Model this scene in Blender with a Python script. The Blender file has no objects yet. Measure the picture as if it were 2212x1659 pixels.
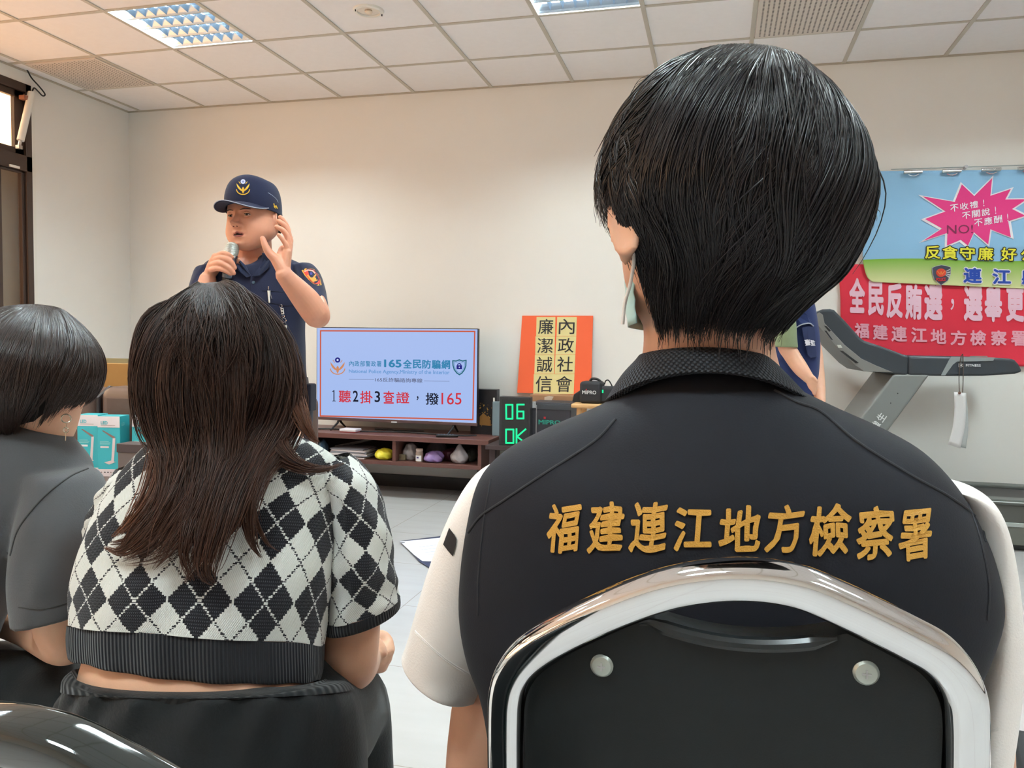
import bpy, bmesh, math, random
import numpy as np
from mathutils import Vector, Matrix
from mathutils.bvhtree import BVHTree
from mathutils.geometry import tessellate_polygon

random.seed(7)
RNG = np.random.default_rng(11)
SC = bpy.context.scene
COL = SC.collection
PI = math.pi

# ------------------------------------------------------------------ camera
CAM_H = 1.12
FPX, CXP, CYP = 1718.8, 1106.0, 829.5
YAW, PITCH, ROLL = 0.252, -0.0518, 0.0144


def cam_axes():
    cy, sy, cp, sp = math.cos(YAW), math.sin(YAW), math.cos(PITCH), math.sin(PITCH)
    f = Vector((-sy * cp, cy * cp, sp))
    r = Vector((cy, sy, 0))
    u = r.cross(f)
    cr, sr = math.cos(ROLL), math.sin(ROLL)
    return cr * r + sr * u, cr * u - sr * r, f


CR, CU, CF = cam_axes()
CO = Vector((0, 0, CAM_H))
cam_data = bpy.data.cameras.new('camera')
cam = bpy.data.objects.new('camera', cam_data)
COL.objects.link(cam)
M = Matrix.Identity(4)
for i in range(3):
    M[i][0], M[i][1], M[i][2], M[i][3] = CR[i], CU[i], -CF[i], CO[i]
cam.matrix_world = M
cam_data.sensor_width = 36.0
cam_data.lens = FPX / 2212.0 * 36.0
cam_data.clip_start = 0.02
SC.camera = cam


def ray(px, py):
    return CF + CR * ((px - CXP) / FPX) - CU * ((py - CYP) / FPX)


def at(px, py, d):            # point seen at a pixel, d metres along the view axis
    return CO + ray(px, py) * d


def aty(px, py, Y):           # ... on the plane y = Y
    v = ray(px, py)
    return CO + v * (Y / v.y)


def atx(px, py, X):
    v = ray(px, py)
    return CO + v * (X / v.x)


def atz(px, py, Z):
    v = ray(px, py)
    return CO + v * ((Z - CAM_H) / v.z)


# ------------------------------------------------------------------ world, exposure
SC.view_settings.view_transform = 'Standard'
SC.view_settings.look = 'None'
SC.view_settings.exposure = 0.22
SC.view_settings.gamma = 1.0
SC.view_settings.use_curve_mapping = False
W = bpy.data.worlds.new('world')
SC.world = W
W.use_nodes = True
wn = W.node_tree
wn.nodes.clear()
wo = wn.nodes.new('ShaderNodeOutputWorld')
wb = wn.nodes.new('ShaderNodeBackground')
wg = wn.nodes.new('ShaderNodeTexGradient')
wm = wn.nodes.new('ShaderNodeMapping')
wt = wn.nodes.new('ShaderNodeTexCoord')
wr = wn.nodes.new('ShaderNodeValToRGB')
wm.inputs['Rotation'].default_value = (0, PI / 2, 0)
wn.links.new(wt.outputs['Generated'], wm.inputs['Vector'])
wn.links.new(wm.outputs['Vector'], wg.inputs['Vector'])
wn.links.new(wg.outputs['Fac'], wr.inputs['Fac'])
wr.color_ramp.elements[0].color = (1.0, 0.50, 0.22, 1)
wr.color_ramp.elements[0].position = 0.0
wr.color_ramp.elements[1].color = (1.0, 0.74, 0.52, 1)
wr.color_ramp.elements[1].position = 0.5
wn.links.new(wr.outputs['Color'], wb.inputs['Color'])
wb.inputs['Strength'].default_value = 4.4
wn.links.new(wb.outputs['Background'], wo.inputs['Surface'])

CEIL = CAM_H + 1.863
LAMP_W = 110.0                 # each fluorescent ceiling fitting
LAMP_COLOR = (0.87, 1.0, 0.99)


# ------------------------------------------------------------------ materials
def srgb(r, g, b):
    def f(c):
        c /= 255.0
        return c / 12.92 if c <= 0.04045 else ((c + 0.055) / 1.055) ** 2.4
    return (f(r), f(g), f(b), 1.0)


MATS = {}


def mat(name, col, rough=0.6, metal=0.0, spec=0.5, noise=0.0, nscale=20.0, bump=0.0, bscale=200.0, emit=None, estr=1.0,
        sheen=0.0, coat=0.0, alpha=1.0, trans=0.0, sss=0.0, stretch=None):
    if name in MATS:
        return MATS[name]
    m = bpy.data.materials.new(name)
    m.use_nodes = True
    nt = m.node_tree
    b = nt.nodes['Principled BSDF']
    b.inputs['Base Color'].default_value = col
    b.inputs['Roughness'].default_value = rough
    b.inputs['Metallic'].default_value = metal
    b.inputs['Specular IOR Level'].default_value = spec
    b.inputs['Sheen Weight'].default_value = sheen
    b.inputs['Coat Weight'].default_value = coat
    b.inputs['Alpha'].default_value = alpha
    b.inputs['Transmission Weight'].default_value = trans
    if sss:
        b.inputs['Subsurface Weight'].default_value = sss
        b.inputs['Subsurface Radius'].default_value = (0.012, 0.004, 0.002)
        b.inputs['Subsurface Scale'].default_value = 0.5
    if emit is not None:
        b.inputs['Emission Color'].default_value = emit
        b.inputs['Emission Strength'].default_value = estr
    tc = None
    if noise or bump:
        tc = nt.nodes.new('ShaderNodeTexCoord')
        vec = tc.outputs['Object']
        if stretch:
            mp = nt.nodes.new('ShaderNodeMapping')
            mp.inputs['Scale'].default_value = stretch
            nt.links.new(vec, mp.inputs['Vector'])
            vec = mp.outputs['Vector']
    if noise:
        n = nt.nodes.new('ShaderNodeTexNoise')
        n.inputs['Scale'].default_value = nscale
        n.inputs['Detail'].default_value = 4
        nt.links.new(vec, n.inputs['Vector'])
        mx = nt.nodes.new('ShaderNodeMix')
        mx.data_type = 'RGBA'
        c2 = tuple(max(0, c * (1 - noise)) for c in col[:3]) + (1,)
        c3 = tuple(min(1, c * (1 + noise)) for c in col[:3]) + (1,)
        mx.inputs[6].default_value = c2
        mx.inputs[7].default_value = c3
        nt.links.new(n.outputs['Fac'], mx.inputs[0])
        nt.links.new(mx.outputs[2], b.inputs['Base Color'])
    if bump:
        n2 = nt.nodes.new('ShaderNodeTexNoise')
        n2.inputs['Scale'].default_value = bscale
        n2.inputs['Detail'].default_value = 3
        nt.links.new(vec, n2.inputs['Vector'])
        bp = nt.nodes.new('ShaderNodeBump')
        bp.inputs['Strength'].default_value = bump
        bp.inputs['Distance'].default_value = 0.002
        nt.links.new(n2.outputs['Fac'], bp.inputs['Height'])
        nt.links.new(bp.outputs['Normal'], b.inputs['Normal'])
    MATS[name] = m
    return m


def nmath(nt, op, a, b=None, clamp=False):
    n = nt.nodes.new('ShaderNodeMath')
    n.operation = op
    n.use_clamp = clamp
    for i, v in enumerate((a, b)):
        if v is None:
            continue
        if isinstance(v, (int, float)):
            n.inputs[i].default_value = v
        else:
            nt.links.new(v, n.inputs[i])
    return n.outputs[0]


def nmix(nt, fac, c1, c2):
    mx = nt.nodes.new('ShaderNodeMix')
    mx.data_type = 'RGBA'
    for i, v in ((0, fac), (6, c1), (7, c2)):
        if isinstance(v, (tuple, int, float)):
            mx.inputs[i].default_value = v
        else:
            nt.links.new(v, mx.inputs[i])
    return mx.outputs[2]


# ------------------------------------------------------------------ mesh builder
def catmull(pts, n):
    """Catmull-Rom resample of a list of equal-length tuples to n samples."""
    P = np.array(pts, float)
    if len(P) == 2:
        t = np.linspace(0, 1, n)[:, None]
        return P[0] * (1 - t) + P[1] * t
    P = np.vstack([2 * P[0] - P[1], P, 2 * P[-1] - P[-2]])
    m = len(P) - 3
    out = []
    for s in np.linspace(0, m, n):
        i = min(int(s), m - 1)
        t = s - i
        a, b, c, d = P[i:i + 4]
        out.append(0.5 * ((2 * b) + (c - a) * t + (2 * a - 5 * b + 4 * c - d) * t * t + (3 * b - a - 3 * c + d) * t ** 3))
    return np.array(out)


def interp(pts, n):
    """monotone (linear, then lightly smoothed) resample: no overshoot"""
    P = np.array(pts, float)
    s = np.linspace(0, len(P) - 1, n)
    i = np.minimum(s.astype(int), len(P) - 2)
    t = (s - i)[:, None]
    t = t * t * (3 - 2 * t)
    return P[i] * (1 - t) + P[i + 1] * t


def sup(c, p):
    return c if p == 2 else math.copysign(abs(c) ** (2 / p), c)


class MB:
    def __init__(self):
        self.v, self.f, self.uv, self.mi = [], [], {}, []

    def add(self, vs, fs, uv=None, mi=0):
        o = len(self.v)
        self.v.extend(tuple(map(float, p)) for p in vs)
        for k, f in enumerate(fs):
            if uv is not None:
                self.uv[len(self.f)] = [uv[i] for i in f]
            self.f.append(tuple(i + o for i in f))
            self.mi.append(mi)
        return self

    def box(self, c, s, R=None, taper=1.0):
        vs = []
        for z in (-.5, .5):
            k = taper if z > 0 else 1
            for x, y in ((-.5, -.5), (.5, -.5), (.5, .5), (-.5, .5)):
                p = Vector((x * s[0] * k, y * s[1] * k, z * s[2]))
                vs.append((R @ p if R else p) + Vector(c))
        return self.add(vs, [(3, 2, 1, 0), (4, 5, 6, 7), (0, 1, 5, 4), (1, 2, 6, 5), (2, 3, 7, 6), (3, 0, 4, 7)])

    def boxmm(self, a, b):
        a, b = Vector(a), Vector(b)
        return self.box((a + b) / 2, (abs(b.x - a.x), abs(b.y - a.y), abs(b.z - a.z)))

    def grid(self, G, closed=False, caps=False, uv=None, mi=0):
        """G: (n, m, 3) rings; closed joins last column to first"""
        n, m = len(G), len(G[0])
        vs = [p for r in G for p in r]
        fs, fu = [], []
        mm = m if closed else m - 1
        for i in range(n - 1):
            for j in range(mm):
                k = (j + 1) % m
                fs.append((i * m + j, i * m + k, (i + 1) * m + k, (i + 1) * m + j))
        o = len(self.v)
        base = len(self.f)
        self.v.extend(tuple(map(float, p)) for p in vs)
        for k, f in enumerate(fs):
            self.f.append(tuple(i + o for i in f))
            self.mi.append(mi)
            if uv is not None:
                i, j = divmod(k, mm)
                self.uv[base + k] = [uv(i, j), uv(i, j + 1), uv(i + 1, j + 1), uv(i + 1, j)]
        if caps:
            self.f.append(tuple(o + j for j in range(m))[::-1]); self.mi.append(mi)
            self.f.append(tuple(o + (n - 1) * m + j for j in range(m))); self.mi.append(mi)
        return self

    def tube(self, path, r, seg=10, caps=True, closed=False, flat=1.0, ref=None, p=2.0):
        P = [Vector(p) for p in path]
        n = len(P)
        rr = r if hasattr(r, '__len__') else [r] * n
        T = []
        for i in range(n):
            a = P[(i - 1) % n] if (closed or i > 0) else P[i]
            b = P[(i + 1) % n] if (closed or i < n - 1) else P[i]
            t = (b - a)
            T.append(t.normalized() if t.length > 1e-9 else Vector((0, 0, 1)))
        up = Vector(ref) if ref else (Vector((0, 0, 1)) if abs(T[0].z) < 0.9 else Vector((1, 0, 0)))
        rings = []
        nrm = (up - T[0] * up.dot(T[0])).normalized()
        for i in range(n):
            nrm = (nrm - T[i] * nrm.dot(T[i]))
            nrm = nrm.normalized() if nrm.length > 1e-6 else Vector((1, 0, 0))
            bi = T[i].cross(nrm)
            rings.append([P[i] + (nrm * (sup(math.cos(2 * PI * k / seg), p) * flat) + bi * sup(math.sin(2 * PI * k / seg), p)) * rr[i] for k in range(seg)])
        if closed:
            rings.append(rings[0])
            # avoid duplicate ring: rebuild indices
            o = len(self.v)
            self.v.extend(tuple(p) for r_ in rings[:-1] for p in r_)
            for i in range(n):
                for j in range(seg):
                    k = (j + 1) % seg
                    i2 = (i + 1) % n
                    self.f.append((o + i * seg + j, o + i * seg + k, o + i2 * seg + k, o + i2 * seg + j)); self.mi.append(0)
            return self
        return self.grid(rings, closed=True, caps=caps)

    def capsule(self, path, r, seg=16, n=None):
        """round-ended tube through points (smoothed) with radii"""
        P = [tuple(p) for p in path]
        rr = list(r) if hasattr(r, '__len__') else [r] * len(P)
        Q = catmull([p + (q,) for p, q in zip(P, rr)], n or (len(P) - 1) * 6 + 1)
        P = [Vector(q[:3]) for q in Q]
        rr = [max(q[3], 1e-4) for q in Q]
        t0 = (P[0] - P[1]).normalized()
        t1 = (P[-1] - P[-2]).normalized()
        pre, prer, post, postr = [], [], [], []
        for a in (0.15, 0.5, 0.85):
            th = a * PI / 2
            post.append(P[-1] + t1 * rr[-1] * math.sin(th)); postr.append(rr[-1] * math.cos(th))
            pre.insert(0, P[0] + t0 * rr[0] * math.sin(th)); prer.insert(0, rr[0] * math.cos(th))
        pre.insert(0, P[0] + t0 * rr[0]); prer.insert(0, rr[0] * .06)
        post.append(P[-1] + t1 * rr[-1]); postr.append(rr[-1] * .06)
        return self.tube(pre + P + post, prer + rr + postr, seg)

    def ell(self, c, r, R=None, nu=24, nv=16):
        rings = []
        for i in range(nv + 1):
            th = PI * (i + .02 * (i == 0) - .02 * (i == nv)) / nv
            ring = []
            for j in range(nu):
                p = Vector((r[0] * math.sin(th) * math.cos(2 * PI * j / nu), r[1] * math.sin(th) * math.sin(2 * PI * j / nu), -r[2] * math.cos(th)))
                ring.append((R @ p if R else p) + Vector(c))
            rings.append(ring)
        return self.grid(rings, closed=True, caps=True)

    def cyl(self, a, b, r, r2=None, seg=20):
        return self.tube([a, b], [r, r if r2 is None else r2], seg)

    def lathe(self, o, prof, axis=(0, 0, 1), seg=28, caps=True):
        ax = Vector(axis).normalized()
        u = ax.orthogonal().normalized()
        w = ax.cross(u)
        rings = [[Vector(o) + ax * h + (u * math.cos(2 * PI * k / seg) + w * math.sin(2 * PI * k / seg)) * r for k in range(seg)] for r, h in prof]
        return self.grid(rings, closed=True, caps=caps)

    def prism(self, pts, o, ex, ey, th, side=1):
        """2D outline pts on the frame o,ex,ey, extruded th along ex x ey"""
        o, ex, ey = Vector(o), Vector(ex), Vector(ey)
        n = ex.cross(ey).normalized()
        m = len(pts)
        vs = [o + ex * p[0] + ey * p[1] for p in pts] + [o + ex * p[0] + ey * p[1] + n * th for p in pts]
        fs = [tuple(range(m))[::-1], tuple(range(m, 2 * m))] + [(i, (i + 1) % m, m + (i + 1) % m, m + i) for i in range(m)]
        return self.add(vs, fs)

    def mesh(self, name, origin=(0, 0, 0)):
        me = bpy.data.meshes.new(name)
        o = Vector(origin)
        me.from_pydata([(p[0] - o.x, p[1] - o.y, p[2] - o.z) for p in self.v], [], self.f)
        if self.uv:
            ul = me.uv_layers.new(name='UVMap')
            for pi, p in enumerate(me.polygons):
                if pi in self.uv:
                    for li, c in zip(p.loop_indices, self.uv[pi]):
                        ul.data[li].uv = c
        if any(self.mi):
            me.polygons.foreach_set('material_index', self.mi)
        return me

    def build(self, name, material, parent=None, smooth=True, bevel=0.0, bseg=2, sub=0, loc=None, fixn=True, angle=None):
        org = world_loc(parent) if parent is not None else (Vector(loc) if loc is not None else Vector((0, 0, 0)))
        me = self.mesh(name, org)
        return link_mesh(name, me, material, parent, org, smooth, bevel, bseg, sub, fixn, angle)


def world_loc(o):
    p = Vector((0, 0, 0))
    while o is not None:
        p += o.location
        o = o.parent
    return p


def link_mesh(name, me, material, parent=None, org=(0, 0, 0), smooth=True, bevel=0.0, bseg=2, sub=0, fixn=True, angle=None):
    if fixn:
        bm = bmesh.new()
        bm.from_mesh(me)
        bmesh.ops.recalc_face_normals(bm, faces=bm.faces)
        bm.to_mesh(me)
        bm.free()
    ob = bpy.data.objects.new(name, me)
    COL.objects.link(ob)
    for m in (material if isinstance(material, (list, tuple)) else [material]):
        me.materials.append(m)
    if parent is not None:
        ob.parent = parent
    else:
        ob.location = org
    if smooth:
        me.polygons.foreach_set('use_smooth', [True] * len(me.polygons))
        if angle is None:
            angle = 0.6
        if angle > 0:
            me.set_sharp_from_angle(angle=angle)
    if bevel:
        b = ob.modifiers.new('bevel', 'BEVEL')
        b.width = bevel
        b.segments = bseg
        b.limit_method = 'ANGLE'
        b.angle_limit = 0.7
    if sub:
        s = ob.modifiers.new('sub', 'SUBSURF')
        s.levels = s.render_levels = sub
    return ob


def tag(o, label=None, cat=None, group=None, kind=None):
    if label: o['label'] = label
    if cat: o['category'] = cat
    if group: o['group'] = group
    if kind: o['kind'] = kind
    return o


def thing(name, label, cat, loc, group=None):
    o = bpy.data.objects.new(name, None)
    o.empty_display_size = 0.05
    COL.objects.link(o)
    o.location = loc
    return tag(o, label, cat, group)


def struct(o):
    o['kind'] = 'structure'
    return o


def copy_tree(o, parent=None):
    c = o.copy()
    COL.objects.link(c)
    c.parent = parent
    for ch in [x for x in o.children]:
        copy_tree(ch, c)
    return c


def remesh_union(mb, voxel, smooth=4, factor=0.5):
    """one continuous surface out of overlapping closed shapes; returns a mesh in world space"""
    me = mb.mesh('tmp')
    bm = bmesh.new(); bm.from_mesh(me)
    bmesh.ops.recalc_face_normals(bm, faces=bm.faces)
    bm.to_mesh(me); bm.free()
    ob = bpy.data.objects.new('tmp', me)
    COL.objects.link(ob)
    r = ob.modifiers.new('r', 'REMESH')
    r.mode = 'VOXEL'
    r.voxel_size = voxel
    s = ob.modifiers.new('s', 'SMOOTH')
    s.factor = factor
    s.iterations = smooth
    dg = bpy.context.evaluated_depsgraph_get()
    dg.update()
    out = bpy.data.meshes.new_from_object(ob.evaluated_get(dg))
    bpy.data.objects.remove(ob)
    return out


def place_mesh(name, me, material, parent, angle=0):
    org = world_loc(parent)
    me.transform(Matrix.Translation(-org))
    return link_mesh(name, me, material, parent, org, True, fixn=False, angle=angle)


def bvh_of(me, offset=(0, 0, 0)):
    o = Vector(offset)
    return BVHTree.FromPolygons([v.co + o for v in me.vertices], [tuple(p.vertices) for p in me.polygons])


# ------------------------------------------------------------------ writing
def text2d(body, bold=0.0, shear=0.0, line=1.0):
    c = bpy.data.curves.new('t', 'FONT')
    c.body = body
    c.size = 1.0
    c.shear = shear
    c.space_line = line
    c.resolution_u = 3
    o = bpy.data.objects.new('t', c)
    COL.objects.link(o)
    dg = bpy.context.evaluated_depsgraph_get()
    dg.update()
    me = bpy.data.meshes.new_from_object(o.evaluated_get(dg))
    bpy.data.objects.remove(o)
    bm = bmesh.new(); bm.from_mesh(me)
    bmesh.ops.remove_doubles(bm, verts=bm.verts, dist=1e-5)
    bmesh.ops.triangulate(bm, faces=bm.faces)
    bm.to_mesh(me); bm.free()
    V = np.array([v.co[:2] for v in me.vertices]) if len(me.vertices) else np.zeros((0, 2))
    F = [tuple(p.vertices) for p in me.polygons]
    bpy.data.meshes.remove(me)
    if bold > 0 and len(V):          # heavier strokes: the same glyph struck again, slightly shifted
        Vs, Fs, n = [], [], len(V)
        for k, a in enumerate(np.arange(8) * PI / 4):
            Vs.append(np.column_stack([V + bold * np.array([math.cos(a), math.sin(a)]), np.full(n, k * 7e-5)]))
            Fs += [tuple(i + k * n for i in f) for f in F]
        return np.vstack(Vs), Fs
    return V, F


def text_fit(body, x0, y0, x1, y1, bold=0.0, shear=0.0):
    """the text's triangles scaled to fill the rectangle"""
    V, F = text2d(body, bold, shear)
    lo, hi = V[:, :2].min(0), V[:, :2].max(0)
    Q = (V[:, :2] - lo) / (hi - lo)
    Q = Q * np.array([x1 - x0, y1 - y0]) + np.array([x0, y0])
    return (np.column_stack([Q, V[:, 2]]) if V.shape[1] == 3 else Q), F


def text_row(chars, x0, y0, x1, y1, bold=0.0, shear=0.0, fill=0.86):
    """each character in its own equal cell"""
    n = len(chars)
    w = (x1 - x0) / n
    Vs, Fs, o = [], [], 0
    for i, ch in enumerate(chars):
        if ch == ' ':
            continue
        cx = x0 + (i + .5) * w
        if ch in '，,':
            V, F = text_fit(ch, cx - w * .1, y0 + .1 * (y1 - y0), cx + w * .1, y0 + .42 * (y1 - y0), bold, shear)
        elif ch in '!！':
            V, F = text_fit(ch, cx - w * .05, y0, cx + w * .05, y1, bold, shear)
        else:
            V, F = text_fit(ch, cx - w * fill / 2, y0, cx + w * fill / 2, y1, bold, shear)
        Vs.append(V)
        Fs += [tuple(k + o for k in f) for f in F]
        o += len(V)
    return np.vstack(Vs), Fs


def decal(name, VF, place, material, parent):
    """flat printed shapes: place(u, v) -> world point"""
    V, F = VF
    mb = MB()
    P = [Vector(place(float(q[0]), float(q[1]))) for q in V]
    if len(V[0]) == 3:           # each re-struck glyph layer is a hair's breadth of ink thicker
        P = [p + (CO - p).normalized() * float(q[2]) for p, q in zip(P, V)]
    mb.add(P, F)
    return mb.build(name, material, parent, smooth=False, fixn=False)


def merge2d(*vfs):
    Vs, Fs, o = [], [], 0
    for V, F in vfs:
        V = np.array(V, float)
        Vs.append(V)
        Fs += [tuple(k + o for k in f) for f in F]
        o += len(V)
    return np.vstack(Vs), Fs


def poly2d(pts):
    return np.array(pts, float), [tuple(range(len(pts)))]


def disc2d(cx, cy, r, n=20, ry=None):
    ry = r if ry is None else ry
    return poly2d([(cx + r * math.cos(2 * PI * k / n), cy + ry * math.sin(2 * PI * k / n)) for k in range(n)])


def stroke2d(pts, w, closed=False):
    """a polyline as quads of width w"""
    out = []
    P = [Vector(p) for p in pts]
    if closed:
        P.append(P[0])
    for a, b in zip(P, P[1:]):
        d = (b - a)
        if d.length < 1e-9:
            continue
        d.normalize()
        n = Vector((-d.y, d.x)) * w / 2
        e = d * w * .35
        out.append(poly2d([a - n - e, b - n + e, b + n + e, a + n - e]))
    return merge2d(*out)


def dense(VF, maxlen):
    """the same flat shape in small triangles, so that it can follow cloth"""
    bm = bmesh.new()
    vs = [bm.verts.new((v[0], v[1], 0)) for v in VF[0]]
    for f in VF[1]:
        for t in tessellate_polygon([[Vector((VF[0][i][0], VF[0][i][1], 0)) for i in f]]):
            bm.faces.new([vs[f[i]] for i in t])
    for _ in range(8):
        es = [e for e in bm.edges if e.calc_length() > maxlen]
        if not es:
            break
        bmesh.ops.subdivide_edges(bm, edges=es, cuts=1)
        bmesh.ops.triangulate(bm, faces=bm.faces)
    bm.verts.index_update()
    out = np.array([v.co[:2] for v in bm.verts]), [tuple(v.index for v in f.verts) for f in bm.faces]
    bm.free()
    return out


def rect2d(x0, y0, x1, y1):
    return poly2d([(x0, y0), (x1, y0), (x1, y1), (x0, y1)])
# ================================================================== the room
XL, XR, YB, YF = -4.76, 3.9, 5.687, -3.5
XL = atz(280, 243, CEIL).x
WT = 0.12
m_wall = mat('cream wall paint', srgb(238, 236, 231), 0.75, noise=0.02, nscale=3, bump=0.06, bscale=90)
m_ceil = mat('ceiling tile', srgb(243, 240, 240), 0.85, noise=0.03, nscale=30, bump=0.15, bscale=220)
m_tbar = mat('ceiling grid metal', srgb(196, 190, 178), 0.55)
m_dark_base = mat('dark stone skirting', srgb(52, 46, 46), 0.35, noise=0.2, nscale=60)
m_white = mat('white enamel', srgb(235, 233, 226), 0.45)
m_winframe = mat('dark bronze window metal', srgb(62, 47, 40), 0.4, noise=0.08, nscale=40)
m_chrome = mat('chrome', (0.86, 0.86, 0.87, 1), 0.06, 1.0)
m_steel = mat('brushed steel', (0.55, 0.55, 0.56, 1), 0.3, 1.0)
m_black = mat('black plastic', srgb(24, 24, 26), 0.45)
m_blackcord = mat('black cord', srgb(20, 20, 20), 0.6)


def floor_material():
    m = bpy.data.materials.new('white glazed floor tile')
    m.use_nodes = True
    nt = m.node_tree
    b = nt.nodes['Principled BSDF']
    tc = nt.nodes.new('ShaderNodeTexCoord')
    sp = nt.nodes.new('ShaderNodeSeparateXYZ')
    nt.links.new(tc.outputs['Object'], sp.inputs[0])
    lines = None
    for ax, off in (('X', 1.86), ('Y', -2.51)):
        p = nmath(nt, 'FRACT', nmath(nt, 'DIVIDE', nmath(nt, 'ADD', sp.outputs[ax], off + 60.0), 0.6))
        d = nmath(nt, 'MULTIPLY', nmath(nt, 'MINIMUM', p, nmath(nt, 'SUBTRACT', 1.0, p)), 0.6)
        l = nmath(nt, 'LESS_THAN', d, 0.0016)
        lines = l if lines is None else nmath(nt, 'MAXIMUM', lines, l)
    n = nt.nodes.new('ShaderNodeTexNoise')
    n.inputs['Scale'].default_value = 2.2
    n.inputs['Detail'].default_value = 6
    mp = nt.nodes.new('ShaderNodeMapping')
    mp.inputs['Scale'].default_value = (1.0, 7.0, 1.0)
    nt.links.new(tc.outputs['Object'], mp.inputs['Vector'])
    nt.links.new(mp.outputs['Vector'], n.inputs['Vector'])
    base = nmix(nt, n.outputs['Fac'], srgb(178, 176, 174), srgb(190, 189, 189))
    nt.links.new(nmix(nt, lines, base, srgb(150, 142, 132)), b.inputs['Base Color'])
    b.inputs['Roughness'].default_value = 0.22
    b.inputs['Specular IOR Level'].default_value = 0.45
    return m


fl = MB().boxmm((XL - WT, YF - WT, -0.1), (XR + WT, YB + WT, 0)).build('floor', floor_material(), smooth=False)
struct(fl)
GX0, GY0, GS = -3.4502, 5.7164, 0.6
LX = [-3.1502, -0.7502, 1.6498]
LY = [4.2164, 1.8164, -0.5836]
ce = MB()
ce.boxmm((XL - WT, YF - WT, CEIL + .14), (XR + WT, YB + WT, CEIL + 0.2))
xs_ = sorted(set([XL - .01, XR + .01] + [c * GS + GX0 for c in range(-2, 13) if XL < c * GS + GX0 < XR]))
ys_ = sorted(set([YF - .01, YB + .01] + [GY0 - r * GS for r in range(1, 16) if YF < GY0 - r * GS < YB]))
for xa, xb in zip(xs_, xs_[1:]):
    for ya, yb in zip(ys_, ys_[1:]):
        if any(abs((xa + xb) / 2 - lx) < .05 for lx in LX) and any(abs((ya + yb) / 2 - ly) < .05 for ly in LY):
            continue
        ce.boxmm((xa, ya, CEIL), (xb, yb, CEIL + .012))
ce = ce.build('ceiling', m_ceil, smooth=False)
struct(ce)

# suspended ceiling bars
tb = MB()
for c in range(-2, 13):
    x = c * GS + GX0
    if XL < x < XR:
        tb.boxmm((x - .012, YF, CEIL - .006), (x + .012, YB, CEIL - .0005))
for r in range(1, 16):
    y = GY0 - r * GS
    if YF < y < YB:
        tb.boxmm((XL, y - .012, CEIL - .005), (XR, y + .012, CEIL - .0005))
struct(tb.build('trim_1', m_tbar, smooth=False))
# wall angle around the ceiling's edge
wa = MB()
wa.boxmm((XL, YB - .022, CEIL - .008), (XR, YB, CEIL - .0005))
wa.boxmm((XL, YF, CEIL - .008), (XL + .022, YB, CEIL - .0005))
struct(wa.build('trim_2', mat('wall angle metal', srgb(186, 178, 162), 0.6), smooth=False))

wb_ = MB().boxmm((XL - WT, YB, 0), (XR + WT, YB + WT, CEIL))
struct(wb_.build('wall_back', m_wall, smooth=False))
struct(MB().boxmm((XR, YF, 0), (XR + WT, YB, CEIL)).build('wall_right', m_wall, smooth=False))
struct(MB().boxmm((XL - WT, YF - WT, 0), (XR + WT, YF, CEIL)).build('wall_front', m_wall, smooth=False))

# left wall with its window openings
WIN_FAR = atx(69, 400, XL).y
WIN_TOP = atx(69, 187, XL).z
WIN_MID = (atx(40, 327, XL).z + atx(40, 372, XL).z) / 2
WINS = [(WIN_FAR - 3.0, WIN_FAR), (-2.9, 0.6)]
WZ0 = 0.95
wl = MB()
ys = [YF] + [v for w in sorted(WINS) for v in w] + [YB]
for i in range(0, len(ys), 2):
    wl.boxmm((XL - WT, ys[i], 0), (XL, ys[i + 1], CEIL))
for a, b in WINS:
    wl.boxmm((XL - WT, a, 0), (XL, b, WZ0))
    wl.boxmm((XL - WT, a, WIN_TOP), (XL, b, CEIL))
struct(wl.build('wall_left', m_wall, smooth=False))

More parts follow.
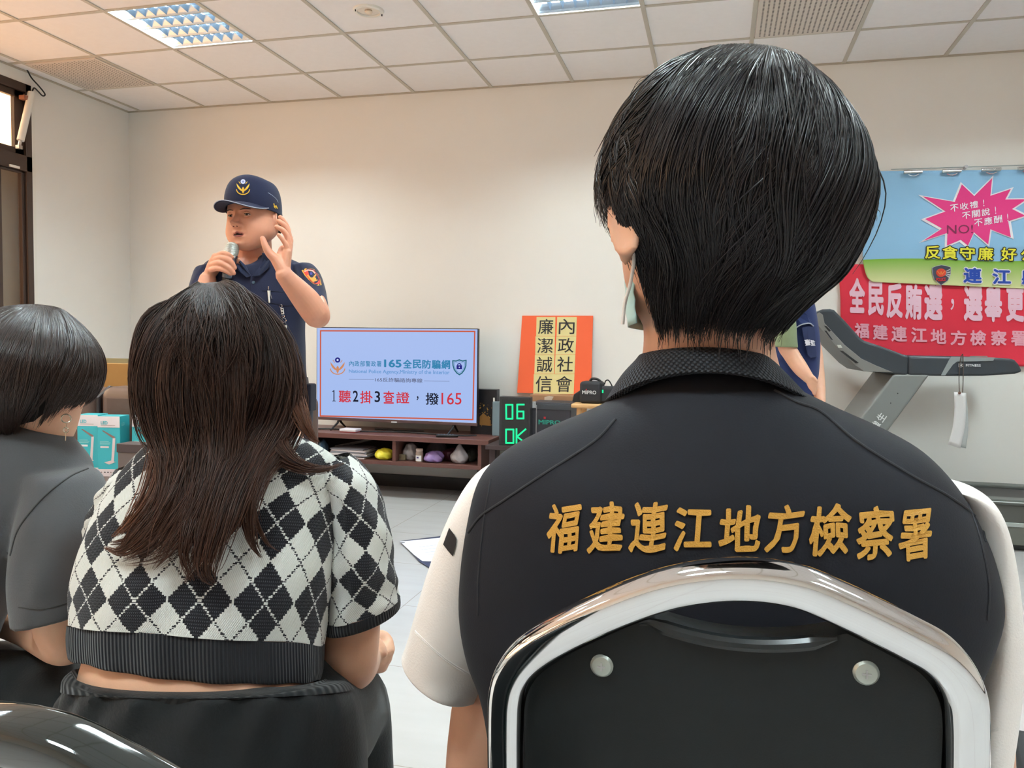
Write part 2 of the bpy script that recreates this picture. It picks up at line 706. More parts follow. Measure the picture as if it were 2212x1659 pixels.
m_glass = bpy.data.materials.new('window glass')
m_glass.use_nodes = True
_nt = m_glass.node_tree
_nt.nodes.clear()
_o = _nt.nodes.new('ShaderNodeOutputMaterial')
_t = _nt.nodes.new('ShaderNodeBsdfTransparent')
_t.inputs['Color'].default_value = (.93, .95, .94, 1)
_g = _nt.nodes.new('ShaderNodeBsdfGlossy')
_g.inputs['Roughness'].default_value = .02
_m = _nt.nodes.new('ShaderNodeMixShader')
_m.inputs[0].default_value = .07
_nt.links.new(_t.outputs[0], _m.inputs[1])
_nt.links.new(_g.outputs[0], _m.inputs[2])
_nt.links.new(_m.outputs[0], _o.inputs[0])
for wi, (a, b) in enumerate(WINS):
    w = thing('window_%d' % (wi + 1), None, None, (XL - .05, (a + b) / 2, WZ0))
    struct(w)
    fr = MB()
    x0, x1 = XL - .075, XL + .008
    fr.boxmm((x0, a, WZ0), (x1, a + .05, WIN_TOP))
    fr.boxmm((x0, b - .05, WZ0), (x1, b, WIN_TOP))
    fr.boxmm((x0, a, WZ0), (x1, b, WZ0 + .05))
    fr.boxmm((x0, a, WIN_TOP - .06), (x1, b, WIN_TOP))
    fr.boxmm((x0, a, WIN_MID - .055), (x1, b, WIN_MID + .055))
    fr.build('window_frame', m_winframe, w, smooth=False, bevel=.004)
    nb = 3
    wd = (b - a - .1) / nb
    sa, gl = MB(), MB()
    for k in range(nb):
        y0, y1 = a + .05 + k * wd, a + .05 + (k + 1) * wd
        for z0, z1, sw in ((WIN_MID + .055, WIN_TOP - .06, .075), (WZ0 + .05, WIN_MID - .055, .026)):
            xx0, xx1 = XL - .045, XL - .012
            sa.boxmm((xx0, y0, z0), (xx1, y0 + sw, z1)); sa.boxmm((xx0, y1 - sw, z0), (xx1, y1, z1))
            sa.boxmm((xx0, y0, z0), (xx1, y1, z0 + sw * .6)); sa.boxmm((xx0, y0, z1 - sw * .6), (xx1, y1, z1))
            gl.boxmm((XL - .030, y0 + sw, z0 + sw * .6), (XL - .026, y1 - sw, z1 - sw * .6))
            if wi == 0 and k == nb - 1 and z0 < WIN_MID:
                sa.boxmm((xx0, y1 - .235, z0), (xx1, y1 - .19, z1))
    sa.build('window_sash', m_winframe, w, smooth=False, bevel=.003)
    gl.build('glass_pane', m_glass, w, smooth=False)
    lt = MB().boxmm((XL + .012, b - .20, WIN_MID - .052), (XL + .022, b - .12, WIN_MID - .036))
    if wi == 0:
        lt.build('latch', m_white, w, smooth=False)
# thin white casing beside the window
tr = MB().boxmm((XL, WIN_FAR, WZ0), (XL + .006, WIN_FAR + .028, WIN_TOP + .0))
struct(tr.build('trim_3', m_white, smooth=False))
# a plastered pier just outside the glass
pr = MB().boxmm((XL - .44, WIN_FAR - .27, 0), (XL - .14, WIN_FAR + .2, WIN_MID))
struct(pr.build('trim_4', mat('grey plaster pier', srgb(150, 130, 112), 0.7, noise=.12, nscale=6), smooth=False))
# skirting
struct(MB().boxmm((XL, YB - .014, 0), (XR, YB, .095)).build('baseboard_back', m_dark_base, smooth=False, bevel=.002))
struct(MB().boxmm((XL, YF, 0), (XL + .014, YB - .014, .095)).build('baseboard_left', m_dark_base, smooth=False, bevel=.002))
struct(MB().boxmm((XR - .014, YF, 0), (XR, YB - .014, .095)).build('baseboard_right', m_dark_base, smooth=False, bevel=.002))

# ---------------------------------------------------------------- window opener
op0, op1 = atx(69, 197, XL + .05), atx(41, 318, XL + .045)
o = thing('window_opener', 'white tubular window opener hanging aslant on the dark window frame', 'window opener', op1)
d_ = (op0 - op1).normalized()
MB().cyl(op1 + d_ * .05, op0 - d_ * .01, .024, seg=20).build('housing', m_white, o, bevel=.003)
b_ = MB().cyl(op1 - d_ * .005, op1 + d_ * .05, .011)
b_.box(op1, (.03, .03, .025))
b_.build('push_rod', m_steel, o)
MB().box(op0 - d_ * .06 + Vector((-.02, -.035, 0)), (.05, .035, .03)).build('bracket', mat('copper bracket', srgb(150, 98, 78), .5), o, bevel=.003)
cp = [atx(*p, XL + .03) for p in ((58, 150), (68, 168), (84, 186), (97, 203), (92, 207), (82, 197), (74, 190), (70, 196))]
MB().tube(catmull([tuple(p) for p in cp], 40), .005, 8).build('cord', m_blackcord, o)

# ---------------------------------------------------------------- ceiling fittings
m_alu = mat('mirror louvre', (0.42, 0.52, 0.64, 1), 0.25, 1.0)
m_tubelamp = mat('lit fluorescent tube', (1, 1, 1, 1), 0.5, emit=(0.93, 0.98, 1.0, 1), estr=4.0)
m_panelin = mat('white lamp tray', srgb(240, 242, 242), 0.35)


def ceiling_light(cx, cy, label):
    t = thing('ceiling_light', label, 'ceiling light', (cx, cy, CEIL), 'recessed fluorescent ceiling lights')
    h = .286
    g = .300
    fr = MB()
    for a, b in (((-g, -g), (g, -h)), ((-g, h), (g, g)), ((-g, -h), (-h, h)), ((h, -h), (g, h))):
        fr.boxmm((cx + a[0], cy + a[1], CEIL - .004), (cx + b[0], cy + b[1], CEIL + .012))
    fr.build('frame', m_white, t, smooth=False)
    tr = MB()
    for a, b in (((-h - .004, -h - .004), (h + .004, -h)), ((-h - .004, h), (h + .004, h + .004)), ((-h - .004, -h), (-h, h)), ((h, -h), (h + .004, h))):
        tr.boxmm((cx + a[0], cy + a[1], CEIL + .012), (cx + b[0], cy + b[1], CEIL + .098))
    tr.boxmm((cx - h - .004, cy - h - .004, CEIL + .098), (cx + h + .004, cy + h + .004, CEIL + .102))
    tr.build('tray', m_panelin, t, smooth=False)
    lv = MB()
    zt, zb = CEIL + .046, CEIL + .004
    for k in range(5):
        y = cy - h + 2 * h * k / 4
        prof = [(-.026, 0), (-.018, -.35), (-.008, -.75), (-.004, -1), (.004, -1), (.008, -.75), (.018, -.35), (.026, 0)]
        if k == 0:
            prof = [(max(a, 0.0), b) for a, b in prof]
        if k == 4:
            prof = [(min(a, 0.0), b) for a, b in prof]
        lv.grid([[(cx + sx * h, y + p[0], zt + (zt - zb) * p[1]) for p in prof] for sx in (-1, 1)])
    lv.build('louvre', m_alu, t, smooth=False, fixn=False)
    cb = MB()
    for k in range(1, 8):
        x = cx - h + 2 * h * k / 8
        for q in range(4):
            ya, yb = cy - h + 2 * h * q / 4, cy - h + 2 * h * (q + 1) / 4
            ym = (ya + yb) / 2
            cb.add([(x - .012, ya + .004, zt), (x + .012, ya + .004, zt), (x + .012, yb - .004, zt), (x - .012, yb - .004, zt), (x, ya + .006, zb + .006), (x, ym, zb + .016), (x, yb - .006, zb + .006)],
                   [(0, 4, 5), (0, 5, 3), (3, 5, 6), (1, 5, 4), (1, 2, 5), (2, 6, 5)])
    cb.build('cross_blade', m_alu, t, smooth=False, fixn=False)
    for k in range(4):
        y = cy - h + 2 * h * (k + .5) / 4
        MB().cyl((cx - h + .01, y, CEIL + .066), (cx + h - .01, y, CEIL + .066), .008, seg=12).build('fluorescent_tube', m_tubelamp, t)
    ld = bpy.data.lights.new('lamp_glow', 'AREA')
    ld.shape = 'SQUARE'
    ld.size = .55
    ld.energy = LAMP_W
    ld.color = LAMP_COLOR
    lo = bpy.data.objects.new('lamp_glow', ld)
    COL.objects.link(lo)
    lo.parent = t
    lo.location = (0, 0, .0965)
    return t


lab = {
    (0, 0): 'recessed mirror-louvred ceiling light above the speaker, whole fitting in view',
    (1, 0): 'recessed mirror-louvred ceiling light right of the round downlight, cut by the top of the photo',
    (2, 0): 'recessed mirror-louvred ceiling light over the treadmill side, above the top of the photo',
    (0, 1): 'recessed mirror-louvred ceiling light over the left window, above the seated people',
    (1, 1): 'recessed mirror-louvred ceiling light over the middle of the room, above the seated people',
    (2, 1): 'recessed mirror-louvred ceiling light near the right wall, above the seated people',
    (0, 2): 'recessed mirror-louvred ceiling light at the back of the room beside the windows',
    (1, 2): 'recessed mirror-louvred ceiling light at the back of the room in the middle',
    (2, 2): 'recessed mirror-louvred ceiling light at the back of the room near the right wall'}
for i, x in enumerate(LX):
    for j, y in enumerate(LY):
        ceiling_light(x, y, lab[(i, j)])


def vent_material():
    m = bpy.data.materials.new('perforated metal')
    m.use_nodes = True
    nt = m.node_tree
    b = nt.nodes['Principled BSDF']
    tc = nt.nodes.new('ShaderNodeTexCoord')
    sp = nt.nodes.new('ShaderNodeSeparateXYZ')
    nt.links.new(tc.outputs['Object'], sp.inputs[0])
    row = nmath(nt, 'MULTIPLY', sp.outputs['X'], 1 / .027)
    odd = nmath(nt, 'MULTIPLY', nmath(nt, 'MODULO', nmath(nt, 'ABSOLUTE', nmath(nt, 'FLOOR', row)), 2.0), .5)
    fx = nmath(nt, 'SUBTRACT', nmath(nt, 'FRACT', row), .5)
    fy = nmath(nt, 'SUBTRACT', nmath(nt, 'FRACT', nmath(nt, 'ADD', nmath(nt, 'MULTIPLY', sp.outputs['Y'], 1 / .0185), nmath(nt, 'ADD', odd, 50.0))), .5)
    fx = nmath(nt, 'MULTIPLY', fx, .027 / .0185)
    d = nmath(nt, 'SQRT', nmath(nt, 'ADD', nmath(nt, 'MULTIPLY', fx, fx), nmath(nt, 'MULTIPLY', fy, fy)))
    hole = nmath(nt, 'LESS_THAN', d, .30)
    inx = nmath(nt, 'LESS_THAN', nmath(nt, 'ABSOLUTE', sp.outputs['X']), .262)
    iny = nmath(nt, 'LESS_THAN', nmath(nt, 'ABSOLUTE', sp.outputs['Y']), .262)
    hole = nmath(nt, 'MULTIPLY', hole, nmath(nt, 'MULTIPLY', inx, iny))
    nt.links.new(nmix(nt, hole, srgb(214, 204, 194), srgb(70, 62, 56)), b.inputs['Base Color'])
    b.inputs['Roughness'].default_value = 0.6
    return m


m_vent = vent_material()
for c, lb in ((-2, 'perforated square ceiling vent panel in the corner above the left window'), (6, 'perforated square ceiling vent panel above the dark-haired man at the top of the photo')):
    cx, cy = (c + .5) * GS + GX0, GY0 - 1.5 * GS
    v = MB().boxmm((cx - .285, cy - .285, CEIL - .012), (cx + .285, cy + .285, CEIL - .0005)).build('ceiling_vent', m_vent, None, False, bevel=.003, loc=(cx, cy, CEIL - .006))
    tag(v, lb, 'ceiling vent', 'perforated ceiling vents')

dl = atz(796, 22, CEIL)
o = thing('downlight', 'round recessed downlight, unlit, between the two ceiling lights', 'downlight', dl)
MB().lathe(dl, [(.062, -.003), (.066, -.012), (.083, -.010), (.088, -.0005), (.062, -.0005)], seg=48, caps=False).build('trim_ring', m_white, o)
MB().lathe(dl, [(.064, -.006), (.055, -.0045), (.03, -.0035), (.002, -.003)], seg=48).build('reflector', mat('satin reflector', (0.75, 0.72, 0.68, 1), 0.22, 1.0), o)
for a in (0.6, 3.9):
    MB().cyl(dl + Vector((.076 * math.cos(a), .076 * math.sin(a) - .0, -.012)), dl + Vector((.076 * math.cos(a), .076 * math.sin(a), -.022)), .003).build('spring_clip', m_black, o)
MB().ell(dl + Vector((.0, .0, -.010)), (.022, .022, .008)).build('bulb', mat('frosted bulb', srgb(232, 214, 190), .3), o)
# ================================================================== along the back wall
def on_plane(p0, n):
    p0, n = Vector(p0), Vector(n)

    def f(px, py, w=0.0):
        v = ray(px, py)
        return CO + v * ((p0 + n.normalized() * w - CO).dot(n) / v.dot(n))
    return f


def quad_px(TL, TR, BR, BL):
    def f(u, v):
        a = (TL[0] * (1 - u) + TR[0] * u, TL[1] * (1 - u) + TR[1] * u)
        b = (BL[0] * (1 - u) + BR[0] * u, BL[1] * (1 - u) + BR[1] * u)
        return (b[0] * (1 - v) + a[0] * v, b[1] * (1 - v) + a[1] * v)
    return f


def qtext(name, chars, TL, TR, BR, BL, plane, material, parent, bold=0.02, w=0.002, row=True, fill=.88, shear=0.0):
    q = quad_px(TL, TR, BR, BL)
    VF = text_row(chars, 0, 0, 1, 1, bold, shear, fill) if row else text_fit(chars, 0, 0, 1, 1, bold, shear)
    return decal(name, VF, lambda u, v: plane(*q(u, v), w), material, parent)


def pxdecal(name, VF, plane, material, parent, w=0.002):
    return decal(name, VF, lambda u, v: plane(u, v, w), material, parent)


# ---------------------------------------------------------------- television cabinet
m_cab = mat('red-brown wood veneer', srgb(104, 68, 62), 0.35, noise=0.18, nscale=9, stretch=(1, 12, 12))
m_cabin = mat('dark cabinet inside', srgb(58, 42, 42), 0.6, noise=.1)
YC = 5.20
cx1 = aty(1040, 953, YC).x
cx0 = aty(600, 930, YC).x
czt = aty(860, 943, YC).z + .004
czb = aty(900, 1008, YC).z
o = thing('tv_cabinet', 'long low red-brown open cabinet under the television', 'cabinet', ((cx0 + cx1) / 2, YC + .22, 0))
YW = YB - .002
MB().boxmm((cx0 - .02, YC - .015, czt - .035), (cx1 + .055, YW, czt)).build('top_panel', m_cab, o, smooth=False, bevel=.003)
MB().boxmm((cx0, YC, czb), (cx1, YW, czb + .028)).build('bottom_shelf', m_cab, o, smooth=False, bevel=.002)
for x in (cx0 + .0125, aty(851, 970, YC).x, cx1 - .0125):
    MB().boxmm((x - .0125, YC, czb + .028), (x + .0125, YW, czt - .035)).build('upright_panel', m_cab, o, smooth=False, bevel=.002)
MB().boxmm((cx0 + .01, YW - .02, czb + .02), (cx1 - .01, YW - .004, czt - .03)).build('back_panel', m_cabin, o, smooth=False)
for x in (cx0 + .10, cx1 - .035):
    MB().boxmm((x - .018, YC + .08, 0), (x + .018, YW - .06, czb)).build('leg', m_cabin, o, smooth=False, bevel=.002)

# things on the shelf
ZS = czb + .029


def crumple(name, c, r, material, label, cat_, seed, neck=None, group=None, amp=.22):
    rs = np.random.default_rng(seed)
    bm = bmesh.new()
    bmesh.ops.create_icosphere(bm, subdivisions=4, radius=1)
    K = rs.normal(size=(22, 3)); K /= np.linalg.norm(K, axis=1)[:, None]
    A = rs.uniform(-1, 1, 22)
    for v in bm.verts:
        d = np.array(v.co)
        s = 1 + amp * sum(a * math.exp(-((1 - float(k @ d)) / .07)) for k, a in zip(K, A))
        s += amp * .35 * math.sin(9 * d[0] + 4 * d[2] + seed) * math.cos(7 * d[1] - 3 * d[0])
        p = d * s
        p = np.array([p[0] * r[0], p[1] * r[1], p[2] * r[2]])
        if neck and d[2] > .55:
            k = (d[2] - .55) / .45
            p[0] *= 1 - .55 * k; p[1] *= 1 - .55 * k; p[2] += neck * k
        p[2] = max(p[2], -r[2] * .8)
        v.co = Vector(p) + Vector((0, 0, r[2] * .8))
    me = bpy.data.meshes.new(name)
    bm.to_mesh(me); bm.free()
    ob = link_mesh(name, me, material, None, c, True, angle=.7)
    tag(ob, label, cat_, group)
    return ob


def shelfpt(px, py, y):
    p = aty(px, py, y)
    return Vector((p.x, y, ZS))


# stack of papers
pm = mat('white paper', srgb(232, 224, 222), .8)
pp = shelfpt(762, 985, YC + .13)
rs = random.Random(3)
pl = thing('paper_stack', 'untidy stack of white papers lying on the cabinet shelf left of the yellow bag', 'papers', pp)
for k in range(9):
    a = rs.uniform(-.12, .12)
    R = Matrix.Rotation(a, 3, 'Z') @ Matrix.Rotation(rs.uniform(-.012, .012), 3, 'X')
    MB().box(pp + Vector((rs.uniform(-.02, .02), rs.uniform(-.01, .01), .004 + .0075 * k)), (.31 - .006 * k, .21, .006), R).build(
        'sheaf', mat('paper %d' % (k % 3), (srgb(232, 220, 220), srgb(205, 200, 205), srgb(150, 150, 160))[k % 3], .8), pl, smooth=False)
cr = MB()
for k in range(3):
    q = pp + Vector((-.06 + .05 * k, -.02 + .03 * k, .08 + .004 * k))
    cr.cyl(q + Vector((-.07, 0, -.008)), q + Vector((.17, .05, .045 + .004 * k)), .0035, seg=8)
bb = cr.build('banner_stick', mat('grey stick', srgb(120, 110, 108), .6), pl)
crumple('blue_plastic_bag', shelfpt(698, 985, YC + .10), (.036, .05, .065), mat('blue film', srgb(70, 96, 118), .3), 'crumpled blue plastic bag at the left end of the cabinet shelf', 'plastic bag', 4)
crumple('yellow_plastic_bag', shelfpt(831, 995, YC + .07), (.062, .06, .045), mat('yellow film', srgb(226, 208, 52), .35), 'bright yellow plastic bag bundled on the cabinet shelf', 'plastic bag', 5)
q = shelfpt(870, 993, YC + .09)
o = MB().box(q + Vector((0, 0, .0205)), (.055, .05, .04)).build('small_carton', mat('tan card', srgb(138, 124, 98), .7), None, False, bevel=.003, loc=q)
tag(o, 'small tan carton beside the middle upright of the cabinet', 'carton')
crumple('clear_plastic_bag', shelfpt(888, 985, YC + .14), (.055, .06, .062), mat('cloudy film', srgb(190, 180, 178), .3), 'cloudy clear plastic bag behind the pill jar on the cabinet shelf', 'plastic bag', 9)
q = shelfpt(906, 998, YC + .05)
o = thing('pill_jar', 'small clear jar with a white label in the cabinet', 'jar', q)
MB().lathe(q, [(.026, 0), (.027, .004), (.027, .064), (.022, .072), (.022, .076)], seg=24).build('jar_body', mat('amber jar', srgb(172, 150, 138), .2), o)
MB().lathe(q + Vector((0, 0, .074)), [(.025, 0), (.025, .016), (.022, .018)], seg=24).build('lid', mat('pinkish lid', srgb(196, 170, 158), .4), o)
lb = [[q + Vector((.0276 * math.cos(a), .0276 * math.sin(a), z)) for a in np.linspace(-2.6, -.7, 12)] for z in (.006, .046)]
MB().grid(lb).build('jar_label', mat('white label', srgb(238, 236, 236), .6), o, fixn=False)
MB().grid([[q + Vector((.028 * math.cos(a), .028 * math.sin(a), z)) for a in np.linspace(-2.0, -1.4, 8)] for z in (.026, .036)]).build('lettering', mat('blue print', srgb(70, 62, 120), .6), o, fixn=False)
crumple('purple_plastic_bag', shelfpt(938, 998, YC + .07), (.07, .06, .042), mat('purple film', srgb(140, 112, 164), .3), 'crumpled purple plastic bag lying on the cabinet shelf', 'plastic bag', 12)
crumple('maroon_plastic_bag', shelfpt(973, 992, YC + .19), (.06, .06, .048), mat('maroon film', srgb(84, 36, 54), .35), 'dark maroon bag behind the purple and grey bags on the cabinet shelf', 'plastic bag', 14)
crumple('grey_plastic_bag', shelfpt(944, 975, YC + .32), (.08, .05, .06), mat('grey film', srgb(140, 136, 148), .3), 'large grey plastic bag at the back of the cabinet shelf', 'plastic bag', 17, neck=.03)
crumple('knotted_plastic_bag', shelfpt(992, 998, YC + .09), (.062, .055, .052), mat('pale film', srgb(184, 178, 182), .25), 'pale knotted plastic bag with twisted ears at the right of the cabinet shelf', 'plastic bag', 21, neck=.045)
crumple('bottle_green_bag', shelfpt(1019, 985, YC + .2), (.035, .05, .05), mat('dim green film', srgb(70, 76, 70), .4), 'dark greenish bundle against the right end of the cabinet shelf', 'plastic bag', 23)

# ---------------------------------------------------------------- television
YT = 5.42
tvp = on_plane((0, YT, 0), (0, -1, 0))
tl, tr_, br, bl = tvp(684, 707), tvp(1034, 709), tvp(1030, 917), tvp(683, 909)
x0, x1 = (tl.x + bl.x) / 2, (tr_.x + br.x) / 2
z1, z0 = (tl.z + tr_.z) / 2, (br.z + bl.z) / 2
tv = thing('television', 'large flat television showing a pale blue slide, on the low cabinet', 'television', ((x0 + x1) / 2, YT, czt))
m_bez = mat('black bezel', srgb(22, 22, 28), .35)
b_ = MB()
b_.boxmm((x0, YT, z0), (x1, YT + .035, z1))
b_.boxmm((x0 + .2, YT + .03, z0 + .05), (x1 - .2, YT + .075, z1 - .25))
b_.build('housing', m_bez, tv, smooth=False, bevel=.003)
MB().boxmm((x0, YT - .006, z0), (x1, YT + .01, z0 + .022)).build('bottom_bezel', mat('brownish bezel', srgb(126, 104, 104), .3, .6), tv, smooth=False, bevel=.002)
m_scr = mat('lit screen', (0, 0, 0, 1), .3, spec=.3, emit=srgb(164, 188, 238), estr=.86)


def emis(name, c, s=.86):
    return mat(name, (0, 0, 0, 1), .5, spec=.1, emit=c, estr=s)


MB().boxmm((x0 + .006, YT - .004, z0 + .020), (x1 - .006, YT + .002, z1 - .006)).build('screen', m_scr, tv, smooth=False)
MB().box(((x0 + x1) / 2, YT - .008, z0 + .004), (.045, .004, .010)).build('badge', mat('pale badge', srgb(200, 200, 205), .4), tv, smooth=False)
for sx in (x0 + .18, x1 - .18):
    ft = MB()
    for sy in (-1, 1):
        ft.tube([(sx, YT + .02, z0 + .01), (sx + .0, YT + .02 + sy * .03, z0 - .02), (sx - .01, YT + .02 + sy * .12, czt + .006)], [.009, .008, .006], 8)
    ft.build('foot', m_steel if sx > 0 else m_black, tv)


def scp(x, y):       # slide coordinates measured on an enlargement
    return (700 + x / 6.703, 750 + y / 6.703)


def sq(x0, y0a, y0b, x1, y1a, y1b):   # left edge top/bottom, right edge top/bottom
    return scp(x0, y0a), scp(x1, y1a), scp(x1, y1b), scp(x0, y0b)


e_teal = emis('slide teal', srgb(52, 132, 176))
e_blue2 = emis('slide blue', srgb(96, 150, 208))
e_grey = emis('slide grey', srgb(92, 96, 122))
e_red = emis('slide red', srgb(206, 48, 62))
e_blk = emis('slide black', srgb(22, 26, 44))
e_or = emis('slide orange line', srgb(202, 92, 66))
e_navy = emis('slide navy', srgb(34, 36, 130))
e_gold = emis('slide emblem orange', srgb(206, 138, 96))
e_wh = emis('slide white', srgb(205, 220, 250))
# double orange border (outer thick, inner thin)
for name, e, wd, mt in (('slide_border', 9.0, 2.9, e_or),):
    C = [(686.5 + e - 3, 709.5 + e - 4), (1031.5 - e + 3, 711 + e - 4), (1027.5 - e + 3, 911.5 - e + 4), (686 + e - 3, 903.5 - e + 4)]
    pxdecal(name, stroke2d(C, wd, True), tvp, mt, tv, .0052)
qtext('lettering', '內政部警政署', *sq(358, 196, 276, 836, 202, 284), tvp, e_teal, tv, .012, .0055)
qtext('lettering', '165', *sq(868, 176, 290, 1122, 180, 296), tvp, e_teal, tv, .035, .0055, row=False)
qtext('lettering', '全民防騙網', *sq(1138, 178, 306, 1832, 184, 318), tvp, e_teal, tv, .03, .0055, fill=.92)
qtext('lettering', 'National Police Agency,Ministry of the Interior', *sq(360, 322, 384, 1816, 336, 412), tvp, e_blue2, tv, .012, .0055, row=False)
qtext('lettering', '165反詐騙諮詢專線', *sq(738, 440, 500, 1424, 452, 516), tvp, e_grey, tv, .008, .0055, row=False)
pxdecal('rule_line', stroke2d([scp(362, 464), scp(722, 470)], .7), tvp, e_grey, tv, .0055)
pxdecal('rule_line', stroke2d([scp(1450, 488), scp(1814, 494)], .7), tvp, e_grey, tv, .0055)
for ch, xa, xb, ya, yb, mt in (('聽', 214, 388, 622, 800, e_red), ('2', 418, 496, 628, 788, e_blk), ('掛', 522, 704, 632, 814, e_red),
                               ('3', 732, 812, 636, 796, e_blk), ('查', 858, 1016, 632, 816, e_red), ('證', 1044, 1236, 648, 812, e_red), ('，', 1340, 1368, 708, 768, e_blk),
                               ('撥', 1470, 1662, 660, 834, e_blk), ('165', 1700, 1990, 660, 830, e_red)):
    qtext('lettering', ch, *sq(xa, ya, yb, xb, ya + 2, yb + 2), tvp, mt, tv, .014 if len(ch) == 1 else .004, .0055, row=False)

pxdecal('lettering', poly2d([scp(*p) for p in ((138, 624), (150, 620), (150, 775), (168, 776), (168, 783), (120, 783), (120, 776), (136, 775), (136, 642), (118, 649), (118, 641))]), tvp, e_blk, tv, .0055)


def emblem(cx, cy, s, plane, w, parent, m_wing, m_sun, m_sun2, m_wr):
    """eagle with raised wings over a wreath, sun disc above; s = half width, y down"""
    parts = []
    for sg in (-1, 1):
        parts.append(poly2d([(cx + sg * s * a, cy + s * b) for a, b in ((.10, .38), (.30, .18), (.98, -.62), (.90, -.22), (.80, .0), (.66, .2), (.48, .36), (.24, .52))]))
        parts.append(stroke2d([(cx + sg * s * .40, cy - s * .55), (cx + sg * s * .62, cy - s * .86)], s * .09))
    parts.append(poly2d([(cx - s * .16, cy + s * .1), (cx, cy - s * .12), (cx + s * .16, cy + s * .1), (cx + s * .18, cy + s * .62), (cx, cy + s * .95), (cx - s * .18, cy + s * .62)]))
    wr = [(cx + s * .98 * math.cos(a), cy + s * .22 + s * .82 * math.sin(a)) for a in np.linspace(.12, PI - .12, 14)]
    pxdecal('emblem_eagle', merge2d(*parts), plane, m_wing, parent, w)
    pxdecal('emblem_wreath', stroke2d(wr, s * .13), plane, m_wr, parent, w)
    pxdecal('emblem_sun', disc2d(cx, cy - s * .88, s * .36), plane, m_sun, parent, w)
    pxdecal('emblem_sun', disc2d(cx, cy - s * .88, s * .14), plane, m_sun2, parent, w * 1.15)


ex, ey = scp(196, 280)
emblem(ex, ey, 16, tvp, .0056, tv, e_gold, e_navy, e_wh, e_gold)
sh = [scp(*p) for p in ((1864, 196), (1912, 200), (1958, 184), (2004, 200), (2056, 190), (2052, 270), (2030, 330), (1996, 374), (1960, 398), (1922, 372), (1886, 326), (1868, 264))]
pxdecal('shield_outline', stroke2d(sh, 2.6, True), tvp, emis('slide dark teal', srgb(36, 104, 120)), tv, .0055)
si = [tuple(Vector(p) * .78 + Vector(scp(1960, 284)) * .22) for p in sh]
pxdecal('shield_outline', stroke2d(si, .8, True), tvp, e_teal, tv, .0055)
pxdecal('padlock', rect2d(*scp(1918, 318), *scp(1998, 262)), tvp, e_navy, tv, .0055)
pxdecal('padlock', stroke2d([scp(1934, 264), scp(1936, 246), scp(1958, 236), scp(1980, 246), scp(1982, 264)], 2.0), tvp, e_navy, tv, .0055)
pxdecal('padlock', disc2d(*scp(1958, 290), 1.2), tvp, e_wh, tv, .006)

# ---------------------------------------------------------------- small things on the cabinet top
q = aty(757, 926, YT - .12); q.z = czt
o = thing('set_top_box', 'small white set-top box with a red underside below the left half of the television', 'set-top box', q)
MB().box(q + Vector((0, 0, .016)), (.13, .10, .020)).build('case', mat('white gloss', srgb(232, 226, 230), .3), o, smooth=False, bevel=.005)
MB().box(q + Vector((0, 0, .004)), (.124, .094, .007)).build('base', mat('red plastic', srgb(170, 62, 66), .4), o, smooth=False, bevel=.002)
q = aty(966, 934, YC + .06); q.z = czt
R = Matrix.Rotation(.30, 3, 'Z')
o = thing('remote_control', 'black remote control lying on the cabinet front edge', 'remote control', q)
MB().box(q + Vector((0, 0, .010)), (.155, .042, .016), R).build('case', m_black, o, smooth=False, bevel=.006, bseg=3)
kb = MB()
for i in range(6):
    for j in range(3):
        kb.box(q + R @ Vector((-.06 + .02 * i, -.011 + .011 * j, .019)), (.011, .007, .003), R)
kb.build('keypad', mat('grey keys', srgb(96, 100, 108), .5), o, smooth=False)
for k, (pts, nm, lbx) in enumerate((
        (((690, 928), (720, 918), (760, 921), (800, 925), (850, 918), (890, 925), (960, 931), (1000, 922), (1030, 918)), 'cable', 'black cable trailing along the cabinet under the television'),
        (((800, 916), (830, 922), (850, 917), (880, 920), (905, 915)), 'cable', 'short looped black cable behind the television badge'))):
    P = [aty(px, py, YT - .03 + .02 * k) for px, py in pts]
    P = [Vector((p.x, YT + .05 + .02 * k + .03 * math.sin(i * 2.1), czt + .006)) for i, p in enumerate(P)]
    if k == 0:
        P = [Vector((p.x, YT - .06 + .03 * math.sin(i * 1.7), p.z)) for i, p in enumerate(P)]
    ob = MB().tube(catmull([tuple(p) for p in P], 60), .005, 8).build(nm, m_blackcord, loc=P[0])
    tag(ob, lbx, 'cable')

# dark picture book standing right of the TV, pale folder, purple scrap
q0, q1 = aty(1033, 925, 5.52), aty(1073, 842, 5.52)
o = thing('picture_box', 'dark box printed with golden night lights standing right of the television', 'box', (q0.x, 5.55, czt))
MB().boxmm((q0.x - .06, 5.52, czt), (q1.x, 5.60, q1.z)).build('case', mat('black card', srgb(22, 22, 28), .4), o, smooth=False, bevel=.002)
pbp = on_plane((0, 5.52, 0), (0, -1, 0))
g1 = mat('golden print', srgb(176, 128, 58), .5)
dots = [disc2d(1036 + 26 * RNG.random(), 868 + 52 * RNG.random() ** .7, .5 + 1.3 * RNG.random(), 8) for _ in range(40)]
pxdecal('print_pattern', merge2d(*dots), pbp, g1, o, .001)
pxdecal('print_house', merge2d(poly2d([(1036, 918), (1036, 900), (1044, 892), (1053, 900), (1060, 908), (1060, 920)])), pbp, mat('amber print', srgb(150, 104, 48), .5), o, .0014)
pxdecal('print_tag', rect2d(1065, 867, 1069, 859), pbp, m_white, o, .001)
q0, q1 = aty(1063, 922, 5.46), aty(1079, 868, 5.46)
o = MB().boxmm((q0.x, 5.46, czt), (q1.x + .03, 5.50, q1.z)).build('plastic_file_case', mat('grey-blue plastic', srgb(120, 138, 146), .35), None, False, bevel=.004, loc=(q0.x, 5.47, czt))
tag(o, 'grey-blue translucent file case standing behind the green digit display', 'file case')

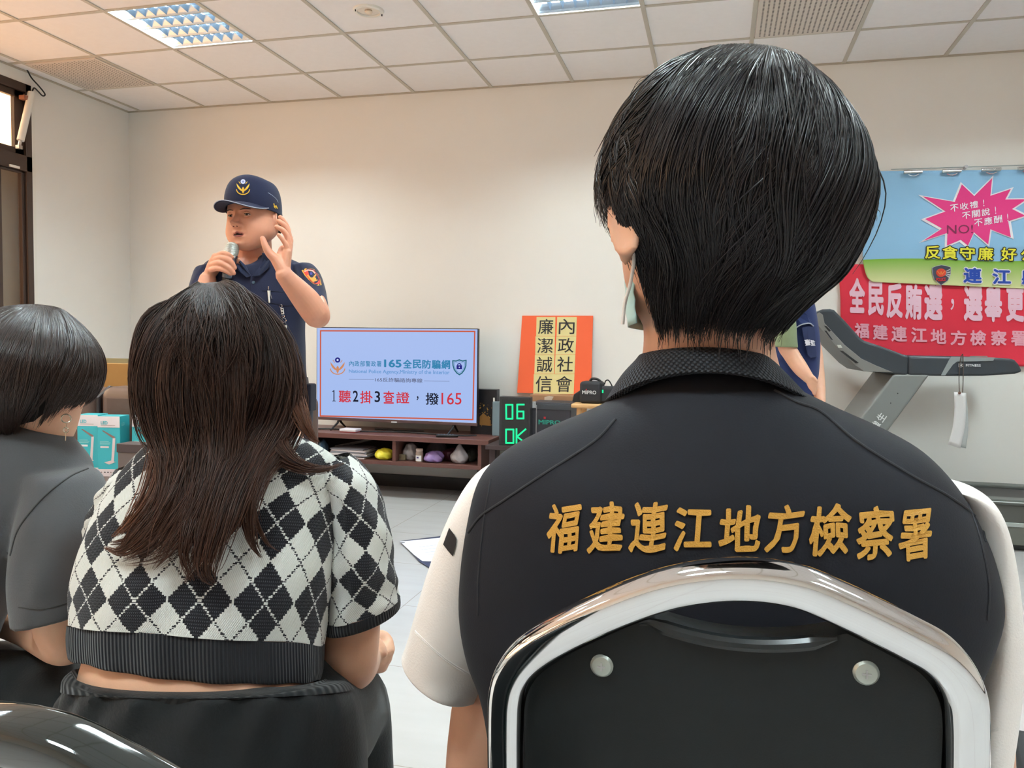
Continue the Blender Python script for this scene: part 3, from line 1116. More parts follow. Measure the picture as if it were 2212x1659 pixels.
# ---------------------------------------------------------------- side table with display, amplifier, carton
YS2 = 5.12
zt2 = czt - .02
stx0, stx1 = aty(1078, 940, YS2).x, aty(1226, 940, YS2).x
o = thing('side_table', 'low dark side table beside the cabinet carrying the display and amplifier', 'side table', ((stx0 + stx1) / 2, 5.38, 0))
MB().boxmm((cx1 + .06, YS2 - .03, zt2 - .03), (stx1, YW - .03, zt2)).build('table_top', m_cabin, o, smooth=False, bevel=.003)
for x in (cx1 + .10, stx1 - .04):
    for y in (YS2 + .02, YW - .09):
        MB().boxmm((x - .02, y - .02, 0), (x + .02, y + .02, zt2 - .03)).build('leg', m_cabin, o, smooth=False)

YD = YS2
dp = on_plane((0, YD, 0), (0, -1, 0))
a, b = dp(1079, 856), dp(1144, 960)
led = thing('digit_display', 'black upright display with glowing green digits beside the television', 'digit display', ((a.x + b.x) / 2, YD + .03, zt2))
MB().boxmm((a.x, YD, zt2), (b.x, YD + .07, a.z)).build('case', mat('display case', srgb(44, 44, 46), .45), led, smooth=False, bevel=.004)
MB().boxmm((a.x + .018, YD - .003, zt2 + .02), (b.x - .014, YD + .01, a.z - .018)).build('face_panel', mat('dot matrix face', srgb(30, 32, 31), .6, noise=.5, nscale=400), led, smooth=False)
m_led = emis('green led', srgb(40, 255, 160), 1.0)


def lp(x, y):
    return (1060 + x / 7.9, 800 + y / 7.9)


for pts, cl in ((((262, 588), (372, 588), (372, 826), (266, 826)), True), (((568, 584), (452, 584), (452, 822), (560, 822), (560, 702), (452, 702)), False),
                (((262, 1010), (388, 1010), (388, 1240), (262, 1240)), True), (((440, 1000), (440, 1240)), False), (((596, 1004), (450, 1130), (590, 1240)), False)):
    pxdecal('digit', stroke2d([lp(*p) for p in pts], 3.6, cl), dp, m_led, led, .0045)

YA = 5.195
ap = on_plane((0, YA, 0), (0, -1, 0))
a, b = ap(1149, 868), ap(1232, 960)
amp = thing('amplifier_case', 'black hard amplifier case with green lettering and a metal corner', 'amplifier', ((a.x + b.x) / 2, YA + .1, zt2))
MB().boxmm((a.x, YA, zt2), (b.x, YA + .22, a.z)).build('case', mat('case covering', srgb(46, 44, 50), .6, bump=.2, bscale=300), amp, smooth=False, bevel=.008, bseg=3)
q = ap(1160, 878)
MB().boxmm((q.x - .006, YA - .004, zt2 + .001), (q.x - .004 + .004, YA + .01, a.z - .02)).build('side_rail', m_steel, amp, smooth=False)
mc = MB()
q = ap(1151, 874)
mc.box(q + Vector((.0, -.003, 0)), (.044, .006, .044))
for sx, sz in ((-1, -1), (1, -1), (-1, 1), (1, 1), (0, 0)):
    mc.ell(q + Vector((sx * .014, -.007, sz * .014)), (.004, .003, .004), nu=8, nv=6)
mc.build('corner_plate', mat('nickel plate', (0.72, 0.72, 0.72, 1), .35, .8), amp, smooth=False)
m_gl = mat('green lettering', srgb(40, 150, 130), .5)
qtext('lettering', 'MIPRO', lp(815, 838), lp(1190, 856), lp(1190, 928), lp(815, 922), ap, m_gl, amp, .03, .005, row=False)
pxdecal('lettering_dot', rect2d(*lp(904, 828), *lp(940, 790)), ap, mat('red dot', srgb(190, 44, 52), .5), amp, .005)
lid = MB().boxmm((ap(1160, 868).x, YA - .004, ap(1160, 884).z), (b.x, YA + .01, ap(1160, 872).z)).build('lid_lip', mat('dark lip', srgb(62, 64, 68), .35), amp, smooth=False, bevel=.003)

YK = 5.425
kp = on_plane((0, YK, 0), (0, -1, 0))
a, b = kp(1144, 853), kp(1238, 900)
o = thing('cardboard_carton', 'taped brown carton behind the amplifier case, holding up the orange sign', 'carton', ((a.x + b.x) / 2, YK + .1, zt2))
m_card = mat('brown cardboard', srgb(158, 116, 84), .8, noise=.1, nscale=30)
MB().boxmm((a.x, YK, zt2), (b.x + .02, YK + .23, a.z)).build('box_body', m_card, o, smooth=False, bevel=.002)
pxdecal('tape', merge2d(poly2d([(1176, 870), (1176, 858), (1186, 855), (1196, 857), (1192, 864), (1198, 870)])), kp, mat('clear tape', srgb(206, 188, 170), .2), o, .0015)

# orange sign leaning on the wall
P = {k: aty(px, py, y) for k, px, py, y in (('TL', 1128, 682, 5.672), ('TR', 1281, 682, 5.672), ('BR', 1276, 857, 5.60), ('BL', 1117, 851, 5.60))}
P['BL'].z = P['BR'].z = a.z + .001
n = (P['TR'] - P['TL']).cross(P['BL'] - P['TL']).normalized()
if n.y > 0:
    n = -n
sp_ = on_plane(P['TL'], n)
sg = thing('paper_sign', 'orange board with eight black characters on yellow squares, leaning on the wall', 'sign', (P['BL'] + P['BR']) / 2)
mb = MB()
cs = [P[k] for k in ('TL', 'TR', 'BR', 'BL')]
mb.add(cs + [c - n * .008 for c in cs], [(0, 1, 2, 3), (7, 6, 5, 4), (0, 4, 5, 1), (1, 5, 6, 2), (2, 6, 7, 3), (3, 7, 4, 0)])
mb.build('board', mat('orange board', srgb(240, 98, 52), .6), sg, smooth=False)
m_yel = mat('pale yellow card', srgb(226, 212, 150), .8)
m_ink = mat('black ink', srgb(36, 36, 40), .7)


def zp(x, y):
    return (660 + x / 3.16, 660 + y / 3.16)


cards = [('廉', 1577, 78, 1706, 208, 1574), ('潔', 1570, 210, 1702, 336, 1568), ('誠', 1566, 338, 1700, 466, 1562), ('信', 1558, 468, 1698, 604, 1554),
         ('內', 1718, 78, 1852, 208, 1714), ('政', 1712, 210, 1848, 334, 1706), ('社', 1706, 336, 1842, 466, 1700), ('會', 1698, 468, 1836, 604, 1692)]
for ch, xa, ya, xb, yb, xc in cards:
    dx = xc - xa
    pxdecal('yellow_card', poly2d([zp(xc, yb), zp(xb + dx, yb), zp(xb, ya), zp(xa, ya)]), sp_, m_yel, sg, .001)
    mx_, my_ = (xb - xa) * .1, (yb - ya) * .1
    qtext('character', ch, zp(xa + mx_, ya + my_), zp(xb - mx_, ya + my_), zp(xb + dx - mx_, yb - my_), zp(xa + dx + mx_, yb - my_), sp_, m_ink, sg, .006, .002, row=False)

# stool with loudspeaker bag
YP = 4.98
sp2 = on_plane((0, YP, 0), (0, -1, 0))
a, b = sp2(1233, 872), sp2(1345, 880)
m_pine = mat('pale pine', srgb(206, 160, 108), .5, noise=.12, nscale=10, stretch=(1, 8, 8))
st = thing('wooden_stool', 'pale wooden stool under the small black loudspeaker', 'stool', ((a.x + b.x) / 2 + .04, YP + .14, 0))
ZST = a.z
MB().boxmm((a.x, YP, ZST - .028), (b.x + .06, YP + .28, ZST)).build('seat', m_pine, st, smooth=False, bevel=.01, bseg=3)
for sx in (a.x + .05, b.x + .0):
    for sy in (YP + .04, YP + .24):
        MB().tube([(sx, sy, ZST - .02), (sx + (.03 if sx > a.x + .1 else -.03), sy + (.02 if sy > YP + .1 else -.0), 0)], [.017, .014], 10).build('leg', m_pine, st)
YG = YP + .05
gp = on_plane((0, YG, 0), (0, -1, 0))
a, b = gp(1252, 824), gp(1298, 871)
ls = thing('portable_loudspeaker', 'small black loudspeaker in a soft bag on the wooden stool', 'loudspeaker', ((a.x + b.x) / 2, YG + .1, ZST))
mb = MB().boxmm((a.x, YG, ZST), (b.x, YG + .17, a.z))
mb.build('soft_case', mat('black nylon', srgb(34, 34, 38), .7, bump=.3, bscale=400), ls, smooth=True, bevel=.02, bseg=4)
mb = MB().boxmm((b.x - .03, YG + .03, ZST), (b.x + .09, YG + .15, a.z - .03))
mb.build('side_pocket', mat('black nylon', srgb(34, 34, 38)), ls, smooth=True, bevel=.02, bseg=3)
m_let = mat('silver lettering', srgb(200, 200, 200), .5)
qtext('lettering', 'MIPRO', lp(1560, 340), lp(1802, 348), lp(1802, 412), lp(1560, 404), gp, m_let, ls, .03, .002, row=False)
pxdecal('lettering_dot', rect2d(*lp(1622, 338), *lp(1640, 318)), gp, mat('red dot', srgb(190, 44, 52), .5), ls, .002)
q = sp2(1302.5, 845)
pxdecal('power_light', rect2d(1300.5, 849, 1303.5, 842), on_plane((0, YG + .03, 0), (0, -1, 0)), m_led, ls, .002)
hp = [gp(*p) for p in ((1270, 824), (1276, 819), (1288, 821), (1296, 828))]
MB().tube(catmull([tuple(p + Vector((0, .08, 0))) for p in hp], 16), .008, 8).build('carry_strap', m_black, ls)
hp = [gp(*p) for p in ((1301, 832), (1304, 824), (1310, 823), (1316, 832), (1320, 842))]
MB().tube(catmull([tuple(p + Vector((0, .10, 0))) for p in hp], 20), .004, 8).build('cord', m_blackcord, ls)
mb = MB()
q = gp(1243, 858)
mb.add([(q.x - .04, YG + .10, ZST), (a.x + .02, YG + .10, ZST), (a.x + .02, YG + .10, ZST + .10), (q.x - .03, YG + .10, ZST + .05),
        (q.x - .04, YG + .16, ZST), (a.x + .02, YG + .16, ZST), (a.x + .02, YG + .16, ZST + .10), (q.x - .03, YG + .16, ZST + .05)],
       [(0, 1, 2, 3), (7, 6, 5, 4), (0, 4, 5, 1), (1, 5, 6, 2), (2, 6, 7, 3), (3, 7, 4, 0)])
mb.build('side_flap', m_black, ls, smooth=False, bevel=.006)

# ---------------------------------------------------------------- banners on the wall
BY = YB - .02


def bz(x, y):
    return (1780 + x / 3.606, 340 + y / 3.606)


def banner_plane(Y, amp, ph):
    def f(px, py, w=0.0):
        p = aty(px, py, Y)
        yy = Y - w * 1.6 - amp * (.5 + .5 * math.sin(p.x * 9 + ph + p.z * 3)) - amp * .6 * math.sin(p.z * 14 + ph)
        return aty(px, py, yy)
    return f


m_red = mat('red banner cloth', srgb(222, 44, 66), .7, noise=.05, nscale=8)
m_pinkw = mat('pinkish white print', srgb(240, 198, 216), .7)
m_pinkw2 = mat('pale pink print', srgb(238, 168, 184), .7)
rp = banner_plane(BY, .006, .4)
rb = thing('red_banner', 'red cloth banner with white characters hanging below the blue banner', 'banner', rp(2100, 790))
EDGE = [((1810, 570), (1815, 640), (1816, 700), (1820, 765)), ((2420, 582), (2420, 660), (2420, 740), (2420, 806))]
L = catmull(EDGE[0], 40); R_ = catmull(EDGE[1], 40)
G = [[rp(*(L[i] * (1 - t) + R_[i] * t)) for t in np.linspace(0, 1, 140)] for i in range(40)]
mb = MB().grid(G)
ob = mb.build('cloth', m_red, rb, fixn=False)
ob.modifiers.new('s', 'SOLIDIFY').thickness = -.0015
big = [('全', 196, 935, 320, 1210), ('民', 342, 958, 466, 1232), ('反', 486, 975, 614, 1252), ('賄', 632, 985, 764, 1262), ('選', 780, 990, 924, 1268), ('，', 986, 1100, 1014, 1190),
       ('選', 1088, 1000, 1236, 1274), ('舉', 1250, 1005, 1388, 1280), ('更', 1418, 1010, 1560, 1280)]
for ch, xa, ya, xb, yb in big:
    qtext('character', ch, bz(xa, ya), bz(xb, ya + 4), bz(xb, yb + 4), bz(xa, yb), rp, m_pinkw, rb, .045 if ch != '，' else 0, .003, row=False)
xs = [(236, 352, 1288, 1408), (380, 498, 1300, 1420), (524, 648, 1312, 1434), (678, 804, 1322, 1442), (830, 954, 1334, 1452), (984, 1110, 1346, 1462), (1138, 1264, 1344, 1464), (1300, 1424, 1346, 1464), (1456, 1580, 1350, 1468)]
for ch, (xa, xb, ya, yb) in zip('福建連江地方檢察署', xs):
    qtext('character', ch, bz(xa, ya), bz(xb, ya + 3), bz(xb, yb + 3), bz(xa, yb), rp, m_pinkw2, rb, .03, .003, row=False)


def banner_print():
    m = bpy.data.materials.new('sky and meadow print')
    m.use_nodes = True
    nt = m.node_tree
    b = nt.nodes['Principled BSDF']
    uv = nt.nodes.new('ShaderNodeUVMap')
    sp = nt.nodes.new('ShaderNodeSeparateXYZ')
    nt.links.new(uv.outputs['UV'], sp.inputs[0])
    hill = nmath(nt, 'ADD', nmath(nt, 'MULTIPLY', nmath(nt, 'SINE', nmath(nt, 'MULTIPLY', sp.outputs['X'], 9.0)), .012), .200)
    dd = nmath(nt, 'SUBTRACT', hill, sp.outputs['Y'])
    g = nmath(nt, 'GREATER_THAN', dd, 0.0)
    k = nmath(nt, 'MULTIPLY', dd, 5.5, True)
    grass = nmix(nt, k, srgb(122, 176, 52), srgb(216, 222, 160))
    nt.links.new(nmix(nt, g, srgb(142, 190, 226), grass), b.inputs['Base Color'])
    b.inputs['Roughness'].default_value = .6
    return m


bp_ = banner_plane(BY - .02, .007, 2.0)
bb = thing('blue_banner', 'sky-blue cloth banner with a pink starburst, clipped to a wire', 'banner', bp_(2060, 620))
Lp = catmull([(1880, 370), (1868, 430), (1863, 500), (1864, 560), (1872, 596), (1884, 609)], 50)
Rp = catmull([(2420, 364), (2420, 430), (2420, 500), (2420, 560), (2420, 615), (2420, 633)], 50)
G = [[bp_(*(Lp[i] * (1 - t) + Rp[i] * t)) for t in np.linspace(0, 1, 140)] for i in range(50)]
ob = MB().grid(G, uv=lambda i, j: (j / 139, (609 - Lp[i][1]) / 239)).build('cloth', banner_print(), bb, fixn=False)
ob.modifiers.new('s', 'SOLIDIFY').thickness = -.0015
star = [(745, 296), (1010, 342), (1068, 198), (1170, 294), (1316, 148), (1302, 292), (1470, 236), (1424, 322), (1600, 320), (1480, 400), (1590, 455), (1448, 500), (1470, 632), (1302, 566), (1284, 690), (1168, 590), (1118, 700), (1058, 652), (946, 700), (950, 596), (752, 660), (906, 560), (766, 482), (934, 420)]
sc_ = np.array(bz(1180, 440))
outl = [tuple(np.array(bz(*p)) * 1.03 - sc_ * .03) for p in star]
pxdecal('starburst_outline', dense(poly2d(outl), 9), bp_, mat('white print', srgb(236, 232, 240), .6), bb, .003)
inn = [tuple(np.array(bz(*p)) * .95 + sc_ * .05) for p in star]
pxdecal('starburst', dense(poly2d(inn), 9), bp_, mat('magenta print', srgb(222, 46, 124), .6), bb, .004)
m_wp = mat('white print', srgb(236, 232, 240), .6)
for s_, q in (('不收禮!', ((975, 372), (1280, 322), (1284, 374), (980, 428))), ('不關說!', ((1068, 432), (1372, 376), (1376, 434), (1072, 484))), ('不應酬!', ((1162, 486), (1468, 432), (1472, 492), (1166, 542)))):
    qtext('lettering', s_, *[bz(*p) for p in q], bp_, m_wp, bb, .012, .006, fill=.84)
qtext('lettering', 'NO!', bz(958, 528), bz(1160, 524), bz(1160, 590), bz(958, 596), bp_, mat('plum ink', srgb(120, 20, 70), .6), bb, 0, .006, row=False)
ych = [('反', 782, 686), ('貪', 918, 690), ('守', 1054, 694), ('廉', 1196, 698), ('好', 1376, 702), ('公', 1530, 706)]
for layer, bo, mt, w in (('lettering_outline', .085, mat('black print', srgb(24, 24, 18), .6), .0045), ('lettering', .022, mat('yellow print', srgb(232, 226, 62), .6), .006)):
    for ch, xa, ya in ych:
        g = 8 if bo > .05 else 0
        qtext(layer, ch, bz(xa + 4 - g, ya - g), bz(xa + 124 + g, ya + 3 - g), bz(xa + 124 + g, ya + 105 + g), bz(xa + 4 - g, ya + 102 + g), bp_, mt, bb, bo, w, row=False)
for layer, bo, mt, w in (('lettering_outline', .10, m_wp, .0045), ('lettering', .035, mat('royal blue print', srgb(28, 70, 168), .6), .006)):
    for ch, xa, ya in (('連', 1086, 858), ('江', 1312, 868), ('縣', 1540, 878)):
        g = 9 if bo > .05 else 0
        qtext(layer, ch, bz(xa - g, ya - g), bz(xa + 144 + g, ya + 3 - g), bz(xa + 144 + g, ya + 122 + g), bz(xa - g, ya + 119 + g), bp_, mt, bb, bo, w, row=False)
shd = [(842, 860), (876, 846), (914, 838), (952, 844), (988, 856), (986, 910), (966, 958), (912, 996), (858, 950), (844, 905)]
pxdecal('shield_badge', dense(poly2d([bz(*p) for p in shd]), 8), bp_, mat('dark badge', srgb(66, 68, 84), .6), bb, .004)
pxdecal('shield_badge', stroke2d([bz(*p) for p in shd], .9, True), bp_, mat('silver print', srgb(190, 192, 198), .6), bb, .005)
for a in range(4):
    pxdecal('badge_ray', poly2d([bz(924, 900), bz(984, 866 + 22 * a), bz(980, 878 + 22 * a)]), bp_, mat('silver print', srgb(190, 192, 198), .6), bb, .0045)
pxdecal('badge_emblem', disc2d(*bz(912, 898), 11, ry=9), bp_, mat('orange print', srgb(214, 66, 40), .6), bb, .005)
pxdecal('badge_emblem', stroke2d([bz(884, 886), bz(905, 912), bz(912, 888), bz(919, 912), bz(940, 886)], 1.6), bp_, mat('amber emblem print', srgb(226, 130, 60), .6), bb, .0055)
qtext('lettering', 'POLICE', bz(872, 938), bz(950, 936), bz(946, 962), bz(876, 966), bp_, mat('red print', srgb(206, 40, 50), .6), bb, .05, .006, row=False)
# wire, hook and clips
wr0, wr1 = aty(1925, 366, BY - .03), aty(2420, 350, BY - .03)
wr = MB().cyl(wr0, wr1, .003, seg=8).build('hanging_wire', mat('thin wire', srgb(170, 180, 178), .4, .5), loc=wr0)
tag(wr, 'thin wire stretched along the wall above the blue banner', 'wire')
for i, (px, py) in enumerate(((1918, 369), (1971, 374), (2054, 372), (2139, 369), (2218, 366))):
    if i == 0:
        continue
    c = aty(px, py, BY - .04)
    clp = thing('bulldog_clip', ['', 'leftmost of the metal clips on the blue banner, above the empty sky part', 'second metal clip from the left on the blue banner', 'third metal clip from the left, above the starburst tip', 'metal clip at the right edge of the photo on the blue banner'][i], 'clip', c, 'metal clips along the top of the blue banner')
    mb = MB()
    pr_ = [(-.012, .010), (-.016, .0), (-.012, -.010), (.004, -.012), (.004, .012)]
    mb.prism(pr_, c + Vector((-.055, -.012, .004)), (0, 1, 0), (0, 0, 1), .11)
    mb.build('jaw', mat('nickel', (0.6, 0.6, 0.6, 1), .2, 1.0), clp, smooth=False, bevel=.002)
    lo = [c + Vector((-.03 + .06 * t, -.03, -.014 - .010 * math.sin(PI * t))) for t in np.linspace(0, 1, 10)]
    MB().tube(lo, .0035, 6).build('lever', m_chrome, clp)
hk = aty(2084, 362, BY - .012)
o = MB().lathe(hk, [(.012, 0), (.012, .008), (.007, .012), (.006, .03), (.010, .034)], axis=(0, -1, 0), seg=16).build('wall_hook', m_steel, loc=hk)
tag(o, 'small metal wall hook above the wire of the blue banner', 'hook')
# ================================================================== treadmill
def tz(x, y):
    return (1600 + x / 2.765, 640 + y / 2.765)


YM = 4.94
tmp_ = on_plane((0, YM, 0), (0, -1, 0))
m_tdark = mat('dark grey plastic', srgb(52, 58, 64), .38)
m_tbez = mat('warm grey plastic', srgb(122, 120, 116), .45)
m_tpost = mat('grey painted steel', srgb(124, 126, 124), .42, noise=.03)
m_tdeck = mat('deck grey', srgb(104, 106, 98), .5)
td = thing('treadmill', 'grey treadmill with slanted mast and dark console along the back wall', 'treadmill', (tmp_(2010, 1190).x + .3, YM + .35, 0))


def yprism(name, pts, y0, y1, material, bevel=.006, w=None, smooth=True):
    """side outline (pixels on the plane of the near side) pushed through in depth"""
    P = [tmp_(*p) for p in pts]
    mb = MB()
    m = len(P)
    mb.add([(p.x, y0, p.z) for p in P] + [(p.x, y1, p.z) for p in P], [tuple(range(m)), tuple(range(m, 2 * m))[::-1]] + [(i, m + i, m + (i + 1) % m, (i + 1) % m) for i in range(m)])
    return mb.build(name, material, td, smooth=False, bevel=bevel, bseg=3)


YM2 = YM + .62
# mast: a wide leaning plate
mast = [tz(1130, 470), tz(908, 470), tz(905, 478), tz(690, 772), tz(300, 1290), tz(505, 1290), tz(868, 812)]
yprism('mast', [tz(1132, 465), tz(915, 465), tz(300, 1290), tz(520, 1290)], YM, YM2, m_tpost, .012)
# console: bent shell over the full width, near rail and far rail running back to the user
con_top = [(1005, 355), (965, 345), (850, 302), (740, 265), (712, 246), (690, 220), (625, 148), (560, 82), (535, 75), (490, 77), (460, 90), (440, 112)]
con_bot = [(438, 132), (452, 165), (560, 290), (680, 410), (735, 448), (830, 455), (960, 472), (1000, 474)]
yprism('console', [tz(*p) for p in con_top + con_bot], YM, YM2, m_tdark, .014)
rail = [(1000, 356), (1250, 362), (1520, 366), (1610, 372), (1640, 380), (1664, 408), (1686, 450), (1640, 464), (1450, 476), (1240, 477), (1000, 474)]
yprism('handrail', [tz(*p) for p in rail], YM, YM + .085, m_tdark, .014)
yprism('handrail', [tz(*p) for p in rail], YM2 - .085, YM2, m_tdark, .014)
# pale bezel on the near side of the console with its slots
bez = [(440, 112), (470, 96), (490, 110), (500, 160), (620, 290), (720, 372), (800, 410), (910, 455), (820, 452), (735, 448), (680, 410), (560, 290), (452, 165), (436, 132)]
bq = on_plane((0, YM, 0), (0, -1, 0))
mb = MB()
B = [bq(*tz(*p)) for p in bez]
mb.add([(p.x, YM - .004, p.z) for p in B] + [(p.x, YM + .01, p.z) for p in B], [tuple(range(len(B))), tuple(range(len(B), 2 * len(B)))[::-1]] + [(i, len(B) + i, len(B) + (i + 1) % len(B), (i + 1) % len(B)) for i in range(len(B))])
bezel = mb.build('side_bezel', m_tbez, td, smooth=False, bevel=.002)
for sl in (((497, 175), (512, 178), (540, 205), (528, 212)), ((590, 325), (610, 326), (706, 398), (686, 400)), ((500, 205), (512, 206), (552, 262), (540, 258))):
    pxdecal('slot', poly2d([tz(*p) for p in sl]), tmp_, m_black, td, .006)
pxdecal('switch', poly2d([tz(575, 290), tz(598, 290), tz(608, 308), tz(584, 308)]), tmp_, mat('pale switch', srgb(200, 200, 190), .5), td, .006)
pxdecal('trim_stripe', poly2d([tz(1258, 361), tz(1520, 366), tz(1508, 386), tz(1292, 390), tz(1268, 408), tz(1222, 472), tz(1196, 472), tz(1244, 380)]), tmp_, mat('pale grey trim', srgb(138, 144, 144), .4), td, .003)
qtext('lettering', 'FITNESS', tz(1345, 404), tz(1434, 406), tz(1434, 421), tz(1345, 420), tmp_, mat('white lettering', srgb(222, 224, 224), .5), td, .02, .003, row=False)
for pts in (((1303, 402), (1303, 422)), ((1303, 402), (1312, 412), (1303, 422)), ((1316, 398), (1316, 424)), ((1328, 402), (1318, 412), (1328, 422))):
    pxdecal('logo', stroke2d([tz(*p) for p in pts], 1.2), tmp_, mat('white lettering', srgb(222, 224, 224), .5), td, .003)
pxdecal('display_lip', poly2d([tz(1372, 356), tz(1470, 356), tz(1478, 362), tz(1366, 362)]), tmp_, m_tbez, td, .002)
# characters up the mast
up = Vector((-.82, -.57)); al = Vector((.57, -.82))
for ch, cx_, cy_ in (('生', 840, 722), ('強', 806, 770)):
    c = Vector(tz(cx_, cy_))
    hw, hh = 8.5, 9.5
    qtext('lettering', ch, c - al * hw + up * hh, c + al * hw + up * hh, c + al * hw - up * hh, c - al * hw - up * hh, tmp_, mat('white lettering', srgb(222, 224, 224), .5), td, .02, .003, row=False)
for p in ((938, 580), (896, 638)):
    pxdecal('bolt_hole', disc2d(*tz(*p), 1.3, 10), tmp_, m_black, td, .002)


# running deck: rails, belt, side cover
def dk(y):
    return tmp_(2180, y).z


DX0, DX1 = tmp_(1790, 1100).x, tmp_(1790, 1100).x + 1.95
for nm, za, zb_, y0, y1, mt in (('base_frame', 0, dk(1177), YM + .04, YM2 - .04, m_black), ('side_cover', dk(1177), dk(1138), YM, YM2, m_tdeck), ('cover_stripe', dk(1138), dk(1129), YM - .003, YM2, mat('pale deck stripe', srgb(170, 176, 172), .35)),
                              ('deck', dk(1129), dk(1092), YM + .006, YM2 - .006, mat('deck dark grey', srgb(84, 84, 80), .5)), ('belt', dk(1092), dk(1086), YM + .09, YM2 - .09, m_black)):
    MB().boxmm((DX0, y0, za), (DX1, y1, zb_)).build(nm, mt, td, smooth=False, bevel=.003)
for y in (YM, YM2 - .10):
    MB().boxmm((DX0 + .35, y, dk(1092)), (DX1, y + .10, dk(1080))).build('foot_rail', mat('foot rail', srgb(92, 96, 92), .45), td, smooth=False, bevel=.006)
MB().boxmm((DX0 + .35, YM - .002, dk(1086)), (DX1, YM + .002, dk(1084))).build('rail_edge', mat('white edge', srgb(214, 220, 218), .4), td, smooth=False)
MB().boxmm((DX0 - .05, YM + .02, dk(1178)), (DX0 + .40, YM2 - .02, dk(1062))).build('motor_cover', m_tdark, td, smooth=False, bevel=.03, bseg=4)

# paper tag on a string
YTG = YM - .012
tg = on_plane((0, YTG, 0), (0, -1, 0))
tag_o = thing('paper_tag', 'long white paper tag hanging on a string from the treadmill handrail', 'paper tag', tg(*tz(1310, 575)))
Lp = catmull([tz(1274, 572), tz(1276, 680), tz(1266, 780), tz(1238, 885)], 14)
Rp = catmull([tz(1346, 578), tz(1346, 700), tz(1336, 800), tz(1312, 908)], 14)
for k, (dx, mt) in enumerate(((0, mat('tag paper', srgb(208, 206, 206), .8)), (12, mat('tag paper shade', srgb(176, 180, 180), .8)))):
    G = []
    for i in range(14):
        l, r = Lp[i].copy(), Rp[i].copy()
        if k:
            l = l * .3 + r * .7
            l[0] += dx * i / 13 * .6; r[0] += dx * i / 13 * 1.0
        G.append([tg(*(l * (1 - t) + r * t), -.004 * k - .004 * i / 13 * (1 + k)) for t in np.linspace(0, 1, 5)])
    ob = MB().grid(G).build('sheet', mt, tag_o, fixn=False)
    ob.modifiers.new('s', 'SOLIDIFY').thickness = .0012
st_ = [tz(1306, 578), tz(1304, 480), tz(1312, 380), tz(1322, 350), tz(1328, 360), tz(1329, 480), tz(1326, 576)]
MB().tube(catmull([tuple(tg(*p, .002)) for p in st_], 50), .0022, 6).build('string', mat('dark string', srgb(72, 60, 52), .7), tag_o)
MB().ell(tg(*tz(1307, 577), .003), (.008, .004, .008), nu=10, nv=8).build('knot', mat('brown knot', srgb(96, 64, 50), .6), tag_o)

# ================================================================== sofa with lamp cartons
ZSEAT = .43
c0 = at(215, 1018, 3.97)
m_leather = mat('brown leather', srgb(96, 74, 66), .34, noise=.1, nscale=14, bump=.12, bscale=160, spec=.55)
m_leatherd = mat('dark piping leather', srgb(44, 38, 40), .4)
SY = c0.y - .30      # front edge of the seat
sx1 = at(258, 1000, 3.80).x
SB = c0.y + .17      # backrest front
so = thing('sofa', 'brown leather sofa behind the seated people, lamp cartons on its seat', 'sofa', (sx1 - .7, SB - .1, 0))
zb = aty(230, 832, SB + .12).z


def cushion(name, a, b, bev, mt=None):
    ob = MB().boxmm(a, b).build(name, mt or m_leather, so, smooth=True, bevel=bev, bseg=5, angle=1.2)
    return ob


sxa = sx1 - 1.55
split = aty(206, 860, SB).x
cushion('seat_cushion', (sxa, SY, ZSEAT - .17), (split - .004, SB + .02, ZSEAT), .05)
cushion('seat_cushion', (split + .004, SY, ZSEAT - .17), (sx1 + .75, SB + .02, ZSEAT), .05)
cushion('back_cushion', (sxa, SB, ZSEAT - .05), (split - .012, SB + .2, zb - .01), .06)
cushion('back_cushion', (split + .012, SB, ZSEAT - .05), (sx1 + .75, SB + .2, zb), .06)
cushion('back_shell', (sxa - .02, SB + .12, .06), (sx1 + .77, SB + .26, zb - .03), .04)
MB().tube([(split, SB + .03, ZSEAT), (split, SB + .02, zb - .06), (split, SB + .10, zb - .012), (split, SB + .2, zb - .03)], .012, 8).build('piping', m_leatherd, so)
cushion('base', (sxa, SY + .03, .06), (sx1 + .75, SB + .14, ZSEAT - .16), .02, m_leatherd)
cushion('armrest', (sxa - .19, SY - .01, .06), (sxa - .005, SB + .2, .62), .05)
for x in (sxa + .05, sx1 + .68):
    for y in (SY + .08, SB + .08):
        MB().cyl((x, y, 0), (x, y, .07), .022, .028).build('foot', m_black, so)

# low side box standing on the front of the seat (dark, open-flap carton)
q = at(300, 1050, 3.66)
bx0 = at(254, 960, 3.66); bz1 = at(254, 958, 3.66).z
o = thing('storage_box', 'dark brown lidded box standing in front of the lamp cartons', 'box', (bx0.x + .15, bx0.y + .02, ZSEAT))
MB().boxmm((bx0.x, bx0.y, ZSEAT + .001), (bx0.x + .36, bx0.y + .09, bz1 - .018)).build('box_body', mat('dark brown board', srgb(98, 84, 80), .6), o, smooth=False, bevel=.003)
MB().boxmm((bx0.x - .004, bx0.y - .004, bz1 - .040), (bx0.x + .364, bx0.y + .094, bz1)).build('lid', mat('darker brown board', srgb(66, 52, 52), .55), o, smooth=False, bevel=.003)

# lamp cartons
m_teal = mat('teal print', srgb(64, 182, 192), .35)
m_cw = mat('white carton', srgb(236, 222, 224), .4)
m_pl = mat('pale lamp print', srgb(226, 206, 206), .5)
m_brn = mat('copper print', srgb(140, 108, 100), .5)
m_ltq = mat('light teal print', srgb(150, 214, 214), .5)


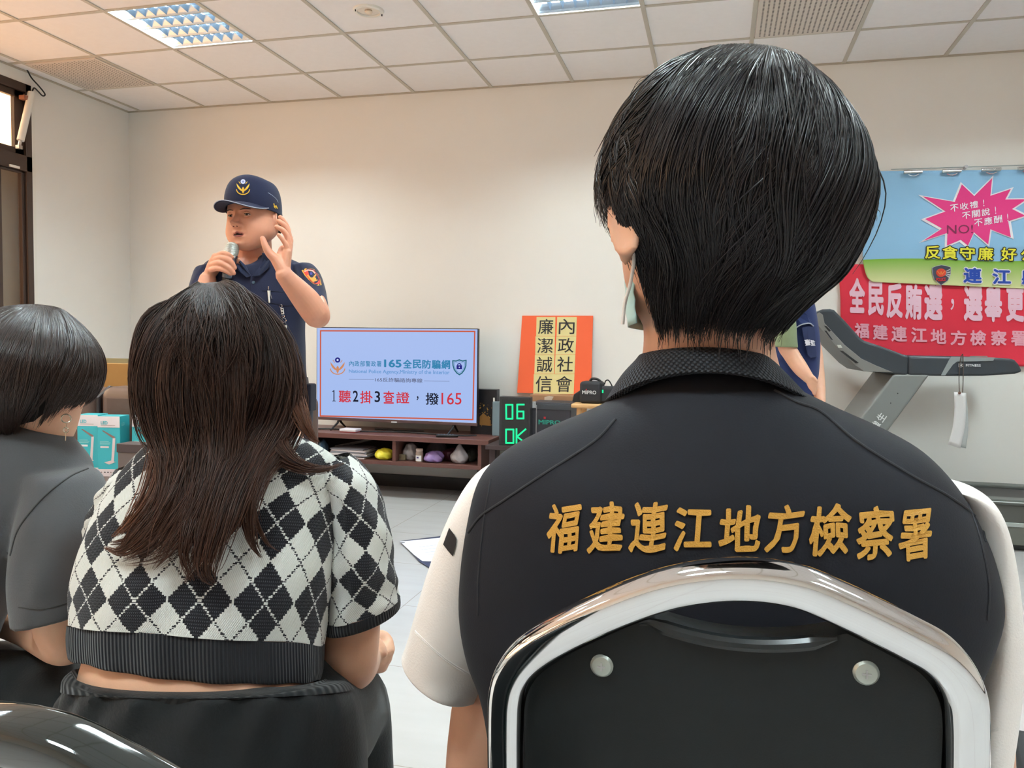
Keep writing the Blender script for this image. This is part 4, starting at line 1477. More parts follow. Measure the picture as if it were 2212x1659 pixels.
def lamp_carton(TL, TR, BL, dist, depth, label, tilt=0.0):
    """front face from three pixels at a common depth"""
    a, b, c = at(*TL, dist), at(*TR, dist), at(*BL, dist)
    w = (b - a).length
    h = (a - c).length
    ex = Vector((b.x - a.x, b.y - a.y, 0)).normalized()
    n = Vector((ex.y, -ex.x, 0))
    base = Vector((c.x, c.y, ZSEAT + .001))
    ez = (Vector((0, 0, 1)) + ex * tilt).normalized()
    if h > .6:
        h = .6
    t = thing('lamp_carton', label, 'carton', base + ex * w / 2, 'teal desk-lamp cartons on the sofa')

    def fp(u, v, k=0.0):
        return base + ex * (u * w) + ez * (v * h) + n * (.0015 * k)
    A = [fp(0, 0), fp(1, 0), fp(1, 1), fp(0, 1)]
    B = [p - n * depth for p in A]
    MB().add(A + B, [(0, 1, 2, 3), (7, 6, 5, 4), (0, 4, 5, 1), (1, 5, 6, 2), (2, 6, 7, 3), (3, 7, 4, 0)]).build('carton', m_teal, t, smooth=False, bevel=.002)

    def dec(nm, VF, mt, k=1.0):
        decal(nm, VF, lambda u, v: fp(u, v, k), mt, t)
    dec('white_band', rect2d(0.003, .815, .997, .998), m_cw)
    dec('white_band', rect2d(0.003, .002, .997, .125), m_cw)
    dec('lamp_base', poly2d([(.28, .235), (.5, .20), (.80, .245), (.6, .268)]), m_pl)
    dec('lamp_stem', poly2d([(.60, .25), (.72, .25), (.80, .64), (.68, .64)]), m_pl)
    dec('lamp_head', poly2d([(.20, .76), (.26, .765), (.78, .66), (.76, .635), (.66, .64)]), m_brn)
    dec('caption_bar', rect2d(.12, .475, .50, .505), m_cw)
    dec('caption_lines', merge2d(rect2d(.10, .555, .58, .565), rect2d(.10, .575, .5, .585), rect2d(.10, .535, .54, .545)), m_ltq)
    dec('lettering', text_fit('LED', .16, .865, .46, .92, .02), m_teal, 2.0)
    dec('caption_lines', rect2d(.16, .845, .80, .850), m_brn, 2.0)
    for k in range(4):
        dec('icon', rect2d(.14 + .14 * k, .065, .14 + .14 * k + (.07 if k in (1, 2) else .05), .08), m_brn if k not in (1, 2) else m_black, 2.0)
    # side print
    sd = lambda u, v: base + ex * (w + .0015) + ez * (v * h) - n * (u * depth)
    decal('lettering', text_fit('LED', .15, .84, .45, .89, .03), sd, m_ltq, t)
    return t


lamp_carton((176, 887), (221, 885), (168, 1017), 3.97, .10, 'teal desk-lamp carton on the sofa, the one next to the earring wearer')
lamp_carton((227, 886), (275, 885), (212, 1016), 3.93, .10, 'teal desk-lamp carton on the sofa, middle of three, partly behind the dark box')
lamp_carton((299, 885), (348, 890), (283, 1016), 3.95, .10, 'teal desk-lamp carton on the sofa, half hidden by the long-haired woman', .03)

# brown carton behind the sofa
kb0, kb1 = aty(196, 784, SB + .42), aty(286, 784, SB + .42)
o = thing('cardboard_box', 'tall plain brown cardboard box standing behind the sofa', 'box', ((kb0.x + kb1.x) / 2, SB + .62, 0))
m_kraft = mat('kraft card', srgb(176, 134, 78), .8, noise=.06, nscale=20)
MB().boxmm((kb0.x, SB + .42, 0), (kb1.x + .02, SB + .82, kb0.z)).build('box_body', m_kraft, o, smooth=False, bevel=.002)
mb = MB()
e0, e1 = aty(210, 783, SB + .47), aty(280, 783, SB + .47)
mb.add([(e0.x, SB + .46, kb0.z), (e1.x, SB + .46, kb0.z), (e1.x - .02, SB + .47, kb0.z + .028), (e0.x + .02, SB + .47, kb0.z + .028), (e0.x, SB + .52, kb0.z), (e1.x, SB + .52, kb0.z), (e1.x - .02, SB + .51, kb0.z + .028), (e0.x + .02, SB + .51, kb0.z + .028)],
       [(0, 1, 2, 3), (7, 6, 5, 4), (0, 4, 5, 1), (1, 5, 6, 2), (2, 6, 7, 3), (3, 7, 4, 0)])
mb.build('top_flap', mat('olive tape', srgb(112, 104, 72), .5), o, smooth=False)

# ================================================================== chairs
m_vinyl = mat('black vinyl', srgb(22, 26, 28), .5, bump=.10, bscale=700, spec=.3)
m_vinylg = mat('glossy black piping', srgb(30, 34, 36), .22)
m_rivet = mat('nickel rivet', (0.50, 0.54, 0.50, 1), .45, .9)
YCH = .62
RECL = .2126                       # the back reclines about twelve degrees
chp = on_plane((0, YCH, .72), (0, 1, RECL))


def yb(z):
    return YCH - (z - .72) * RECL


arc_px = [(1093, 1700), (1092, 1560), (1096, 1490), (1112, 1446), (1146, 1408), (1216, 1364), (1338, 1307), (1458, 1267), (1590, 1251), (1714, 1264), (1822, 1306), (1960, 1374), (2030, 1416), (2072, 1472), (2086, 1545), (2084, 1700)]
arc = [chp(*p) for p in arc_px]
ccx = (arc[0].x + arc[-1].x) / 2


def make_chair(label):
    t = thing('banquet_chair', label, 'chair', (ccx, YCH + .22, 0), 'black padded arch-back chairs')
    P = [Vector(p) for p in arc]
    lo = [Vector((P[0].x * .97 + ccx * .03, yb(.50), .50)), Vector((P[0].x, yb(P[0].z - .03), P[0].z - .03))]
    hi = [Vector((P[-1].x, yb(P[-1].z - .03), P[-1].z - .03)), Vector((P[-1].x * .97 + ccx * .03, yb(.50), .50))]
    path = catmull([tuple(p) for p in lo + P + hi], 150)
    # oval chrome tube, flatter front to back
    MB().tube(path, .0136, 36, ref=(0, 1, RECL), p=3.4).build('back_frame', m_chrome, t, angle=0)
    # padded back: outline inset from the arch, with a hollow under the crown
    pin = catmull([tuple(p) for p in P], 80)
    cen = Vector((ccx, yb(P[0].z - .02), P[0].z - .02))
    out = []
    for p in pin:
        p = Vector(p)
        d = (cen - p).normalized()
        out.append(p + d * .0146)
    zmax = max(p.z for p in out)
    dip = []
    for p in out:
        u = (p.x - chp(1592, 1300).x)
        hw = .072
        if abs(u) < hw and p.z > zmax - .06:
            zl = chp(1590, 1374).z + (chp(1440, 1322).z - chp(1590, 1374).z) * (u / hw) ** 2
            p = Vector((p.x, yb(min(p.z, zl)), min(p.z, zl)))
        dip.append(p)
    bot = [Vector((dip[-1].x, yb(.49), .49)), Vector((dip[0].x, yb(.49), .49))]
    loop = dip + bot
    back = [p + Vector((0, .0, 0)) for p in loop]
    ctr = Vector((ccx, yb(.7), (chp(1590, 1374).z + .49) / 2))
    rings = []
    for k, (s, dy) in enumerate(((.0, -.004), (.5, -.005), (.93, -.004), (.985, -.001), (1.0, .006), (1.0, .022), (.96, .036), (.7, .044), (.0, .046))):
        rings.append([Vector((ctr.x + (p.x - ctr.x) * max(s, .001), yb(ctr.z + (p.z - ctr.z) * max(s, .001)) + dy, ctr.z + (p.z - ctr.z) * max(s, .001))) for p in loop])
    MB().grid(rings, closed=True).build('back_pad', m_vinyl, t, angle=.9)
    edge = [p + Vector((0, -.003, -.004)) for p in dip if abs(p.x - chp(1592, 1300).x) < .072 and p.z > zmax - .06]
    if len(edge) > 3:
        e2 = catmull([tuple(p) for p in edge], 40)
        MB().tube(e2, [.0055 * min(1, .25 + 6 * min(i, 39 - i) / 39) for i in range(40)], 10).build('piping', m_vinylg, t)
        pass
    for px, py in ((1302, 1432), (1868, 1447)):
        c = chp(px, py)
        c.y = yb(c.z) - .004
        MB().lathe(c, [(.0086, 0), (.0086, .0015), (.0070, .0034), (.0040, .0042), (.001, .0036)], axis=(0, -1, 0), seg=24).build('rivet', m_rivet, t)
        MB().box(c + Vector((0, -.0043, 0)), (.006, .001, .0012)).box(c + Vector((0, -.0043, 0)), (.0012, .001, .006)).build('rivet_slot', m_steel, t, smooth=False)
    hw = (arc[-1].x - arc[0].x) / 2 + .012
    MB().boxmm((ccx - hw, YCH + .075, .42), (ccx + hw, YCH + .48, .485)).build('seat', m_vinyl, t, smooth=True, bevel=.03, bseg=4, angle=1.0)
    for sx in (-1, 1):
        x = ccx + sx * (hw - .02)
        MB().tube(catmull([(P[0 if sx < 0 else -1].x * .97 + ccx * .03, yb(.51), .51), (x, YCH + .065, .40), (x + sx * .02, YCH - .06, .0)], 14), .0125, 12).build('leg', m_chrome, t)
        MB().tube(catmull([(x, YCH + .09, .41), (x, YCH + .40, .41), (x, YCH + .445, .37), (x + sx * .01, YCH + .47, 0)], 24), .0125, 12).build('leg', m_chrome, t)
    return t


ch0 = make_chair('black chair with a chrome arch back, carrying the man in the lettered vest')
ch1 = copy_tree(ch0)
ch1['label'] = 'black chair, only its dark glossy top arc seen, behind the argyle sweater'
for c_ in ch1.children:
    if c_.name.startswith('back_frame'):
        c_.material_slots[0].link = 'OBJECT'
        c_.material_slots[0].material = mat('gloss black lacquer', srgb(20, 30, 30), .08, spec=.8, coat=.6)
tip = at(-20, 1572, .40)
apex = chp(1590, 1242)
ch1.scale = (1, 1, (tip.z) / apex.z)
ch1.location = Vector((tip.x - (apex.x - ch0.location.x), tip.y - (apex.y - ch0.location.y), 0))

# seat of a further chair at the right edge
q = atz(2163, 1562, .50)
o = thing('padded_stool', 'black padded seat at the bottom right corner beside the man in the vest', 'stool', (q.x + .24, q.y - .16, 0))
Rz = Matrix.Rotation(-.22, 3, 'Z')
c = q + Rz @ Vector((.23, -.20, 0))
MB().box((c.x, c.y, .455), (.46, .40, .09), Rz).build('cushion', m_vinyl, o, smooth=True, bevel=.018, bseg=4, angle=1.0)
cn = [c + Rz @ Vector((sx * .222, sy * .192, 0)) for sx, sy in ((-1, -1), (1, -1), (1, 1), (-1, 1))]
MB().tube([(p.x, p.y, .492) for p in cn], .005, 8, closed=True).build('piping', mat('grey piping', srgb(110, 114, 120), .4), o)
for sx, sy in ((-1, -1), (1, -1), (1, 1), (-1, 1)):
    p = c + Rz @ Vector((sx * .19, sy * .16, 0))
    MB().cyl((p.x, p.y, 0), (p.x, p.y, .42), .012).build('leg', m_chrome, o)
q = c + Rz @ Vector((.02, -.10, 0))
pz = MB().box((q.x, q.y, .5035), (.21, .15, .003), Rz).build('paper_sheet', pm, None, False, loc=(q.x, q.y, .503))
tag(pz, 'white paper lying on the padded seat at the right edge', 'paper')

# folded paper and dark folder on the floor
Z0 = .002
f0 = [atz(*p, .004) for p in ((866, 1170), (1010, 1152), (1010, 1262), (940, 1235), (905, 1213))]
o = thing('document', 'white sheet over a dark blue folder lying on the floor tiles', 'document', f0[0])
MB().add([Vector((p.x, p.y, .003)) for p in f0] + [Vector((p.x, p.y, .008)) for p in f0],
         [(0, 1, 2, 3, 4), (9, 8, 7, 6, 5)] + [(i, 5 + i, 5 + (i + 1) % 5, (i + 1) % 5) for i in range(5)]).build('folder', mat('navy folder', srgb(46, 52, 78), .4), o, smooth=False)
w0 = [atz(*p, .010) for p in ((864, 1170), (1006, 1157), (996, 1214), (912, 1212), (894, 1198))]
MB().add([Vector((p.x, p.y, .009)) for p in w0] + [Vector((p.x, p.y, .011)) for p in w0],
         [(0, 1, 2, 3, 4), (9, 8, 7, 6, 5)] + [(i, 5 + i, 5 + (i + 1) % 5, (i + 1) % 5) for i in range(5)]).build('sheet', mat('bluish white paper', srgb(226, 226, 240), .7), o, smooth=False)
fl_ = on_plane((0, 0, .0118), (0, 0, 1))
for k in range(5):
    a_, b_ = (904 + 7 * k, 1182 + 5.4 * k), (968, 1174 + 7.5 * k)
    pxdecal('text_line', stroke2d([a_, b_], .6), fl_, mat('pale grey ink', srgb(168, 170, 196), .8), o, 0)
pxdecal('text_line', stroke2d([(866, 1172), (874, 1171.5)], 1.2), fl_, m_black, o, 0)
# ================================================================== people: shared tools
FH = Vector((CF.x, CF.y, 0)).normalized()      # horizontal view direction
RH = Vector((CR.x, CR.y, 0)).normalized()
UP = Vector((0, 0, 1))


def mesh_np(name, V, Q):
    """mesh from arrays: V (n,3), Q (m,4)"""
    me = bpy.data.meshes.new(name)
    V = np.ascontiguousarray(V, np.float32)
    Q = np.ascontiguousarray(Q, np.int32)
    me.vertices.add(len(V))
    me.vertices.foreach_set('co', V.ravel())
    k = Q.shape[1]
    me.loops.add(Q.size)
    me.loops.foreach_set('vertex_index', Q.ravel())
    me.polygons.add(len(Q))
    me.polygons.foreach_set('loop_start', np.arange(0, Q.size, k, dtype=np.int32))
    me.polygons.foreach_set('use_smooth', np.ones(len(Q), bool))
    me.update(calc_edges=True)
    me.validate()
    return me


def strands_mesh(name, S, R, parent, material, sides=3, tint=None):
    """S (N,n,3) strand paths, R (N,n) radii -> one mesh of fine tubes; tint (N,n) colour mix"""
    S = np.asarray(S, float)
    N, n, _ = S.shape
    T = np.gradient(S, axis=1)
    T /= np.linalg.norm(T, axis=2, keepdims=True) + 1e-9
    ref = RNG.normal(size=(N, 1, 3))
    ref = np.broadcast_to(ref, S.shape)
    A = ref - T * (ref * T).sum(2, keepdims=True)
    A /= np.linalg.norm(A, axis=2, keepdims=True) + 1e-9
    B = np.cross(T, A)
    ang = np.arange(sides) * 2 * PI / sides
    V = S[:, :, None, :] + R[:, :, None, None] * (A[:, :, None, :] * np.cos(ang)[None, None, :, None] + B[:, :, None, :] * np.sin(ang)[None, None, :, None])
    V = V.reshape(-1, 3)
    base = (np.arange(N) * n * sides)[:, None, None]
    i = np.arange(n - 1)[None, :, None] * sides
    j = np.arange(sides)[None, None, :]
    j2 = (j + 1) % sides
    Q = np.stack([base + i + j, base + i + j2, base + i + sides + j2, base + i + sides + j], -1).reshape(-1, 4)
    org = world_loc(parent)
    me = mesh_np(name, V - np.array(org)[None, :], Q)
    if tint is not None:
        at_ = me.attributes.new('tint', 'FLOAT', 'POINT')
        at_.data.foreach_set('value', np.repeat(np.asarray(tint, np.float32).reshape(-1), sides))
    ob = bpy.data.objects.new(name, me)
    COL.objects.link(ob)
    ob.parent = parent
    me.materials.append(material)
    return ob


def hair_mat(name, c1, c2, rough=.36, spec=.5):
    m = bpy.data.materials.new(name)
    m.use_nodes = True
    nt = m.node_tree
    b = nt.nodes['Principled BSDF']
    a = nt.nodes.new('ShaderNodeAttribute')
    a.attribute_name = 'tint'
    nt.links.new(nmix(nt, a.outputs['Fac'], c1, c2), b.inputs['Base Color'])
    b.inputs['Roughness'].default_value = rough
    b.inputs['Specular IOR Level'].default_value = spec
    return m


def fabric(name, col, rough=.85, sheen=.15, nz=.06, bump=.25, bscale=500):
    return mat(name, col, rough, noise=nz, nscale=35, bump=bump, bscale=bscale, sheen=sheen, spec=.25)


m_skin = mat('warm skin', srgb(224, 172, 144), .52, noise=.06, nscale=60, spec=.4, sss=.12, bump=.08, bscale=500)
m_skin2 = mat('tan skin', srgb(230, 180, 150), .52, noise=.06, nscale=60, spec=.4, sss=.12, bump=.08, bscale=500)
m_skin3 = mat('ruddy skin', srgb(216, 152, 124), .48, noise=.06, nscale=50, spec=.45, sss=.12, bump=.08, bscale=500)


class Px:
    """ring control in pixels: left px, right px, depth or Y of the centre, half thickness"""
    def __init__(s, mode='d', D=None):
        s.mode, s.D = mode, D or FH

    def ring(s, row, n=72, p=2.3):
        lx, ly, rx, ry, c, b = row[:6]
        f = (lambda x, y: at(x, y, c)) if s.mode == 'd' else (lambda x, y: aty(x, y, c))
        L, R = f(lx, ly), f(rx, ry)
        A = (R - L) / 2
        ce = (R + L) / 2
        an = A.normalized()
        D = (s.D - an * s.D.dot(an)).normalized()
        out = []
        for k in range(n):
            a = 2 * PI * k / n - PI / 2          # starts at the near side
            out.append(ce + A * sup(math.cos(a), p) + D * (b * sup(math.sin(a), p)))
        return out

    def loft(s, rows, levels, n=72, p=2.3):
        rows = catmull(rows, levels)
        return [s.ring(r, n, p) for r in rows]


def metric_uv(G):
    """u: metres around from the near mid line, v: metres along"""
    n, m = len(G), len(G[0])
    vv = [0.0]
    for i in range(1, n):
        vv.append(vv[-1] + (Vector(G[i][0]) - Vector(G[i - 1][0])).length)
    uu = []
    for r in G:
        acc = [0.0]
        for j in range(1, m + 1):
            acc.append(acc[-1] + (Vector(r[j % m]) - Vector(r[j - 1])).length)
        tot = acc[-1]
        uu.append(acc)
    h = m // 2
    return lambda i, j: (uu[i][j] - (uu[i][m] if j > h else 0.0), vv[i])


def surf(bv, fallback=None):
    """pixel -> point of the surface seen there, lifted w towards the viewer"""
    def f(px, py, w=0.0):
        d = ray(px, py).normalized()
        h = bv.ray_cast(CO, d)
        if h[0] is None:
            h = bv.find_nearest(fallback(px, py) if fallback else CO + d * 2)
            return Vector(h[0]) - d * w
        return Vector(h[0]) - d * w
    return f


def bvh_objs(obs):
    V, F = [], []
    for o in obs:
        off = world_loc(o.parent) if o.parent else o.location
        k = len(V)
        V += [v.co + off for v in o.data.vertices]
        F += [tuple(i + k for i in p.vertices) for p in o.data.polygons]
    return BVHTree.FromPolygons(V, F)


class Frame:
    def __init__(s, o, x, y, z, k=1.0):
        s.o, s.x, s.y, s.z, s.k = Vector(o), Vector(x).normalized(), Vector(y).normalized(), Vector(z).normalized(), k

    def __call__(s, x, y, z):
        return s.o + (s.x * x + s.y * y + s.z * z) * s.k


def head_frame(o, face, tilt=0.0, pitch=0.0, k=1.0):
    """x: person's right, y: face direction, z: up"""
    y = Vector(face).normalized()
    x = y.cross(UP).normalized()
    z = x.cross(y).normalized()
    Rp = Matrix.Rotation(pitch, 3, x)
    y, z = Rp @ y, Rp @ z
    Rt = Matrix.Rotation(tilt, 3, y)
    return Frame(o, Rt @ x, y, Rt @ z, k)


HEAD = [(.117, .006, -.004, -.024), (.112, .030, .022, -.055), (.100, .052, .050, -.076), (.080, .066, .070, -.090), (.055, .0735, .082, -.098), (.030, .0765, .087, -.100),
        (.005, .0765, .087, -.098), (-.020, .0755, .086, -.090), (-.040, .073, .085, -.076), (-.060, .068, .083, -.056), (-.080, .059, .080, -.032), (-.097, .046, .075, -.006), (-.108, .031, .067, .014), (-.115, .010, .052, .030)]


def head_shape(mb, fr, wide=1.0, fat=0.0, detail=True, nose=1.0, open_mouth=0.0):
    rows = catmull(HEAD, 92)
    G = []
    nu = 120

    def g(x, z, x0, z0, sx, sz):
        return math.exp(-((x - x0) / sx) ** 2 - ((z - z0) / sz) ** 2)
    for z, w, f, b in rows:
        w = max(w, .003) * wide
        yc, ry = (f + b) / 2, max((f - b) / 2, .003)
        ring = []
        for k in range(nu):
            a = 2 * PI * k / nu
            x = w * sup(math.cos(a), 2.25)
            y = yc + ry * sup(math.sin(a), 2.15)
            if fat and z < .0:
                x *= 1 + fat * math.exp(-((z + .055) / .035) ** 2)
            if detail and math.sin(a) > 0:
                s_ = min(1.0, math.sin(a) * 1.6)
                ax = abs(x)
                d = 0.0
                d += .0075 * g(x, z, 0, .004, .008, .014) + .014 * nose * g(x, z, 0, -.016, .0085, .013) + .0175 * nose * g(x, z, 0, -.029, .0105, .008)
                d += .0085 * nose * g(ax, z, .0125, -.0325, .006, .006)
                d -= .0045 * g(x, z, 0, -.043, .012, .004)
                d -= .0085 * g(ax, z, .032, .003, .015, .0095)
                d += .0040 * g(ax, z, .030, .021, .020, .006)
                d += .0035 * g(ax, z, .043, -.022, .018, .016)
                d -= .0030 * g(ax, z, .027, -.050, .006, .014)
                d += .0060 * g(x, z, 0, -.0555, .019, .0035) + .0062 * g(x, z, 0, -.0680 - open_mouth, .016, .0042)
                d -= (.0045 + open_mouth * .9) * g(x, z, 0, -.0615 - open_mouth * .5, .020, .0016 + open_mouth * .45)
                d -= .0040 * g(x, z, 0, -.0790, .018, .0055)
                d += .0065 * g(x, z, 0, -.097, .015, .010)
                y += d * s_
            ring.append(fr(x, y, z))
        G.append(ring)
    mb.grid(G, closed=True, caps=True)


def ear_shape(mb, fr, side, wide=1.0, flare=.38):
    c = (side * .079 * wide, -.012, -.012)
    R = Matrix((fr.x, fr.y, fr.z)).transposed()
    tilt = R @ Matrix.Rotation(side * -flare, 3, 'Z') @ Matrix.Rotation(-.18, 3, 'X')
    mb.ell(fr(*c), (.0065 * fr.k, .0175 * fr.k, .030 * fr.k), tilt, 16, 14)
    rim = []
    for a in np.linspace(-2.0, 2.6, 22):
        p = Vector((side * (.006 + .004 * math.cos(a)), -math.cos(a) * .0165 * (1 if a < 1.2 else .8) * -1 - .004, math.sin(a) * .030))
        rim.append(Vector(fr(*c)) + tilt @ (p * fr.k))
    mb.capsule(rim[::3], [.0042 * fr.k] * len(rim[::3]), 8)
    mb.ell(fr(c[0] + side * .001, c[1] + .006, c[2] - .028), (.0055 * fr.k, .008 * fr.k, .009 * fr.k), R, 12, 10)


def eyes_for(fr, parent, wide=1.0, skin=None):
    m_eye = mat('eye white', srgb(214, 204, 196), .25)
    m_iris = mat('dark iris', srgb(34, 24, 20), .2)
    m_lash = mat('lash line', srgb(40, 28, 24), .6)
    for s in (-1, 1):
        c = Vector(fr(s * .0325 * wide, .0692, .0035))
        R = Matrix((fr.x, fr.y, fr.z)).transposed()
        e = MB().ell(c, (.0125 * fr.k, .0115 * fr.k, .0085 * fr.k), R, 20, 14).build('eye', m_eye, parent)
        q = Vector(fr(s * .0325 * wide - .0015, .0705 + .0096, .0030))
        MB().ell(q, (.0048 * fr.k, .0022 * fr.k, .0048 * fr.k), R, 14, 10).build('iris', m_iris, e)
        lid = [fr(s * .0325 * wide + .0125 * t, .0705 + .0112 * math.sqrt(max(0, 1 - (.9 * t) ** 2)) - .001, .0035 + .0052 * math.sqrt(max(0, 1 - t * t)) - .0006 * s * t) for t in np.linspace(-1, 1, 9)]
        MB().tube(catmull([tuple(p) for p in lid], 16), [.0011 + .0012 * math.sin(PI * i / 15) for i in range(16)], 8).build('upper_eyelid', m_lash, parent)
        lid = [fr(s * .0325 * wide + .013 * t, .0705 + .0122 * math.sqrt(max(0, 1 - (.9 * t) ** 2)) - .002, .0065 + .0052 * math.sqrt(max(0, 1 - t * t))) for t in np.linspace(-1, 1, 9)]
        MB().tube(catmull([tuple(p) for p in lid], 16), [.0014 + .0032 * math.sin(PI * i / 15) for i in range(16)], 8).build('eyelid_fold', skin or m_skin3, parent)
        lid = [fr(s * .0325 * wide + .012 * t, .0705 + .0115 * math.sqrt(max(0, 1 - (.9 * t) ** 2)) - .001, .0030 - .0062 * math.sqrt(max(0, 1 - t * t))) for t in np.linspace(-1, 1, 9)]
        MB().tube(catmull([tuple(p) for p in lid], 16), [.0012 + .0022 * math.sin(PI * i / 15) for i in range(16)], 8).build('lower_eyelid', skin or m_skin3, parent)
        br = [fr(s * (.012 + .036 * t) * wide, .0865 - .010 * t * t, .0195 + .004 * math.sin(PI * t * .8)) for t in np.linspace(0, 1, 8)]
        MB().tube(catmull([tuple(p) for p in br], 16), [.0010 + .0026 * math.sin(PI * (.15 + .8 * i / 15)) for i in range(16)], 8, flat=.7).build('eyebrow', mat('brow hair', srgb(70, 48, 40), .8), parent)


def pxs(pts):
    return [at(*p) for p in pts]


def shell_hair(parent, rows, mode_Y, D, n_str, tend, mat_, seed, npt=14, r0=.0008, jit=.010, tint=.35, drift=.25, lift=.0, clumps=260, whorl=.0, inner=.94, tip_scatter=.05, tstart=(.0, .25), wave=.03, lump=.018):
    """hair over a lofted head shell: strands run from the crown down the shell; tend(theta) -> last row fraction"""
    px = Px('y' if mode_Y else 'd', D)
    rs = np.random.default_rng(seed)
    LV, NA = 60, 96
    G = np.array([[tuple(p) for p in r] for r in px.loft(rows, LV, NA, 2.05)])
    C = G.mean(1, keepdims=True)

    def P(theta, t, rad):
        a = (theta / (2 * PI)) % 1.0 * NA
        i0 = np.floor(a).astype(int); fa = (a - i0)[..., None]
        v = np.clip(t, 0, 1) * (LV - 1)
        j0 = np.minimum(np.floor(v).astype(int), LV - 2); fv = (v - j0)[..., None]
        i0 %= NA; i1 = (i0 + 1) % NA
        p = (G[j0, i0] * (1 - fa) + G[j0, i1] * fa) * (1 - fv) + (G[j0 + 1, i0] * (1 - fa) + G[j0 + 1, i1] * fa) * fv
        c = C[j0, 0] * (1 - fv) + C[j0 + 1, 0] * fv
        return c + (p - c) * rad[..., None]
    # clumps
    cth = rs.uniform(0, 2 * PI, clumps)
    cst = rs.uniform(tstart[0], tstart[1], clumps) ** 1.0
    clen = rs.uniform(-.08, .02, clumps)
    cdr = rs.normal(0, drift, clumps)
    crad = rs.normal(0, lump, clumps)
    cph = rs.uniform(0, 2 * PI, clumps)
    cfr = rs.uniform(3, 7, clumps)
    rogue = np.where(rs.uniform(0, 1, n_str) < .05, rs.normal(0, 1, n_str), 0.0)
    ci = rs.integers(0, clumps, n_str)
    th0 = cth[ci] + rs.normal(0, .085, n_str)
    te = np.array([tend(x % (2 * PI)) for x in th0]) + clen[ci] + rs.normal(0, tip_scatter, n_str) * .5
    ts = cst[ci] + rs.normal(0, .02, n_str)
    ts = np.clip(ts, 0, np.maximum(te - .15, 0))
    s = np.linspace(0, 1, npt)[None, :]
    T = ts[:, None] + (te - ts)[:, None] * s
    TH = th0[:, None] + cdr[ci][:, None] * s ** 1.3 + (cth[ci] - th0)[:, None] * .55 * s ** 2 + whorl * (1 - s) ** 2 + wave * np.sin(cfr[ci][:, None] * s + cph[ci][:, None]) + rogue[:, None] * .12 * s
    depth = rs.uniform(0, 1, n_str) ** 1.6
    RAD = 1.0 - jit * 4 * depth[:, None] + crad[ci][:, None] * s + lift * np.sin(PI * np.clip(s * 1.1, 0, 1)) + .006 * np.sin(7 * s + 9 * cth[ci][:, None])
    RAD = RAD + np.abs(rogue)[:, None] * .018 * s - .012 * np.exp(-(s / .10) ** 2)
    S = P(TH, T, RAD)
    # lengthen past the last row: continue downwards
    over = np.clip(T - 1, 0, None)[..., None]
    S = S + np.array([0, 0, -1.0]) * over * .22
    R = r0 * (1 - .75 * s ** 3) * rs.uniform(.7, 1.3, n_str)[:, None]
    tn = np.clip(rs.uniform(0, tint, n_str)[:, None] + .15 * s, 0, 1)
    ob = strands_mesh('hair', S, R * np.ones_like(T), parent, mat_, 3, tn)
    # dark under-layer close to the scalp
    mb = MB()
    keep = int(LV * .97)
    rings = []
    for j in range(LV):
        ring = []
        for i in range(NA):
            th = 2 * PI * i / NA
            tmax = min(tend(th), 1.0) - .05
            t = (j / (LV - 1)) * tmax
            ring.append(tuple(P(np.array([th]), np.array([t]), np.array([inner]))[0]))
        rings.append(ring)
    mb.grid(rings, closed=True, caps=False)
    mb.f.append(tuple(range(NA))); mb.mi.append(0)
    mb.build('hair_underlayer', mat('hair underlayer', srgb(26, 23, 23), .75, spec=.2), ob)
    return ob
# ================================================================== the man in the lettered vest
man = thing('person', 'seated man with thick black hair, black vest with gold characters, back to the viewer', 'person', (.02, .84, 0))
YV = .80
pv = Px('y', Vector((0, 1, 0)))
vest_rows = [(1425, 792, 1640, 796, .805, .050), (1372, 830, 1716, 836, .803, .068), (1290, 878, 1806, 880, .80, .086), (1180, 925, 1900, 922, .80, .100), (1095, 972, 1985, 970, .80, .112), (1045, 1030, 2050, 1034, .80, .122), (1022, 1110, 2098, 1110, .80, .128),
             (1008, 1210, 2140, 1210, .80, .131), (1005, 1310, 2156, 1310, .80, .130), (1020, 1400, 2130, 1400, .80, .128), (1045, 1470, 2094, 1480, .80, .127), (1062, 1560, 2082, 1570, .815, .125), (1078, 1700, 2070, 1700, .84, .12), (1080, 1880, 2062, 1880, .87, .12), (1080, 2030, 2060, 2030, .88, .125)]
m_vest = mat('black vest cloth', srgb(28, 29, 36), .68, noise=.07, nscale=20, bump=.12, bscale=600, sheen=.03, spec=.2)
G = pv.loft(vest_rows, 80, 96, 2.35)
# soft creases across the back
for i, r in enumerate(G):
    for j, p in enumerate(r):
        w = .0022 * math.sin(p.x * 26 + p.z * 17) * math.sin(p.z * 21 - p.x * 8 + 1.0) + .0030 * math.exp(-((p.z - .93 - .25 * (p.x - .12)) / .02) ** 2) * math.exp(-((p.x - .16) / .07) ** 2)
        a = 2 * PI * j / 96 - PI / 2
        r[j] = p + Vector((0, -w, .026 * max(0, -math.sin(a)) ** 2 * max(0, 1 - i / 22)))
vest = MB().grid(G, closed=True).build('vest', m_vest, man, angle=0)
vb = bvh_objs([vest])
vs = surf(vb)
m_gold = mat('gold embroidery', srgb(206, 152, 62), .5, noise=.10, nscale=120, bump=.4, bscale=800)
